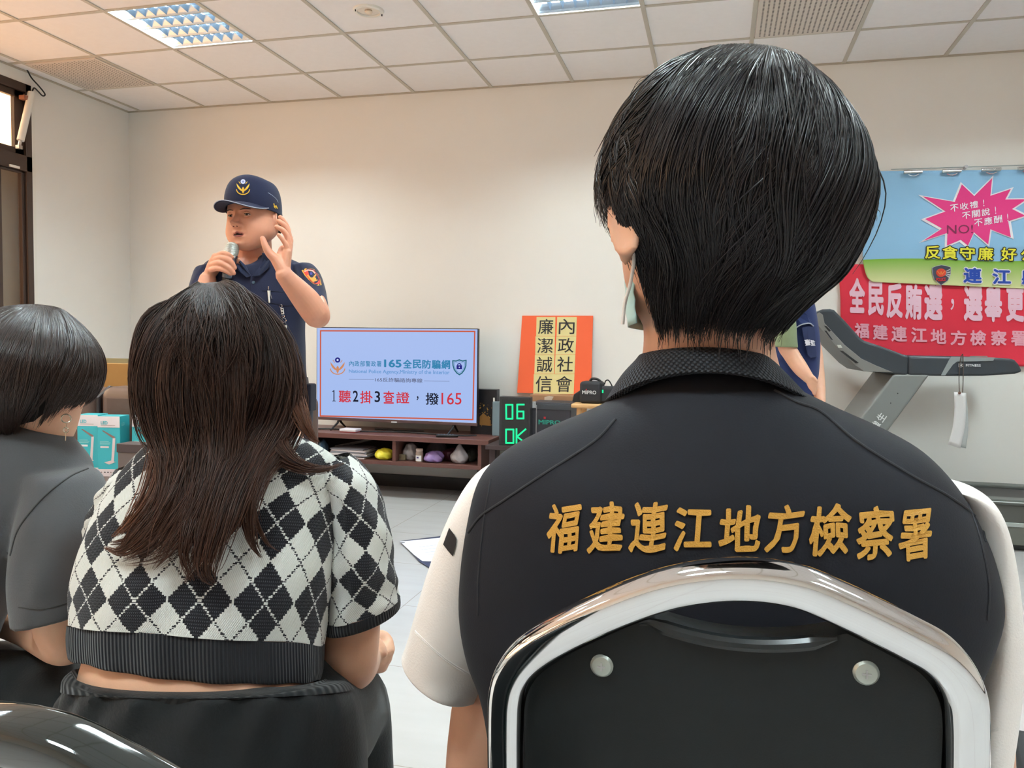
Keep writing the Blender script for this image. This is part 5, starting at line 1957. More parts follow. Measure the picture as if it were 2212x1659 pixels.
# nine characters, each drawn into its own slanted cell
cells = [('福', 1180, 1090, 1256, 1196), ('建', 1268, 1088, 1348, 1196), ('連', 1358, 1086, 1442, 1196), ('江', 1454, 1096, 1538, 1190), ('地', 1550, 1096, 1642, 1196), ('方', 1652, 1090, 1738, 1196), ('檢', 1746, 1092, 1840, 1202), ('察', 1850, 1096, 1932, 1210), ('署', 1942, 1102, 2012, 1212)]
for ch, xa, ya, xb, yb in cells:
    V_, F_ = text_fit(ch, xa, yb, xb, ya, .024, .10)
    # hand-brushed feel: gentle wobble
    V_ = np.column_stack([V_[:, 0] + 1.6 * np.sin(V_[:, 1] * .11 + xa), V_[:, 1] + 2.2 * np.sin(V_[:, 0] * .09 + xa) - (V_[:, 0] - xa) * .05, V_[:, 2]])
    decal('lettering', (V_, F_), lambda u, v: vs(u, v, .0018), m_gold, vest)
m_seam = mat('vest seam', srgb(34, 35, 41), .7)
for pts in (((1012, 1150), (1040, 1114), (1093, 1078), (1176, 1023), (1283, 954), (1330, 905)), ((1672, 842), (1720, 868), (1774, 890), (1853, 955), (1962, 1023), (2052, 1074), (2112, 1122), (2128, 1170))):
    q = catmull(pts, 60)
    MB().tube([vs(x, y, .0004) for x, y in q], .0015, 8).build('seam', m_seam, vest)
for pts in (((1060, 1036), (1046, 1120), (1034, 1240), (1032, 1330)), ((2088, 1080), (2116, 1160), (2136, 1260), (2134, 1340))):
    q = catmull(pts, 40)
    MB().tube([vs(x, y, .0004) for x, y in q], .0011, 6).build('armhole_seam', m_seam, vest)
# collar: standing ribbed fold
m_col = mat('ribbed collar knit', srgb(42, 44, 50), .75, spec=.3)
_nt = m_col.node_tree
_uv = _nt.nodes.new('ShaderNodeUVMap')
_sp = _nt.nodes.new('ShaderNodeSeparateXYZ')
_nt.links.new(_uv.outputs['UV'], _sp.inputs[0])
_a = nmath(_nt, 'SINE', nmath(_nt, 'MULTIPLY', _sp.outputs['X'], 2 * PI / .0052))
_b = nmath(_nt, 'SINE', nmath(_nt, 'MULTIPLY', _sp.outputs['Y'], 2 * PI / .0052))
_h = nmath(_nt, 'MULTIPLY', _a, _b)
_bp = _nt.nodes.new('ShaderNodeBump')
_bp.inputs['Strength'].default_value = .9
_bp.inputs['Distance'].default_value = .0016
_nt.links.new(_h, _bp.inputs['Height'])
_nt.links.new(_bp.outputs['Normal'], _nt.nodes['Principled BSDF'].inputs['Normal'])
_nt.links.new(nmix(_nt, nmath(_nt, 'GREATER_THAN', _h, .15), srgb(24, 25, 30), srgb(60, 63, 70)), _nt.nodes['Principled BSDF'].inputs['Base Color'])
col_rows = [(1410, 800, 1650, 800, .806, .062), (1388, 770, 1660, 772, .806, .074), (1383, 766, 1665, 770, .806, .080), (1373, 778, 1674, 781, .806, .086), (1344, 810, 1704, 812, .805, .091), (1316, 854, 1748, 858, .803, .096), (1310, 866, 1762, 872, .803, .096), (1320, 872, 1758, 878, .803, .090)]
Gc = pv.loft(col_rows, 40, 120, 2.1)
for i, r in enumerate(Gc):      # the fold dips at the nape
    for j, p in enumerate(r):
        a = 2 * PI * j / 120 - PI / 2
        near = max(0, -math.sin(a)) ** 2
        top = math.exp(-((i - 9) / 7) ** 2)
        r[j] = p + Vector((0, -.004 * near * (1 - top), .008 * near * top + .034 * near * min(1, max(0, (i - 12) / 20))))
MB().grid(Gc, closed=True, uv=metric_uv(Gc)).build('collar', m_col, vest, angle=0)

# white T-shirt sleeves
m_tee = fabric('white tee cloth', srgb(250, 243, 238), .8, .2, .03, .25, 450)
px_s = Px('y', Vector((0, 1, 0)))
sl_l = [(1090, 1020, 1130, 1020, .81, .02), (1066, 1000, 1150, 1005, .82, .05), (1028, 1030, 1140, 1040, .83, .07), (982, 1110, 1128, 1130, .84, .078), (935, 1225, 1110, 1260, .85, .078), (902, 1325, 1090, 1390, .855, .076), (889, 1370, 1068, 1460, .86, .074), (886, 1388, 1052, 1500, .86, .073)]
sl_r = [(2030, 1060, 2070, 1062, .81, .02), (2034, 1050, 2104, 1054, .82, .05), (2056, 1080, 2136, 1084, .83, .066), (2074, 1140, 2158, 1150, .84, .074), (2080, 1240, 2174, 1260, .845, .076), (2066, 1380, 2182, 1376, .85, .076), (2046, 1500, 2178, 1490, .85, .074), (2036, 1610, 2164, 1600, .85, .072)]
shirt = None
for rows, nm in ((sl_l, 'l'), (sl_r, 'r')):
    g = px_s.loft(rows, 44, 56, 2.1)
    for i, r in enumerate(g):
        for j, p in enumerate(r):
            a = 2 * PI * j / 56
            r[j] = p + Vector((.0022 * math.sin(a * 3 + i * .16), .002 * math.sin(a * 4 - i * .2), 0)) * (i / 44)
    inner = []
    for r in g[-1:]:
        c = sum((Vector(p) for p in r), Vector()) / len(r)
        back = (sum((Vector(p) for p in g[-6]), Vector()) / len(r) - c).normalized()
        for k, (s, dz) in enumerate(((.985, -.0015), (.955, .004), (.92, .03))):
            inner.append([c + (Vector(p) - c) * s + back * dz for p in r])
    ob = MB().grid(g + inner, closed=True).build('t_shirt_sleeve', m_tee, man, angle=0)
    sb = surf(bvh_objs([ob]))
    # double stitch above the hem
    hemr = rows[-1]
    for off in (26, 30):
        a0 = (hemr[0] + 6, hemr[1] - off); b0 = (hemr[2] - 4, hemr[3] - off)
        q = [(a0[0] * (1 - t) + b0[0] * t, a0[1] * (1 - t) + b0[1] * t + 14 * math.sin(PI * t)) for t in np.linspace(0.03, .97, 40)]
        MB().tube([sb(x, y, .0002) for x, y in q], .0007, 5).build('hem_stitch', mat('pale stitch', srgb(246, 240, 236), .8), ob)
    if nm == 'l':
        decal('black_patch', dense(poly2d([(970, 1140), (982, 1156), (986, 1164), (985, 1176), (978, 1202), (966, 1188), (957, 1176)]), 5), lambda u, v: sb(u, v, .0018), mat('black patch', srgb(30, 30, 36), .6), ob)

# body: torso core, neck, head, arms, hands
mb = MB()
HYm = .765
hc = aty(1538, 452, HYm)
fdir = Vector((-math.sin(.47), math.cos(.47), 0))
mf = head_frame(hc, fdir, 0, -.06, 1.06)
head_shape(mb, mf, 1.0, .02)
ef_ = Frame(mf(-.009, -.015, -.006), mf.x, mf.y, mf.z, 1.08)
ear_shape(mb, ef_, -1, .96, .12); ear_shape(mb, mf, 1, 1.04)
nk0, nk1 = aty(1528, 660, .79), aty(1530, 830, .81)
mb.capsule([nk0, (nk0 + nk1) / 2, nk1], [.062, .0625, .072], 28)
sh_l, sh_r = aty(1100, 1080, .83), aty(2060, 1120, .83)
mb.capsule([sh_l + Vector((.035, 0, -.02)), nk1 + Vector((0, .01, -.08)), sh_r + Vector((-.035, 0, -.02))], [.036, .07, .036], 20)
mb.capsule([nk1 + Vector((0, .01, -.10)), (nk1.x, .82, .75), (nk1.x, .83, .62)], [.09, .10, .11], 24)
el_l, el_r = aty(1048, 1760, .90), aty(2074, 1770, .88)
wr_l, wr_r = Vector((el_l.x + .17, 1.12, .68)), Vector((el_r.x - .08, 1.12, .66))
for s_, e_, w_, sg in ((sh_l, el_l, wr_l, 1), (sh_r, el_r, wr_r, -1)):
    mb.capsule([s_ + Vector((sg * .02, 0, -.03)), s_ * .5 + e_ * .5 + Vector((0, .004, 0)), e_, e_ * .5 + w_ * .5, w_], [.038, .046, .041, .037, .027], 20)
    hy = Vector((sg * .35, .9, -.2)).normalized(); hx = Vector((sg * .9, -.35, .1)).normalized(); hz = Vector((0, 0, -1))
    for q in range(4):
        b0 = w_ + hx * (.010 - .008 * q) ; b1 = w_ + hy * (.09 - .004 * abs(q - 1)) + hx * (.030 - .020 * q)
        mb.capsule([b0, b1], [.015, .012], 10)
        mb.capsule([b1, b1 + hy * .035 + hz * .012, b1 + hy * (.055 - .005 * q) + hz * .034], [.0105, .0095, .008], 10)
    mb.capsule([w_ + hx * .015 + hy * .02, w_ + hx * .045 + hy * .05, w_ + hx * .05 + hy * .085], [.014, .012, .0095], 10)
me = remesh_union(mb, .0042, 5)
man_body = place_mesh('body', me, m_skin, man)
eyes_for(mf, man_body, 1.0, m_skin)
# trousers and shoes
mt = MB()
hip = Vector((nk1.x, .89, .605))
for sg in (-1, 1):
    mt.capsule([hip + Vector((sg * .09, -.02, 0)), hip + Vector((sg * .11, .22, .01)), Vector((hip.x + sg * .12, 1.27, .55)), Vector((hip.x + sg * .12, 1.30, .30)), Vector((hip.x + sg * .12, 1.29, .10))], [.115, .095, .072, .062, .055], 20)
mt.capsule([hip + Vector((-.06, -.02, .03)), hip + Vector((.06, -.02, .03))], [.13, .13], 20)
place_mesh('trousers', remesh_union(mt, .009, 5), fabric('charcoal trouser cloth', srgb(40, 40, 46)), man)
for sg in (-1, 1):
    x = hip.x + sg * .12
    s_ = MB().capsule([(x, 1.25, .045), (x, 1.36, .045), (x, 1.46, .035)], [.042, .042, .034], 16)
    s_.v = [(p[0], p[1], max(p[2], .002)) for p in s_.v]
    s_.build('shoe', m_black, man)

# hair
m_hair_blk = hair_mat('black hair', srgb(18, 17, 20), srgb(42, 38, 40), .34, .5)
hr = [(1545, 128, 1655, 128, .755, .022), (1480, 140, 1735, 146, .752, .055), (1418, 175, 1785, 190, .75, .082), (1368, 230, 1826, 245, .75, .104), (1328, 300, 1862, 312, .752, .118), (1308, 370, 1880, 375, .755, .124), (1304, 430, 1880, 432, .757, .126), (1318, 490, 1862, 492, .76, .122),
      (1352, 550, 1836, 548, .762, .112), (1376, 600, 1803, 600, .765, .100), (1390, 645, 1748, 648, .77, .088), (1402, 690, 1704, 692, .775, .078), (1412, 725, 1674, 728, .78, .070)]


def man_end(th):
    # theta 0 = near side (towards the viewer), pi/2 = right, pi = far side, 3pi/2 = left
    d = (th + PI) % (2 * PI) - PI
    if -1.0 < d < 1.35:
        return .935 + .016 * math.sin(th * 9) + .014 * math.sin(th * 23 + 1)
    if d <= -1.0:
        k = min(1, (-1.0 - d) / .22)
        return .985 * (1 - k) + .46 * k
    k = min(1, (d - 1.35) / .5)
    return .985 * (1 - k) + .70 * k


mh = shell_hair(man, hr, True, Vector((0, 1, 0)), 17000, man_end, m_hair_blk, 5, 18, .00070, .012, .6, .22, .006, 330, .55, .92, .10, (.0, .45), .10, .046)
# a few loose flyaway hairs
S = []
for k, pts in enumerate((((1500, 150, .75), (1440, 152, .73), (1385, 175, .72), (1356, 210, .715)), ((1600, 125, .75), (1500, 120, .74), (1430, 150, .73)), ((1690, 135, .75), (1760, 160, .74), (1840, 230, .735)), ((1820, 250, .75), (1872, 300, .745), (1892, 380, .74)),
                         ((1560, 130, .76), (1620, 108, .75), (1700, 122, .74)), ((1320, 400, .74), (1296, 440, .735), (1292, 480, .735)), ((1860, 320, .75), (1886, 380, .745), (1888, 440, .74)), ((1620, 122, .74), (1680, 112, .735), (1745, 140, .735)))):
    for q in range(3):
        c = catmull([tuple(at(x + RNG.normal(0, 5), y + RNG.normal(0, 4), d * .97)) for x, y, d in pts], 16)
        S.append(c)
S = np.array(S)
strands_mesh('flyaway_hair', S, np.full(S.shape[:2], .00022), mh, m_hair_blk, 3, np.full(S.shape[:2], .5))

# face mask: pleated sheet over nose and mouth, loop behind the ear
m_mask = mat('pale teal mask', srgb(176, 208, 204), .8, sheen=.2)
mg = []
for z in np.linspace(-.012, -.100, 14):
    row = []
    for x in np.linspace(-1, 1, 26):
        ax = abs(x)
        y = .104 - .060 * ax ** 2.0 - .012 * ((z + .06) / .05) ** 2 + .0015 * math.sin(z * 500)
        row.append(mf(x * .068, y - (.030 if ax > .9 else 0) * (ax - .9) / .1, z))
    mg.append(row)
mk = MB().grid(mg).build('face_mask', m_mask, man, fixn=False, angle=0)
mk.modifiers.new('s', 'SOLIDIFY').thickness = .0015
lp_ = [at(1345, 700, .725), at(1350, 655, .718), at(1362, 610, .705), at(1369, 560, .698), at(1366, 510, .695), at(1361, 470, .700), at(1350, 440, .72)]
MB().tube(catmull([tuple(p) for p in lp_], 40), .0016, 8).build('ear_loop', m_tee, mk)
# ================================================================== the woman in the argyle sweater
girl = thing('person', 'seated long-haired woman in a black and white argyle sweater and black skirt', 'person', tuple(at(440, 1659, 1.02).xy) + (0,))
gp_ = Px('d')
gt_ = Px('d', FH * .94 - UP * .36)          # rings square to her forward-leaning back


def argyle():
    m = bpy.data.materials.new('argyle knit')
    m.use_nodes = True
    nt = m.node_tree
    b = nt.nodes['Principled BSDF']
    uv = nt.nodes.new('ShaderNodeUVMap')
    sp = nt.nodes.new('ShaderNodeSeparateXYZ')
    nt.links.new(uv.outputs['UV'], sp.inputs[0])
    # stitch jitter
    stx = nmath(nt, 'DIVIDE', nmath(nt, 'FLOOR', nmath(nt, 'MULTIPLY', sp.outputs['X'], 420.0)), 420.0)
    sty = nmath(nt, 'DIVIDE', nmath(nt, 'FLOOR', nmath(nt, 'MULTIPLY', sp.outputs['Y'], 560.0)), 560.0)
    u = nmath(nt, 'DIVIDE', nmath(nt, 'ADD', stx, 50 * .0735), .0735)
    v = nmath(nt, 'DIVIDE', nmath(nt, 'ADD', sty, 50 * .084 + .078), .084)
    a = nmath(nt, 'ADD', u, v)
    c = nmath(nt, 'ADD', nmath(nt, 'SUBTRACT', u, v), 200.0)
    par = nmath(nt, 'MODULO', nmath(nt, 'ADD', nmath(nt, 'FLOOR', a), nmath(nt, 'FLOOR', c)), 2.0)
    blk = nmath(nt, 'LESS_THAN', par, .5)
    ln = None
    for q in (a, c):
        d = nmath(nt, 'ABSOLUTE', nmath(nt, 'SUBTRACT', nmath(nt, 'FRACT', q), .5))
        l = nmath(nt, 'LESS_THAN', d, .020)
        ln = l if ln is None else nmath(nt, 'MAXIMUM', ln, l)
    dash = nmath(nt, 'GREATER_THAN', nmath(nt, 'FRACT', nmath(nt, 'MULTIPLY', sp.outputs['Y'], 280.0)), .22)
    ln = nmath(nt, 'MULTIPLY', ln, dash)
    inv = nmath(nt, 'ABSOLUTE', nmath(nt, 'SUBTRACT', blk, ln))
    # specks of the white backing yarn inside the dark diamonds
    s1 = nmath(nt, 'FRACT', nmath(nt, 'MULTIPLY', sp.outputs['X'], 420.0))
    s2 = nmath(nt, 'FRACT', nmath(nt, 'MULTIPLY', sp.outputs['Y'], 280.0))
    spk = nmath(nt, 'MULTIPLY', nmath(nt, 'LESS_THAN', nmath(nt, 'ABSOLUTE', nmath(nt, 'SUBTRACT', s1, .5)), .2), nmath(nt, 'LESS_THAN', nmath(nt, 'ABSOLUTE', nmath(nt, 'SUBTRACT', s2, .5)), .2))
    dark = nmix(nt, spk, srgb(27, 27, 33), srgb(74, 74, 80))
    nt.links.new(nmix(nt, inv, srgb(226, 227, 222), dark), b.inputs['Base Color'])
    h = nmath(nt, 'MULTIPLY', nmath(nt, 'SINE', nmath(nt, 'MULTIPLY', sp.outputs['X'], 2 * PI * 420)), nmath(nt, 'SINE', nmath(nt, 'MULTIPLY', sp.outputs['Y'], 2 * PI * 280)))
    bp = nt.nodes.new('ShaderNodeBump')
    bp.inputs['Strength'].default_value = .5
    bp.inputs['Distance'].default_value = .0012
    nt.links.new(h, bp.inputs['Height'])
    nt.links.new(bp.outputs['Normal'], b.inputs['Normal'])
    b.inputs['Roughness'].default_value = .9
    b.inputs['Sheen Weight'].default_value = .15
    b.inputs['Specular IOR Level'].default_value = .2
    return m


def rib_mat(name, col, period, axis='X'):
    m = mat(name, col, .9, spec=.2, sheen=.15)
    nt = m.node_tree
    uv = nt.nodes.new('ShaderNodeUVMap')
    sp = nt.nodes.new('ShaderNodeSeparateXYZ')
    nt.links.new(uv.outputs['UV'], sp.inputs[0])
    h = nmath(nt, 'SINE', nmath(nt, 'MULTIPLY', sp.outputs[axis], 2 * PI / period))
    bp = nt.nodes.new('ShaderNodeBump')
    bp.inputs['Strength'].default_value = .7
    bp.inputs['Distance'].default_value = .0015
    nt.links.new(h, bp.inputs['Height'])
    nt.links.new(bp.outputs['Normal'], nt.nodes['Principled BSDF'].inputs['Normal'])
    return m


m_argyle = argyle()
m_rib = rib_mat('black rib knit', srgb(38, 39, 44), .0045)
SW = [(470, 925, 590, 930, 1.085, .050), (415, 930, 640, 945, 1.08, .062), (350, 955, 690, 965, 1.075, .080), (292, 1015, 742, 1005, 1.065, .098), (246, 1080, 748, 1060, 1.055, .110), (212, 1150, 738, 1120, 1.045, .118), (190, 1220, 728, 1200, 1.035, .122),
      (174, 1290, 714, 1290, 1.025, .124), (168, 1353, 698, 1392, 1.02, .122)]
GS_ = gt_.loft(SW, 70, 96, 2.2)
for i, r in enumerate(GS_):        # knit folds towards the arm and above the band
    for j, p in enumerate(r):
        q = .004 * math.sin(i * .23 + j * .30) * (i / 70) ** 2 + .006 * math.exp(-((j - 22) / 4.0) ** 2) * math.sin(i * .42) * (i / 70)
        r[j] = p + FH * q
sweater = MB().grid(GS_, closed=True, uv=metric_uv(GS_)).build('sweater', m_argyle, girl, angle=0)
HB = [(168, 1352, 698, 1391, 1.02, .123), (165, 1375, 697, 1418, 1.018, .120), (165, 1400, 695, 1446, 1.016, .117), (168, 1421, 690, 1466, 1.014, .113), (171, 1420, 687, 1466, 1.014, .108), (176, 1400, 682, 1440, 1.015, .104)]
GH = gt_.loft(HB, 26, 96, 2.2)
for i, r in enumerate(GH):         # the free edge curls and sags to the right
    for j, p in enumerate(r):
        a = 2 * PI * j / 96 - PI / 2
        near = max(0, -math.sin(a))
        r[j] = p + UP * (-.014 * near * (i / 25) * (.55 + .45 * math.cos(a) + .25 * math.sin(3 * a))) + FH * (.002 * math.sin(j * .9))
MB().grid(GH, closed=True, uv=metric_uv(GH)).build('hem_band', m_rib, sweater, angle=0)
CB = [(478, 905, 600, 915, 1.085, .047), (470, 900, 606, 912, 1.085, .051), (462, 912, 618, 926, 1.084, .055), (440, 930, 640, 948, 1.082, .060), (436, 936, 646, 954, 1.081, .058)]
GC = gt_.loft(CB, 16, 72, 2.0)
MB().grid(GC, closed=True, uv=metric_uv(GC)).build('neck_band', m_rib, sweater, angle=0)


def sleeve(rows, cuff, name, mats, parent, lv=50):
    g = gp_.loft(rows, lv, 64, 2.1)
    for i, r in enumerate(g):
        for j, p in enumerate(r):
            r[j] = p + FH * (.003 * math.sin(i * .3 + j * .35)) + RH * (.0015 * math.sin(i * .5 - j * .3))
    uv = metric_uv(g)
    ob = MB().grid(g, closed=True, uv=lambda i, j: (uv(i, j)[0] + .02, uv(i, j)[1] + .013)).build(name, mats[0], parent, angle=0)
    c = gp_.loft(cuff, 14, 64, 2.1)
    MB().grid(c, closed=True, uv=metric_uv(c)).build('cuff_band', mats[1], ob, angle=0)
    return ob


sleeve([(676, 1000, 752, 984, 1.06, .050), (700, 1040, 800, 1030, 1.062, .060), (712, 1110, 832, 1110, 1.065, .064), (714, 1190, 848, 1200, 1.07, .066), (708, 1260, 856, 1258, 1.075, .066), (700, 1330, 862, 1292, 1.08, .064)],
       [(700, 1329, 862, 1291, 1.08, .065), (700, 1345, 864, 1302, 1.081, .064), (703, 1358, 864, 1313, 1.082, .061), (707, 1357, 860, 1312, 1.082, .057), (710, 1340, 856, 1300, 1.082, .055)], 'sleeve', (m_argyle, m_rib), sweater)
sleeve([(262, 1010, 372, 990, 1.10, .050), (226, 1060, 346, 1050, 1.11, .058), (202, 1110, 330, 1110, 1.12, .060), (192, 1160, 322, 1165, 1.13, .058)],
       [(192, 1159, 322, 1164, 1.13, .059), (193, 1176, 320, 1180, 1.131, .058), (196, 1188, 318, 1192, 1.132, .055), (201, 1180, 313, 1186, 1.132, .050)], 'sleeve', (m_argyle, m_rib), sweater)

# body
mb = MB()
gh = at(452, 800, 1.078)
gf = head_frame(gh, FH * .93 - RH * .36, .10, -.10, .88)
head_shape(mb, gf, .98)
ear_shape(mb, gf, -1); ear_shape(mb, gf, 1)
nk = at(520, 905, 1.085)
mb.capsule([at(455, 800, 1.085), at(490, 870, 1.085), nk, at(530, 960, 1.085)], [.052, .047, .048, .056], 24)
mb.capsule([at(345, 1045, 1.09), at(530, 985, 1.075), at(700, 1040, 1.07)], [.034, .05, .034], 18)
mb.capsule([at(530, 1000, 1.075), at(470, 1200, 1.05), at(430, 1400, 1.025), at(430, 1560, 1.03)], [.085, .092, .094, .11], 28)
# waist skin: broad oval
wg = gt_.loft([(215, 1330, 650, 1360, 1.02, .092), (196, 1420, 670, 1452, 1.015, .100), (184, 1470, 690, 1500, 1.012, .106), (180, 1540, 720, 1560, 1.012, .11)], 18, 48, 2.2)
mb.grid(wg, closed=True, caps=True)
# right arm: hangs, elbow bent, hand on the knee
sh = at(735, 1060, 1.07)
el = at(757, 1432, 1.10)
wr = at(786, 1420, 1.27)
mb.capsule([sh, at(752, 1250, 1.08), at(757, 1360, 1.09), el, el * .5 + wr * .5, wr], [.034, .041, .0405, .037, .034, .026], 22)
# curled right hand
hk = [at(800, 1392, 1.31), at(804, 1408, 1.305), at(804, 1424, 1.30), at(800, 1438, 1.295)]
for q, b0 in enumerate(hk):
    mb.capsule([wr + UP * (.012 - .008 * q), b0], [.015, .013], 10)
for q, ch in enumerate((((800, 1382, 1.31), (824, 1372, 1.33), (840, 1388, 1.32), (830, 1404, 1.30)), ((804, 1396, 1.305), (830, 1390, 1.325), (843, 1404, 1.31), (826, 1416, 1.29)),
                        ((803, 1412, 1.30), (826, 1412, 1.32), (836, 1424, 1.305), (818, 1432, 1.285)), ((798, 1428, 1.295), (818, 1432, 1.31), (826, 1442, 1.295), (806, 1446, 1.28)))):
    mb.capsule(pxs(ch), [.0105, .0098, .0090, .0078], 12)
mb.capsule(pxs(((792, 1402, 1.28), (806, 1386, 1.285), (822, 1400, 1.28), (828, 1412, 1.275))), [.013, .0115, .0095, .008], 12)
# left arm reaching forward to the lap
mb.capsule(pxs(((318, 1075, 1.10), (262, 1150, 1.13), (258, 1260, 1.18), (330, 1330, 1.32), (420, 1360, 1.42))), [.034, .038, .036, .032, .026], 18)
lw = at(420, 1360, 1.42)
for q in range(4):
    mb.capsule([lw + UP * (.01 - .007 * q), lw + FH * .06 + RH * .03 + UP * (.016 - .014 * q), lw + FH * .10 + RH * .05 + UP * (.006 - .015 * q)], [.014, .011, .008], 10)
girl_body = place_mesh('body', remesh_union(mb, .0042, 5), m_skin2, girl)
eyes_for(gf, girl_body, .98, m_skin2)
# skirt with a gathered elastic waist
m_skirt = fabric('black skirt cloth', srgb(30, 32, 34), .9, .12, .08, .35, 260)
sk = [(182, 1443, 700, 1470, 1.012, .122), (172, 1470, 742, 1478, 1.012, .128), (160, 1520, 770, 1520, 1.015, .134), (140, 1600, 786, 1600, 1.02, .14), (130, 1700, 790, 1700, 1.03, .15), (130, 1850, 790, 1850, 1.04, .16)]
mt = MB()
g = gt_.loft(sk, 40, 96, 2.4)
g0 = [[Vector(p) for p in r] for r in g]
for i, r in enumerate(g):
    for j, p in enumerate(r):
        a = 2 * PI * j / 96 - PI / 2
        near = max(0, -math.sin(a))
        dip = -.034 * math.exp(-((j - 0 if j < 48 else j - 96) / 13.0) ** 2) * max(0, 1 - i / 12)
        gath = .006 * math.sin(a * 40 + .6 * math.sin(i * .5)) * math.exp(-((i - 6) / 7.0) ** 2) + .006 * math.sin(a * 17 + i * .25) * math.exp(-((i - 14) / 10.0) ** 2)
        r[j] = p + UP * dip + FH * gath
mt.grid([[Vector((p.x, p.y, max(p.z, .447))) for p in r] for r in g[7:]], closed=True, caps=True)
for a_, k_, f_ in (((610, 1590, 1.06), (750, 1505, 1.36), (782, 1900, 1.40)), ((300, 1590, 1.06), (330, 1480, 1.42), (320, 1900, 1.46))):
    P0, P1, P2 = at(*a_), at(*k_), at(*f_)
    P1 = Vector((P1.x, P1.y, P1.z - .03)); P2 = Vector((P1.x + .01, P1.y + .02, .16))
    mt.capsule([P0, P0 * .5 + P1 * .5 + UP * .012, P1, P1 * .5 + P2 * .5, P2], [.115, .098, .074, .074, .078], 24)
me = remesh_union(mt, .0055, 3)
place_mesh('skirt', me, m_skirt, girl)
wbm = rib_mat('gathered waistband', srgb(34, 36, 38), .013)
wbg = []
for i, r in enumerate(g0[:12]):
    c = sum((Vector(p) for p in r), Vector()) / len(r)
    row = []
    for j, p in enumerate(r):
        a = 2 * PI * j / 96 - PI / 2
        dip = -.034 * math.exp(-((j - 0 if j < 48 else j - 96) / 13.0) ** 2) * max(0, 1 - i / 12)
        k = 1.010 + .016 * math.sin(PI * min(1, (i + .6) / 11)) + .0028 * math.sin(40 * a) * min(1, i / 3)
        row.append(c + (p - c) * k + UP * dip)
    wbg.append(row)
c = sum(wbg[0], Vector()) / 96
wbg = [[c + (p - c) * .94 - UP * .012 for p in wbg[0]], [c + (p - c) * .978 + UP * .002 for p in wbg[0]]] + wbg
MB().grid(wbg, closed=True, uv=metric_uv(wbg)).build('waistband', wbm, girl, angle=0)
for k_ in ((750, 1505, 1.36), (330, 1480, 1.42)):
    P1 = at(*k_)
    x, y = P1.x + .01, P1.y + .02
    mbx = MB().capsule([(x, y - .02, .045), (x + .01, y + .08, .045), (x + .02, y + .16, .034)], [.038, .037, .028], 16)
    mbx.capsule([(x, y, .05), (x, y, .2)], [.034, .04], 14)
    mbx.v = [(p[0], p[1], max(p[2], .002)) for p in mbx.v]
    mbx.build('shoe', m_black, girl)
# the stool she sits on
cst = at(445, 1600, 1.09)
o = thing('round_stool', 'black stool under the woman in the argyle sweater, below the photo edge', 'stool', (cst.x, cst.y, 0))
MB().lathe((cst.x, cst.y, 0), [(.02, .38), (.165, .38), (.175, .395), (.175, .425), (.165, .437), (.02, .44)], seg=40).build('seat', m_vinyl, o)
for k in range(4):
    a = PI / 4 + k * PI / 2
    MB().cyl((cst.x + .12 * math.cos(a), cst.y + .12 * math.sin(a), .39), (cst.x + .17 * math.cos(a), cst.y + .17 * math.sin(a), 0), .011).build('leg', m_chrome, o)

# hair
m_hair_br = hair_mat('dark brown hair', srgb(34, 28, 28), srgb(128, 80, 56), .46, .28)
gr = [(464, 611, 478, 611, 1.062, .006), (434, 618, 508, 617, 1.06, .030), (394, 638, 540, 640, 1.058, .056), (354, 670, 572, 682, 1.055, .080), (322, 710, 600, 738, 1.05, .094), (304, 762, 620, 786, 1.05, .100), (300, 815, 630, 832, 1.05, .100), (304, 865, 644, 880, 1.055, .098), (322, 910, 640, 915, 1.062, .086), (350, 945, 630, 950, 1.07, .07)]


def girl_end(th):
    d = (th + PI) % (2 * PI) - PI
    return .82 + .06 * math.sin(th * 7) if -1.75 < d < 1.75 else .55


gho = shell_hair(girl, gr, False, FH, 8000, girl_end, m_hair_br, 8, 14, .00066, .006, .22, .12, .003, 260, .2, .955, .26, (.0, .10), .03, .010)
hb = bvh_objs([sweater, gho.children[0]] + [c for c in sweater.children])
hs = surf(hb, lambda x, y: at(x, y, .98))


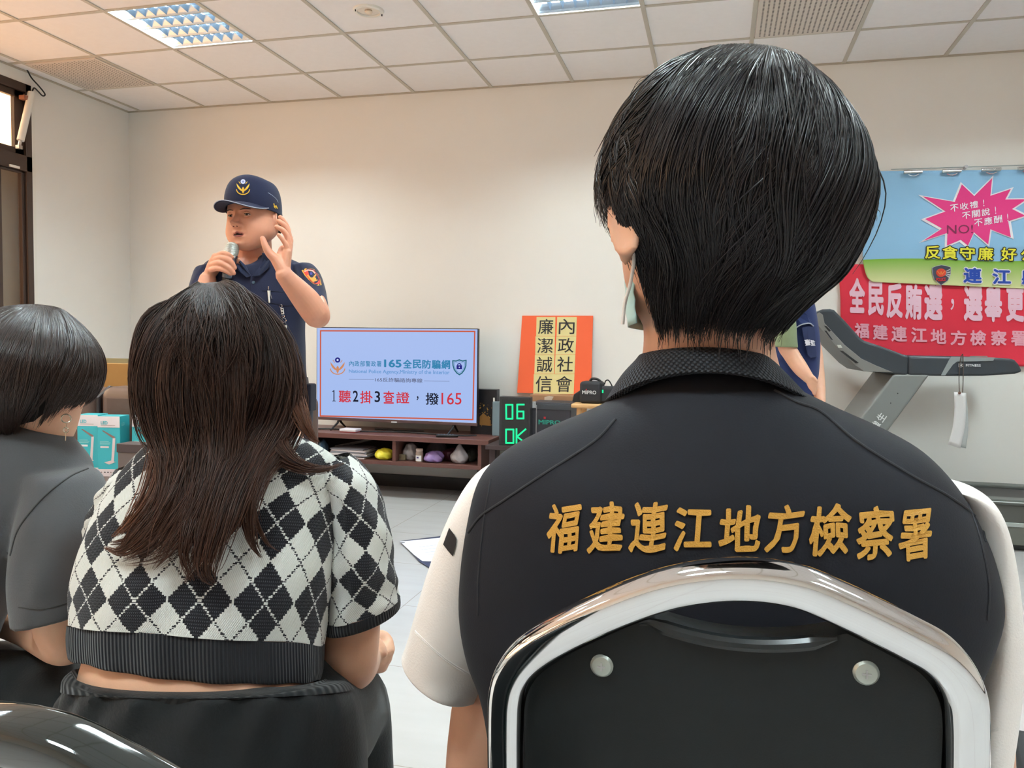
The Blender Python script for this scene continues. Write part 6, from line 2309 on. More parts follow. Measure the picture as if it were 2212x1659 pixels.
def lock(path, width, n, r0, seed, lift=.010, tint0=.0, tint1=.4, npt=22, flat=.45, start=0.0):
    """a lock of long hair draped over whatever lies beneath its path; width in pixels per control point"""
    rs = np.random.default_rng(seed)
    ctl = catmull([p + (w,) for p, w in zip(path, width)], npt)
    C = []
    for k, (x, y, w) in enumerate(ctl):
        q = hs(x, y)
        C.append((q - CO).dot(CF))
    C = np.array(C)
    for _ in range(4):                                   # smooth the depth, staying in front
        Cs = C.copy()
        Cs[1:-1] = (C[:-2] + 2 * C[1:-1] + C[2:]) / 4
        C = np.minimum(C + .004, Cs)
    S = []
    offs = rs.uniform(-1, 1, n)
    dep = rs.uniform(0, 1, n)
    sub = rs.integers(0, max(4, n // 22), n)
    sp = rs.normal(0, 1, (max(4, n // 22), 3))
    end = rs.uniform(.42, 1.0, n) ** .7
    for i in range(n):
        P = []
        for k in range(npt):
            t = k / (npt - 1) * end[i]
            f = t * (npt - 1)
            a = min(int(f), npt - 2); f -= a
            x, y, w = ctl[a] * (1 - f) + ctl[a + 1] * f
            tx, ty = ctl[a + 1][:2] - ctl[a][:2]
            L = math.hypot(tx, ty) + 1e-6
            nx, ny = -ty / L, tx / L
            o = offs[i] * (1 - .78 * t * t) + (.20 + .62 * t * t) * sp[sub[i]][0] * math.sin(3 * t + sp[sub[i]][1]) + .06 * math.sin(9 * t + i)
            d = C[a] * (1 - f) + C[a + 1] * f
            d -= lift * min(1, .05 + 1.6 * t) + (.010 * dep[i] + .012 * flat * math.sqrt(max(0, 1 - min(1, offs[i] ** 2)))) * min(1, w / 40) * min(1, .05 + 2 * t)
            P.append(tuple(at(x + nx * o * w / 2, y + ny * o * w / 2, d)))
        S.append(P)
    S = np.array(S)
    s = np.linspace(0, 1, npt)[None, :]
    R = r0 * (1 - .7 * s ** 3) * rs.uniform(.7, 1.3, n)[:, None]
    edge = np.abs(offs)[:, None] ** 2
    T = np.clip(tint0 + (tint1 - tint0) * s ** 1.5 * (.5 + .7 * rs.uniform(0, 1, n)[:, None]) + .12 * edge + rs.uniform(-.05, .08, n)[:, None], 0, 1)
    return S, R * np.ones((n, npt)), T


LK = [
    (((462, 614), (472, 640), (484, 690), (500, 770), (506, 860)), (44, 90, 120, 120, 80), 320, .0, .15, .012),
    (((452, 614), (448, 640), (440, 690), (430, 770), (426, 860)), (40, 80, 110, 110, 80), 300, .0, .15, .012),
    # head to neck mass
    (((440, 619), (372, 700), (340, 800), (345, 900), (372, 990), (360, 1080), (300, 1160), (236, 1176)), (30, 80, 110, 110, 100, 90, 70, 26), 322, .0, .35, .010),
    (((450, 617), (420, 700), (405, 800), (410, 900), (425, 1000), (390, 1100), (330, 1180), (262, 1214)), (30, 84, 120, 120, 110, 90, 70, 24), 322, .0, .30, .014),
    (((464, 616), (470, 700), (468, 800), (468, 900), (462, 1000), (430, 1090), (380, 1170), (330, 1232)), (30, 84, 120, 120, 110, 90, 70, 22), 322, .0, .28, .018),
    (((478, 616), (530, 690), (545, 790), (525, 890), (490, 980), (468, 1080), (440, 1180), (396, 1262)), (30, 84, 130, 130, 110, 80, 66, 20), 347, .0, .25, .018),
    (((488, 618), (548, 690), (584, 780), (580, 880), (535, 970), (505, 1060), (482, 1140), (428, 1200), (412, 1214)), (30, 80, 120, 130, 100, 70, 50, 24, 10), 285, .02, .5, .016),
    (((496, 621), (556, 694), (594, 790), (610, 870), (592, 940), (552, 1010), (530, 1100), (540, 1170), (566, 1208)), (26, 70, 90, 100, 90, 60, 40, 24, 8), 210, .02, .30, .014),
    (((492, 630), (566, 700), (610, 800), (644, 880), (670, 935), (690, 955)), (40, 56, 56, 50, 36, 14), 161, .25, .75, .012),
    (((505, 720), (570, 810), (590, 900), (590, 960), (640, 1004), (700, 1014), (748, 998)), (70, 90, 90, 70, 42, 24, 6), 161, .05, .35, .012),
    (((560, 930), (545, 1010), (548, 1100), (575, 1170), (612, 1196)), (40, 30, 20, 14, 4), 37, .1, .35, .010),
    (((470, 960), (440, 1050), (410, 1130), (398, 1200), (420, 1256)), (70, 60, 50, 36, 12), 136, .05, .35, .020),
    (((420, 980), (370, 1080), (310, 1150), (262, 1190), (222, 1182)), (70, 60, 46, 30, 8), 148, .1, .6, .016),
    (((480, 1000), (476, 1090), (470, 1150), (440, 1190), (424, 1206)), (40, 36, 30, 18, 6), 80, .2, .75, .022),
    (((345, 890), (352, 960), (330, 1060), (280, 1130), (240, 1160)), (40, 46, 46, 36, 14), 124, .25, .8, .010),
    (((400, 652), (330, 690), (302, 760), (300, 840), (322, 920), (345, 960)), (30, 50, 50, 46, 40, 20), 161, .0, .15, .006),
    (((330, 690), (292, 770), (290, 830), (308, 880), (330, 930)), (8, 8, 10, 8, 4), 16, .3, .5, .004),
    (((520, 720), (560, 830), (560, 930), (505, 1040), (470, 1150), (452, 1230), (470, 1262)), (80, 100, 100, 70, 54, 40, 10), 223, .0, .28, .024),
]
AS, AR, AT = [], [], []
for k, (pa, wd, n, t0, t1, lf) in enumerate(LK):
    a, b, c = lock(pa, wd, n, .00062, 40 + k, lf, t0, t1)
    AS.append(a); AR.append(b); AT.append(c)
strands_mesh('long_hair', np.concatenate(AS), np.concatenate(AR), girl, m_hair_br, 3, np.concatenate(AT))
ck = [hs(388, 640, .012), hs(372, 668, .014), hs(352, 690, .013)]
MB().tube(catmull([tuple(p) for p in ck], 12), .003, 8).build('hair_clip', mat('clip metal', srgb(62, 54, 50), .6), girl)

# ================================================================== the person with the hoop earring
lp_o = thing('person', 'seated person with short dark bob and hoop earring in a grey tee', 'person', tuple(at(-40, 1600, 1.28).xy) + (0,))
m_gtee = fabric('charcoal tee cloth', srgb(80, 80, 82), .9, .2, .05, .25, 420)
TS = [(-130, 868, 60, 880, 1.30, .058), (-200, 885, 100, 905, 1.295, .075), (-250, 925, 150, 955, 1.285, .095), (-285, 985, 186, 1010, 1.275, .112), (-315, 1060, 176, 1080, 1.27, .122), (-350, 1160, 120, 1180, 1.265, .126), (-390, 1280, 30, 1280, 1.265, .126), (-410, 1400, -36, 1400, 1.27, .126), (-420, 1520, -50, 1520, 1.28, .126)]
G = gp_.loft(TS, 60, 80, 2.2)
for i, r in enumerate(G):
    for j, p in enumerate(r):
        r[j] = p + FH * (.003 * math.sin(i * .25 + j * .25))
tee_mb = MB().grid(G, closed=True, caps=True)


def solid_sleeve(mb, rows, lv=44, px=gp_):
    g = px.loft(rows, lv, 56, 2.1)
    for i, r in enumerate(g):
        for j, p in enumerate(r):
            r[j] = p + FH * (.002 * math.sin(i * .35 + j * .4))
    mb.grid(g, closed=True, caps=True)


solid_sleeve(tee_mb, [(20, 1040, 70, 1030, 1.29, .02), (44, 1015, 136, 1005, 1.268, .045), (58, 1020, 196, 1020, 1.24, .058), (56, 1060, 218, 1058, 1.228, .064), (46, 1130, 230, 1130, 1.215, .070), (36, 1220, 230, 1210, 1.21, .072), (34, 1290, 222, 1270, 1.21, .070), (38, 1346, 214, 1310, 1.21, .066)])
solid_sleeve(tee_mb, [(-290, 1010, -250, 1000, 1.27, .02), (-330, 1000, -220, 980, 1.27, .05), (-350, 1080, -210, 1080, 1.27, .066), (-360, 1200, -205, 1200, 1.27, .07), (-355, 1320, -210, 1320, 1.27, .066)])
tee = place_mesh('t_shirt', remesh_union(tee_mb, .0048, 7), m_gtee, lp_o)
ls_ = surf(bvh_objs([tee]))
MB().tube([ls_(x, y, .0008) for x, y in catmull([(190, 1012), (150, 1030), (100, 1068), (62, 1110), (36, 1150), (22, 1200)], 40)], .0014, 6).build('seam', mat('tee seam', srgb(62, 62, 62), .9), tee)
MB().tube([ls_(x, y, .0008) for x, y in catmull([(-40, 884), (20, 884), (62, 894), (98, 914)], 30)], .003, 8).build('neck_binding', m_gtee, tee)
MB().tube([ls_(x, y, .0006) for x, y in catmull([(40, 1312), (90, 1316), (140, 1304), (190, 1284)], 30)], .0008, 6).build('hem_stitch', mat('tee seam', srgb(62, 62, 62), .9), tee)
mb = MB()
lh = at(66, 832, 1.285)
lf_ = head_frame(lh, FH * .85 + RH * .5, 0.02, -.12, .90)
head_shape(mb, lf_, 1.0)
ear_shape(mb, lf_, -1); ear_shape(mb, lf_, 1, 1.0)
mb.capsule([at(62, 850, 1.295), at(50, 900, 1.295), at(10, 960, 1.295)], [.05, .05, .06], 24)
mb.capsule([at(-260, 1050, 1.28), at(-20, 1000, 1.285), at(120, 1070, 1.26)], [.03, .05, .03], 18)
mb.capsule([at(-20, 1000, 1.285), at(-190, 1300, 1.28), at(-230, 1620, 1.30)], [.085, .09, .11], 24)
mb.capsule(pxs(((138, 1110, 1.225), (136, 1240, 1.215), (136, 1340, 1.22), (140, 1384, 1.24), (66, 1354, 1.36), (-10, 1338, 1.45))), [.034, .043, .043, .038, .034, .026], 20)
wl_ = at(-10, 1338, 1.45)
for q in range(4):
    mb.capsule([wl_ + UP * (.012 - .008 * q), wl_ - RH * .06 + FH * .04 + UP * (.015 - .013 * q), wl_ - RH * .10 + FH * .03 + UP * (.004 - .013 * q)], [.014, .011, .008], 10)
mb.capsule(pxs(((-280, 1080, 1.27), (-290, 1250, 1.27), (-285, 1380, 1.28), (-200, 1370, 1.42), (-120, 1350, 1.48))), [.034, .041, .038, .033, .026], 18)
lp_body = place_mesh('body', remesh_union(mb, .0045, 5), m_skin2, lp_o)
eyes_for(lf_, lp_body, 1.0, m_skin2)
mt = MB()
hp0 = at(-150, 1575, 1.31)
for sg, kn in ((-1, (-280, 1520, 1.72)), (1, (20, 1505, 1.70))):
    P0 = hp0 + RH * (.09 * sg)
    P1 = at(*kn)
    P2 = Vector((P1.x, P1.y + .03, .10))
    mt.capsule([P0, P0 * .5 + P1 * .5 + UP * .02, P1, P1 * .5 + P2 * .5, P2], [.125, .11, .078, .066, .058], 22)
mt.capsule([at(-210, 1560, 1.30), at(60, 1545, 1.30), at(120, 1545, 1.28)], [.12, .10, .085], 24)
mt.capsule([at(-260, 1575, 1.30), at(-60, 1575, 1.30)], [.12, .12], 24)
place_mesh('trousers', remesh_union(mt, .008, 4), fabric('black trouser cloth', srgb(31, 33, 34), .9, .12, .08, .3, 300), lp_o)
for kn in ((-280, 1520, 1.72), (20, 1505, 1.70)):
    P1 = at(*kn)
    mbx = MB().capsule([(P1.x, P1.y, .045), (P1.x, P1.y + .10, .045), (P1.x, P1.y + .2, .034)], [.04, .04, .03], 16)
    mbx.v = [(p[0], p[1], max(p[2], .002)) for p in mbx.v]
    mbx.build('shoe', m_black, lp_o)
cst = Vector((hp0.x, hp0.y, 0))
o = thing('round_stool', 'black stool under the earring wearer, below the photo edge', 'stool', (cst.x, cst.y, 0))
MB().lathe((cst.x, cst.y, 0), [(.02, .29), (.165, .29), (.175, .305), (.175, .335), (.165, .347), (.02, .35)], seg=40).build('seat', m_vinyl, o)
for k in range(4):
    a = PI / 4 + k * PI / 2
    MB().cyl((cst.x + .12 * math.cos(a), cst.y + .12 * math.sin(a), .30), (cst.x + .17 * math.cos(a), cst.y + .17 * math.sin(a), 0), .011).build('leg', m_chrome, o)
# bob
m_hair_l = hair_mat('brown-black hair', srgb(36, 30, 29), srgb(84, 60, 50), .36, .5)
lr = [(62, 658, 78, 658, 1.27, .006), (14, 664, 122, 665, 1.27, .034), (-38, 682, 152, 688, 1.268, .06), (-72, 712, 182, 724, 1.265, .086), (-86, 752, 202, 762, 1.262, .10), (-88, 795, 208, 800, 1.262, .104), (-84, 835, 200, 840, 1.265, .10), (-66, 870, 180, 872, 1.27, .092), (-46, 905, 150, 900, 1.278, .08), (-30, 940, 120, 930, 1.287, .066)]


def bob_end(th):
    d = (th + PI) % (2 * PI) - PI
    if d > .75:
        k = min(1, (d - .75) / .35)
        base = .97 * (1 - k) + .77 * k
        return base if d < 2.0 else .72
    if d < -1.9:
        return .8
    return .97 + .02 * math.sin(th * 6)


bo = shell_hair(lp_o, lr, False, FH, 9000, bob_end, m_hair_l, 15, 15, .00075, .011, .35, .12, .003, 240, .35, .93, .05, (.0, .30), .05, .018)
# front lock falling in front of the ear
LS = surf(bvh_objs([bo.children[0]]), lambda x, y: at(x, y, 1.25))
# hoop earring with a small ring and pendant
e0 = at(143, 889, 1.225)
er = MB()
hoop = [at(143 + 10.5 * math.cos(a), 904 + 9.0 * math.sin(a), 1.222 + .004 * math.cos(a)) for a in np.linspace(0, 2 * PI, 30, endpoint=False)]
er.tube(hoop, .0011, 8, closed=True)
e_o = er.build('earring', mat('earring metal', (0.62, 0.55, 0.45, 1), .22, 1.0), lp_o)
rg = [at(142.5 + 5.2 * math.cos(a), 929 + 5.2 * math.sin(a), 1.222) for a in np.linspace(0, 2 * PI, 22, endpoint=False)]
MB().tube(rg, .001, 8, closed=True).build('ring', mat('earring metal', (0.62, 0.55, 0.45, 1)), e_o)
MB().tube([at(143, 913, 1.222), at(143, 924, 1.222)], .0008, 6).build('link', mat('earring metal', (0.62, 0.55, 0.45, 1)), e_o)
MB().tube([at(142.5, 934, 1.222), at(141.5, 952, 1.222)], .0006, 6).build('chain', mat('earring metal', (0.62, 0.55, 0.45, 1)), e_o)
# ================================================================== the speaker
spk = thing('person', 'standing man in navy cap and uniform speaking into a microphone, one hand raised', 'person', tuple(at(555, 900, 2.95).xy) + (0,))
m_navy = fabric('navy uniform cloth', srgb(34, 38, 62), .85, .12, .06, .25, 260)
pk = Px('d')
SH_ = [(508, 548, 588, 552, 2.93, .062), (488, 552, 614, 556, 2.93, .078), (462, 560, 636, 563, 2.93, .094), (442, 575, 660, 577, 2.93, .108), (434, 600, 668, 602, 2.93, .118), (432, 640, 664, 645, 2.93, .126), (434, 700, 657, 700, 2.93, .134), (438, 760, 657, 760, 2.93, .140), (440, 800, 659, 800, 2.93, .138), (440, 838, 662, 836, 2.93, .136)]
G = pk.loft(SH_, 70, 96, 2.25)
for i, r in enumerate(G):
    for j, p in enumerate(r):
        k = j if j < 48 else j - 96
        v = -.105 * math.exp(-((k + 3.0) / 6.0) ** 2) * max(0, 1 - i / 24)
        r[j] = p + UP * v + FH * (.0025 * math.sin(i * .35 + j * .3))
sh_mb = MB().grid(G, closed=True, caps=True)


def short_sleeve(rows, name, material, parent):
    g = pk.loft(rows, 34, 48, 2.1)
    for i, r in enumerate(g):
        for j, p in enumerate(r):
            r[j] = p + FH * (.002 * math.sin(i * .4 + j * .4))
    c = sum((Vector(p) for p in g[-1]), Vector()) / 48
    inner = [[c + (Vector(p) - c) * s + UP * dz for p in g[-1]] for s, dz in ((.97, .0), (.94, .005), (.92, .03))]
    return MB().grid(g + inner, closed=True).build(name, material, parent, angle=0)


solid_sleeve(sh_mb, [(628, 590, 650, 585, 2.93, .03), (632, 575, 668, 568, 2.92, .055), (642, 596, 688, 586, 2.89, .066), (648, 622, 700, 620, 2.845, .072), (652, 650, 706, 650, 2.80, .072), (654, 680, 708, 672, 2.765, .068)], 40, pk)
solid_sleeve(sh_mb, [(452, 590, 470, 586, 2.93, .03), (430, 578, 472, 570, 2.92, .055), (418, 600, 468, 598, 2.90, .066), (408, 640, 462, 640, 2.86, .070), (402, 690, 458, 692, 2.82, .068)], 40, pk)
shirt_ = place_mesh('uniform_shirt', remesh_union(sh_mb, .0042, 5), m_navy, spk)
slr = shirt_

mb = MB()
sc = at(546, 476, 2.86)
face = (-FH * math.cos(.34) - RH * math.sin(.34))
sf = head_frame(sc, face, .03, .03, 1.0)
head_shape(mb, sf, 1.10, .16, True, 1.8, .004)
ear_shape(mb, sf, -1, 1.06); ear_shape(mb, sf, 1, 1.06)
mb.capsule([at(549, 505, 2.90), at(549, 545, 2.915), at(549, 590, 2.93)], [.060, .064, .078], 26)
mb.ell(at(547, 590, 2.865), (.055, .03, .055), None, 20, 14)
mb.capsule([at(462, 600, 2.93), at(550, 590, 2.94), at(640, 600, 2.93)], [.04, .06, .04], 18)
mb.capsule([at(550, 600, 2.93), at(550, 720, 2.93), at(552, 850, 2.93)], [.10, .11, .11], 26)
# raised arm (on the right of the photo)
eR = at(686, 682, 2.73)
wR = at(614, 594, 2.62)
mb.capsule([at(664, 600, 2.91), at(676, 640, 2.82), eR, eR * .62 + wR * .38 + RH * .004, wR * .9 + eR * .1, wR], [.034, .038, .043, .045, .031, .0285], 24)
pal = [(617.5, 588, 2.62)]
F1 = ((624, 514, 2.675), (621, 494, 2.672), (613.5, 479, 2.665), (605.5, 469, 2.658))
F2 = ((625, 519, 2.655), (622, 501, 2.652), (613.5, 486.5, 2.645), (602, 477.5, 2.638))
F3 = ((623.5, 529, 2.635), (620, 510, 2.630), (610, 497, 2.622), (597.5, 490, 2.615))
F4 = ((620.5, 544, 2.620), (617.5, 529, 2.614), (610, 516.5, 2.608), (602, 507.5, 2.602))
for f_, r_ in ((F1, .0098), (F2, .0102), (F3, .0098), (F4, .0088)):
    mb.capsule([wR + UP * .008, at(*f_[0])], [.019, .0135], 14)
    mb.capsule(pxs(f_), [r_ * 1.12, r_, r_ * .92, r_ * .78], 14)
mb.capsule([wR + UP * .01, at(604, 572, 2.615), at(592, 556, 2.61)], [.024, .021, .016], 14)
mb.capsule(pxs(((596, 560, 2.61), (583, 548, 2.605), (574, 533, 2.60), (567.5, 515, 2.60))), [.0165, .0142, .0118, .0088], 14)
mb.capsule(pxs(((604, 565, 2.62), (612, 540, 2.64))), [.018, .016], 12)
# arm holding the microphone
eL = at(424, 716, 2.78)
wL = at(449, 603, 2.81)
mb.capsule([at(448, 610, 2.92), at(432, 665, 2.86), eL, eL * .5 + wL * .5, wL], [.05, .05, .044, .041, .029], 22)
K = [((466, 555, 2.80), (481, 547.5, 2.755), (492, 550, 2.748), (500.5, 555.5, 2.755)), ((461, 563, 2.80), (480, 557, 2.752), (497, 564, 2.745), (507, 578, 2.752)),
     ((456, 573, 2.80), (475, 568, 2.752), (493, 577, 2.745), (505, 590, 2.752)), ((452, 584, 2.80), (470, 580, 2.755), (487, 585, 2.748), (498.5, 592, 2.755))]
for k, r_ in zip(K, (.0102, .0105, .0100, .0090)):
    mb.capsule([wL, at(*k[0])], [.020, .0145], 14)
    mb.capsule(pxs(k), [r_ * 1.12, r_, r_ * .94, r_ * .80], 14)
mb.capsule(pxs(((456, 592, 2.81), (474, 574, 2.83), (492, 572, 2.835), (508, 567, 2.815), (514, 560, 2.80))), [.018, .015, .0125, .0105, .0085], 14)
body_ = place_mesh('body', remesh_union(mb, .0025, 3, .4), m_skin3, spk)
eyes_for(sf, body_, 1.05)
# lips and the open mouth
m_lip = mat('lip', srgb(166, 92, 82), .5)
bsf = bvh_objs([body_])


def on_face(x, z, w=.0006):
    o_ = sf(x, .20, z)
    h = bsf.ray_cast(o_, -(sf.y))
    return Vector(h[0]) + sf.y * w if h[0] is not None else Vector(sf(x, .09, z))


mo = [(.020 * math.cos(a), -.0640 + (.0055 if math.sin(a) > 0 else .0050) * math.sin(a) - .002 * (abs(math.cos(a)) > .9)) for a in np.linspace(0, 2 * PI, 24, endpoint=False)]
MB().add([on_face(x, z, .0012) for x, z in mo], [tuple(range(24))]).build('mouth_opening', mat('mouth dark', srgb(60, 26, 26), .6), body_, smooth=False, fixn=False)
for sgn in (1, -1):
    pts = [on_face(x, -.0640 + sgn * (.0066 if sgn > 0 else .0070) * (1 - (x / .023) ** 2) ** .7 + (.0012 * math.cos(x * 300) if sgn > 0 else 0), .0004) for x in np.linspace(-.0225, .0225, 14)]
    MB().tube(catmull([tuple(p) for p in pts], 26), [.0008 + .0024 * math.sin(PI * i / 25) for i in range(26)], 8).build('lip', m_lip, body_)
for sx in (-.0075, .0075):
    p = on_face(sx, -.0375, 0)
    MB().ell(p, (.0032, .0032, .0022), None, 10, 8).build('nostril', mat('nostril dark', srgb(96, 48, 40), .8), body_)

# cropped hair round the back and sides
hb_ = []
for z, w, f, b in [(.040, .080, .05, -.104), (.020, .081, .035, -.104), (.0, .0815, .014, -.102), (-.020, .0805, .004, -.096), (-.04, .076, -.008, -.082)]:
    ring = []
    for a in np.linspace(PI * .96, PI * 2.04, 40):
        x = w * 1.095 * math.cos(a) * .98
        y = (b * .5 + f * .5) + (f - b) * .5 * math.sin(a)
        ring.append(sf(x, y, z))
    hb_.append(ring)
ob = MB().grid(hb_).build('hair', mat('cropped hair', srgb(58, 46, 42), .8, bump=.6, bscale=900), spk, fixn=False, angle=0)
ob.modifiers.new('s', 'SOLIDIFY').thickness = .002

# cap
m_cap = fabric('cap twill', srgb(32, 36, 62), .85, .1, .05, .2, 600)
cap_rows = [(.030, .0895, .0935, -.1035), (.050, .0905, .0960, -.1050), (.072, .0890, .0960, -.1035), (.095, .0835, .0900, -.098), (.114, .0720, .0770, -.086), (.127, .053, .056, -.064), (.133, .028, .028, -.036), (.1345, .004, .000, -.008)]
cr_ = catmull(cap_rows, 40)
Gc = []
for z, w, f, b in cr_:
    ring = []
    for k in range(80):
        a = 2 * PI * k / 80
        x = max(w, .002) * 1.06 * sup(math.cos(a), 2.15)
        y = (f + b) / 2 + max((f - b) / 2, .002) * sup(math.sin(a), 2.1)
        zz = z + .013 - (.030 * max(0, -math.sin(a)) + .020 * abs(math.cos(a)) ** 2) * max(0, 1 - (z - .03) / .09) + .010 * max(0, math.sin(a)) * max(0, (z - .09) / .04)
        ring.append(sf(x, y, zz))
    Gc.append(ring)
capm = MB().grid(Gc, closed=True, caps=False)
cap = capm.build('cap', m_cap, spk, angle=0)
cap.modifiers.new('s', 'SOLIDIFY').thickness = .002
bg, eg = [], []
for k in range(33):
    a = PI / 2 + (k - 16) / 16 * 1.22
    sx = math.cos(a); cy = math.sin(a)
    row = []
    for t in np.linspace(0, 1, 10):
        tp = max(.0, math.cos((k - 16) / 16 * PI / 2)) ** .6
        rr = t * .072 * tp
        x = .0895 * 1.06 * sup(sx, 2.15) * (1 + .02 * t)
        y = -.005 + .0985 * sup(cy, 2.1) + rr
        z = .049 - .020 * abs(sx) ** 2 - tp * t * (.010 + .022 * abs(sx) ** 1.5)
        row.append(sf(x, y, z))
    bg.append(row)
    eg.append(row[-1])
br = MB().grid(bg).build('brim', m_cap, cap, fixn=False, angle=0)
br.modifiers.new('s', 'SOLIDIFY').thickness = .0035
MB().tube(eg, .0015, 8).build('piping', mat('pale piping', srgb(176, 180, 196), .6), br)
cpb = surf(bvh_objs([cap]), lambda x, y: at(x, y, 2.78))
m_cg = mat('gold thread', srgb(226, 178, 46), .5)
emblem(525, 405, 14.5, cpb, .0022, cap, m_cg, mat('white thread', srgb(196, 200, 226), .6), mat('blue thread', srgb(120, 130, 190), .6), m_cg)
pxdecal('gold_lettering', merge2d(stroke2d([(591.5, 440), (593, 446), (597, 447)], 2.0), stroke2d([(596, 444), (599, 450)], 2.2), stroke2d([(592, 446), (595, 450)], 1.6)), cpb, m_cg, cap, .0022)
q = catmull([(579, 416), (588, 422), (597, 430), (601, 437)], 20)
MB().tube([cpb(x, y, .0006) for x, y in q], .0010, 6).build('piping', mat('pale piping', srgb(176, 180, 196), .6), cap)

# shirt details
shb = surf(bvh_objs([shirt_]), lambda x, y: at(x, y, 2.8))
for nm, pts in (('collar', [(506, 551), (514, 545), (522, 556), (532, 574), (543, 596), (534, 600), (522, 590), (510, 572)]), ('collar', [(578, 550), (590, 552), (592, 562), (580, 580), (562, 596), (545, 597), (556, 585), (568, 568)])):
    P = [shb(x, y, .006) for x, y in pts]
    P = [p + FH * ((min(q.dot(FH) for q in P) + .012 - p.dot(FH)) if p.dot(FH) > min(q.dot(FH) for q in P) + .03 else 0) for p in P]
    n_ = -FH * .008
    m_ = len(P)
    MB().add(P + [p + n_ for p in P], [tuple(range(m_)), tuple(range(m_, 2 * m_))[::-1]] + [(i, m_ + i, m_ + (i + 1) % m_, (i + 1) % m_) for i in range(m_)]).build(nm, fabric('navy collar cloth', srgb(38, 44, 68), .85, .1, .05, .2, 260), shirt_, smooth=False, bevel=.002)
for px_, py_ in ((547.5, 610), (549, 655), (550, 705)):
    p = shb(px_, py_, .001)
    MB().lathe(p, [(.0055, -.001), (.0055, .0015), (.004, .0022), (.001, .0018)], axis=tuple(-FH), seg=16).build('button', mat('blue-grey button', srgb(70, 92, 110), .3), shirt_)
MB().tube([shb(x, y, .0004) for x, y in catmull([(541, 600), (541, 660), (543, 740), (545, 830)], 40)], .0012, 6).build('placket_seam', mat('navy seam', srgb(24, 27, 46), .9), shirt_)
MB().tube([shb(x, y, .0008) for x, y in catmull([(566, 651), (590, 655), (616, 660), (636, 659)], 30)], .0016, 6).build('pocket_flap_edge', mat('navy seam', srgb(24, 27, 46), .9), shirt_)
MB().tube([shb(x, y, .0008) for x, y in catmull([(566, 628), (600, 630), (640, 634)], 30)], .0012, 6).build('pocket_flap_edge', mat('navy seam', srgb(24, 27, 46), .9), shirt_)


def c2(x, y):
    return (400 + x / 5.925, 360 + y / 5.925)


pt = [c2(*p) for p in ((1490, 1328), (1540, 1302), (1600, 1298), (1650, 1312), (1700, 1372), (1735, 1450), (1746, 1515), (1700, 1522), (1640, 1500), (1580, 1448), (1530, 1392))]
pslv = surf(bvh_objs([slr]), lambda x, y: at(x, y, 2.8))
pxdecal('shoulder_patch', poly2d(pt), pslv, mat('yellow patch edge', srgb(232, 166, 56), .7), slr, .002)
cpt = np.mean(pt, 0)
pxdecal('shoulder_patch', poly2d([tuple(np.array(p) * .86 + cpt * .14) for p in pt]), pslv, mat('red patch', srgb(214, 62, 44), .7), slr, .003)
pxdecal('patch_emblem', merge2d(stroke2d([c2(1570, 1390), c2(1606, 1430), c2(1640, 1425), c2(1670, 1385)], 3.2), disc2d(*c2(1650, 1440), 4.5), stroke2d([c2(1590, 1420), c2(1640, 1470), c2(1690, 1450)], 2.2)), pslv, mat('amber patch print', srgb(236, 150, 60), .7), slr, .004)
pxdecal('patch_emblem', disc2d(*c2(1612, 1368), 3.0), pslv, mat('blue patch disc', srgb(60, 60, 140), .7), slr, .0045)
pxdecal('patch_lettering', stroke2d([c2(1530, 1340), c2(1570, 1322), c2(1630, 1332), c2(1660, 1362)], 2.4), pslv, mat('pink patch print', srgb(240, 176, 160), .7), slr, .004)
# pen, whistle
pp0, pp1 = shb(580, 628, .006), shb(582, 654, .006)
o = thing('pen', 'white pen clipped in the chest pocket of the navy uniform', 'pen', pp1)
MB().cyl(pp0, pp1, .0042, .003, 12).build('barrel', m_white, o)
MB().cyl(pp0 + UP * .004, pp0 + UP * .016, .0018, seg=10).build('button', m_steel, o)
MB().tube([pp0 + RH * .006 + UP * .002, pp0 + RH * .007 - UP * .012, pp0 + RH * .012 - UP * .028], .0012, 6).build('clip', m_steel, o)
wl0 = shb(606, 661, .008)
o = thing('whistle', 'silver whistle hanging on a short ring chain from the uniform pocket', 'whistle', shb(613, 712, .01))


def ringat(px, py, r, name='ring', w=.009):
    c = shb(px, py, w)
    MB().tube([c + RH * (r * math.cos(a)) + UP * (r * math.sin(a)) for a in np.linspace(0, 2 * PI, 20, endpoint=False)], .0009, 6, closed=True).build(name, m_chrome, o)


ringat(606.5, 661, .005); ringat(612, 683, .0045); ringat(613.5, 692, .008)
c = shb(610, 672, .009)
MB().box(c, (.011, .003, .022), Matrix.Rotation(.16, 3, -FH)).build('tag', mat('white enamel tag', srgb(232, 232, 230), .3), o, smooth=False, bevel=.001)
for dz in (.005, -.005):
    MB().box(c - FH * .002 + UP * dz, (.005, .002, .005)).build('tag_window', m_black, o, smooth=False)
c = shb(613.5, 711, .012)
MB().cyl(c - RH * .008 - UP * .008, c + RH * .008 - UP * .008, .0095, seg=20).box(c + UP * .006, (.018, .011, .018)).build('whistle_body', m_chrome, o, smooth=False, bevel=.0015)
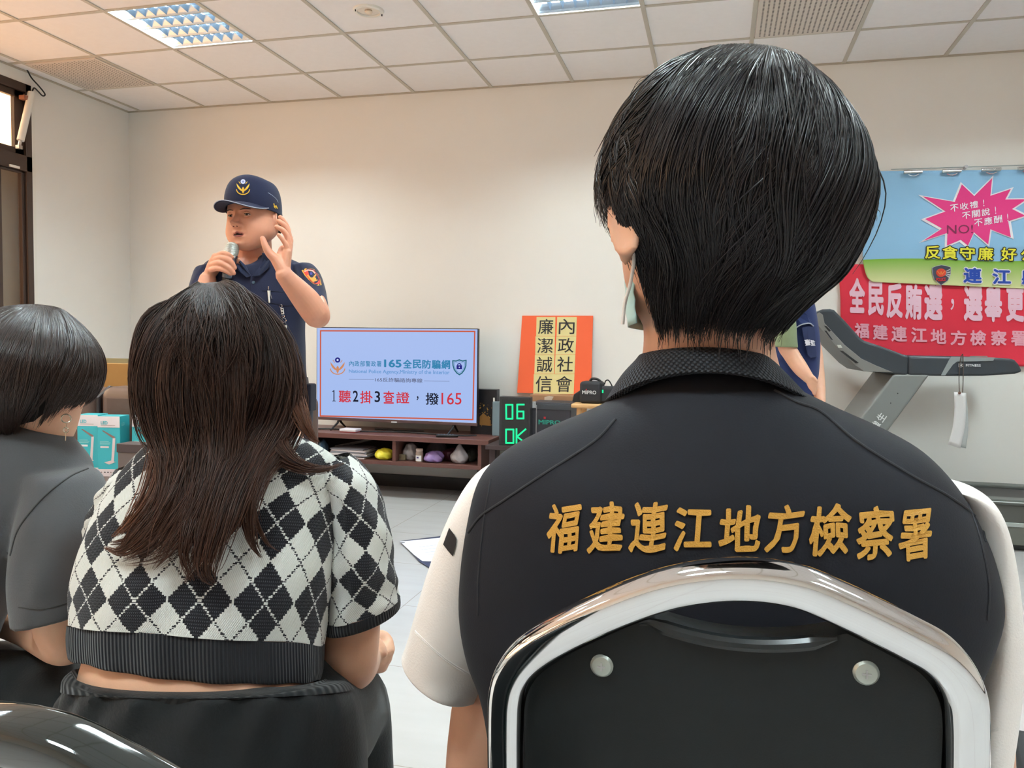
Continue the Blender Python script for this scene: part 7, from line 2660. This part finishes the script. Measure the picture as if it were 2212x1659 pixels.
# microphone
o = thing('microphone', 'black handheld microphone with a silver grille held at the mouth of the speaker', 'microphone', at(490, 585, 2.785))
a0, a1 = at(482.5, 640, 2.80), at(500.0, 543, 2.778)
ax = (a1 - a0).normalized()
Lm = (a1 - a0).length
MB().lathe(a0, [(.011, 0), (.0125, .004), (.0145, Lm * .4), (.0185, Lm - .052), (.0205, Lm - .045)], axis=tuple(ax), seg=28).build('handle', m_black, o)
MB().lathe(a0, [(.0205, Lm - .050), (.0225, Lm - .047), (.0225, Lm - .022), (.0205, Lm - .020)], axis=tuple(ax), seg=28).build('collar', m_steel, o)
MB().lathe(a0, [(.0225, Lm - .021), (.0255, Lm - .019), (.0255, Lm - .012), (.0225, Lm - .010)], axis=tuple(ax), seg=32).build('grille_ring', m_chrome, o)
m_gr = mat('silver wire grille', (0.62, 0.66, 0.62, 1), .4, .7)
_nt = m_gr.node_tree
_tc = _nt.nodes.new('ShaderNodeTexCoord')
_w = _nt.nodes.new('ShaderNodeTexWave')
_w.inputs['Scale'].default_value = 90
_w.bands_direction = 'Z'
_nt.links.new(_tc.outputs['Object'], _w.inputs['Vector'])
_bp = _nt.nodes.new('ShaderNodeBump')
_bp.inputs['Strength'].default_value = .8
_bp.inputs['Distance'].default_value = .002
_nt.links.new(_w.outputs['Fac'], _bp.inputs['Height'])
_nt.links.new(_bp.outputs['Normal'], _nt.nodes['Principled BSDF'].inputs['Normal'])
MB().lathe(a0, [(.0225, Lm - .014), (.0245, Lm - .002), (.0245, Lm + .008), (.0215, Lm + .020), (.0155, Lm + .028), (.007, Lm + .032), (.0005, Lm + .0325)], axis=tuple(ax), seg=32).build('grille', m_gr, o)
MB().lathe(a0, [(.0165, Lm * .42), (.0168, Lm * .46), (.0168, Lm * .5)], axis=tuple(ax), seg=24).build('band', mat('blue-grey band', srgb(96, 108, 124), .3), o)
# trousers, belt, shoes
mt = MB()
trs = [(440, 820, 662, 818, 2.93, .130), (441, 850, 668, 848, 2.93, .132), (440, 890, 674, 888, 2.93, .136), (444, 930, 672, 930, 2.93, .13)]
mt.grid(pk.loft(trs, 14, 60, 2.3), closed=True, caps=True)
for sg, px_ in ((-1, 498), (1, 614)):
    t0 = at(px_, 930, 2.93)
    t1 = Vector((t0.x + sg * .01, t0.y, .50)); t2 = Vector((t0.x + sg * .02, t0.y - .005, .10))
    mt.capsule([t0, t1, t2], [.098, .078, .062], 22)
    sh_ = MB().capsule([t2 + Vector((0, .05, -.055)), t2 - FH * .06 + UP * -.055, t2 - FH * .17 + UP * -.062], [.042, .043, .034], 16)
    sh_.v = [(p[0], p[1], max(p[2], .002)) for p in sh_.v]
    sh_.build('shoe', m_black, spk)
place_mesh('trousers', remesh_union(mt, .009, 4), fabric('navy trouser cloth', srgb(30, 33, 50), .9, .1, .06, .3, 260), spk)
bl_ = pk.loft([(439, 818, 663, 816, 2.93, .137), (439, 836, 665, 834, 2.93, .139)], 4, 72, 2.25)
MB().grid(bl_, closed=True).build('belt', m_black, spk, angle=0)
for px_, w_, h_ in ((664, .05, .10), (655, .04, .07)):
    c = at(px_, 858, 2.90)
    MB().box(c, (.05, .05, h_)).build('belt_pouch', fabric('navy pouch cloth', srgb(26, 29, 46)), spk, smooth=False, bevel=.006)

# ================================================================== the helper beside the treadmill
hp = thing('person', 'standing person in navy vest over a green tee, hands clasped, beside the treadmill', 'person', tuple(at(1712, 900, 4.25).xy) + (0,))
m_nv = fabric('navy vest cloth', srgb(38, 50, 94), .85, .1, .06, .2, 200)
m_gt = fabric('sage tee cloth', srgb(134, 146, 112), .9, .15, .05, .2, 260)
HZ = 4.25
TR_ = [(1690, 618, 1736, 618, HZ, .07), (1676, 632, 1744, 636, HZ, .12), (1664, 655, 1750, 656, HZ, .17), (1658, 690, 1757, 690, HZ, .175), (1655, 740, 1764, 738, HZ, .17), (1656, 790, 1763, 786, HZ, .165), (1658, 840, 1758, 830, HZ, .165), (1660, 880, 1756, 866, HZ, .165)]
G = pk.loft(TR_, 50, 72, 2.3)
vst = MB().grid(G, closed=True).build('vest', m_nv, hp, angle=0)
slv = short_sleeve([(1688, 672, 1704, 668, 4.14, .02), (1676, 662, 1712, 656, 4.10, .05), (1670, 690, 1717, 690, 4.06, .06), (1668, 722, 1720, 724, 4.05, .062), (1669, 749, 1722, 751, 4.05, .060)], 'sleeve', m_gt, hp)
mb = MB()
hh = at(1716, 568, HZ)
hf = head_frame(hh, RH * .9 - FH * .35, 0, 0, .98)
head_shape(mb, hf)
ear_shape(mb, hf, -1); ear_shape(mb, hf, 1)
mb.capsule([at(1712, 590, HZ), at(1710, 640, HZ)], [.055, .062], 20)
mb.capsule([at(1708, 650, HZ), at(1710, 860, HZ)], [.10, .11], 20)
mb.capsule(pxs(((1696, 680, 4.08), (1697, 740, 4.05), (1708, 764, 4.04), (1728, 794, 4.00), (1746, 816, 3.97))), [.04, .043, .041, .038, .028], 18)
mb.capsule(pxs(((1740, 680, 4.42), (1758, 750, 4.40), (1764, 790, 4.30), (1768, 830, 4.15), (1772, 866, 4.05))), [.038, .040, .037, .034, .026], 18)
for q in range(4):
    mb.capsule(pxs(((1746, 816, 3.97), (1754 - q, 822 + 4 * q, 3.955), (1760 - q, 832 + 4 * q, 3.95), (1762 - q, 842 + 3 * q, 3.955))), [.018, .014, .0105, .0085], 12)
    mb.capsule(pxs(((1772, 866, 4.05), (1776 + .5 * q, 876, 4.035 - .012 * q), (1779, 886, 4.03 - .012 * q), (1777, 894, 4.03 - .012 * q))), [.018, .0135, .0105, .0085], 12)
mb.capsule(pxs(((1746, 816, 3.97), (1756, 816, 3.95), (1764, 824, 3.945))), [.018, .0125, .009], 12)
mb.capsule(pxs(((1772, 866, 4.05), (1768, 876, 4.03), (1766, 884, 4.02))), [.018, .0125, .009], 12)
hp_body = place_mesh('body', remesh_union(mb, .0045, 4), m_skin, hp)
eyes_for(hf, hp_body, 1.0, m_skin)
hr_ = []
for z, w, f, b in [(.125, .02, .01, -.03), (.112, .05, .05, -.075), (.085, .074, .075, -.10), (.05, .083, .07, -.11), (.02, .083, .03, -.11), (-.02, .08, -.0, -.10), (-.05, .074, -.02, -.085)]:
    hr_.append([hf(w * math.cos(a), (f + b) / 2 + (f - b) / 2 * math.sin(a), z) for a in np.linspace(0, 2 * PI, 40, endpoint=False)])
MB().grid(hr_, closed=True, caps=False).build('hair', mat('black cropped hair', srgb(26, 24, 25), .7, bump=.6, bscale=700), hp, angle=0)
vsb = surf(bvh_objs([vst]), lambda x, y: at(x, y, 4.1))


def c7(x, y):
    return (1640 + x / 6.9125, 660 + y / 6.9125)


def vpatch(name, pts, w0, w1, mt, bev=.003):
    P = [vsb(*c7(*p), w0) for p in pts]
    Q = [vsb(*c7(*p), w1) for p in pts]
    m_ = len(P)
    return MB().add(P + Q, [tuple(range(m_)), tuple(range(m_, 2 * m_))[::-1]] + [(i, m_ + i, m_ + (i + 1) % m_, (i + 1) % m_) for i in range(m_)]).build(name, mt, vst, smooth=False, bevel=bev)


vpatch('yoke_flap', ((470, 90), (640, 60), (720, 140), (800, 255), (815, 300), (750, 268), (640, 285), (520, 352), (500, 260)), .0, .012, m_nv)
q = catmull([c7(516, 356), c7(590, 308), c7(650, 280), c7(750, 266), c7(812, 308)], 30)
MB().tube([vsb(x, y, .013) for x, y in q], .0035, 6).build('reflective_piping', mat('pale piping', srgb(196, 200, 206), .6), vst)
vpatch('chest_pocket', ((632, 330), (740, 310), (830, 330), (846, 500), (856, 640), (862, 770), (770, 788), (720, 740), (680, 560)), .004, .026, mat('navy pocket cloth', srgb(34, 44, 82), .85))
qtext('lettering', '臺', c7(672, 508), c7(760, 500), c7(770, 592), c7(690, 600), vsb, m_wp, vst, .03, .030, row=False)
qtext('lettering', '監', c7(762, 512), c7(832, 520), c7(838, 600), c7(776, 600), vsb, m_wp, vst, .03, .030, row=False)
mt = MB()
mt.grid(pk.loft([(1656, 830, 1760, 828, HZ, .16), (1654, 880, 1766, 872, HZ, .165), (1656, 930, 1764, 930, HZ, .165)], 10, 48, 2.3), closed=True, caps=True)
for dz_ in (-.09, .09):
    t0 = at(1710, 930, HZ + dz_)
    t1 = Vector((t0.x, t0.y, .50)); t2 = Vector((t0.x - .01, t0.y, .10))
    mt.capsule([t0, t1, t2], [.105, .08, .065], 20)
    sh_ = MB().capsule([t2 + Vector((-.05, 0, -.055)), t2 + Vector((.05, 0, -.055)), t2 + Vector((.16, -.03, -.062))], [.042, .043, .034], 16)
    sh_.v = [(p[0], p[1], max(p[2], .002)) for p in sh_.v]
    sh_.build('shoe', m_black, hp)
place_mesh('trousers', remesh_union(mt, .010, 4), fabric('blue trouser cloth', srgb(44, 56, 104), .9, .1, .06, .3, 200), hp)
bpy.context.view_layer.update()
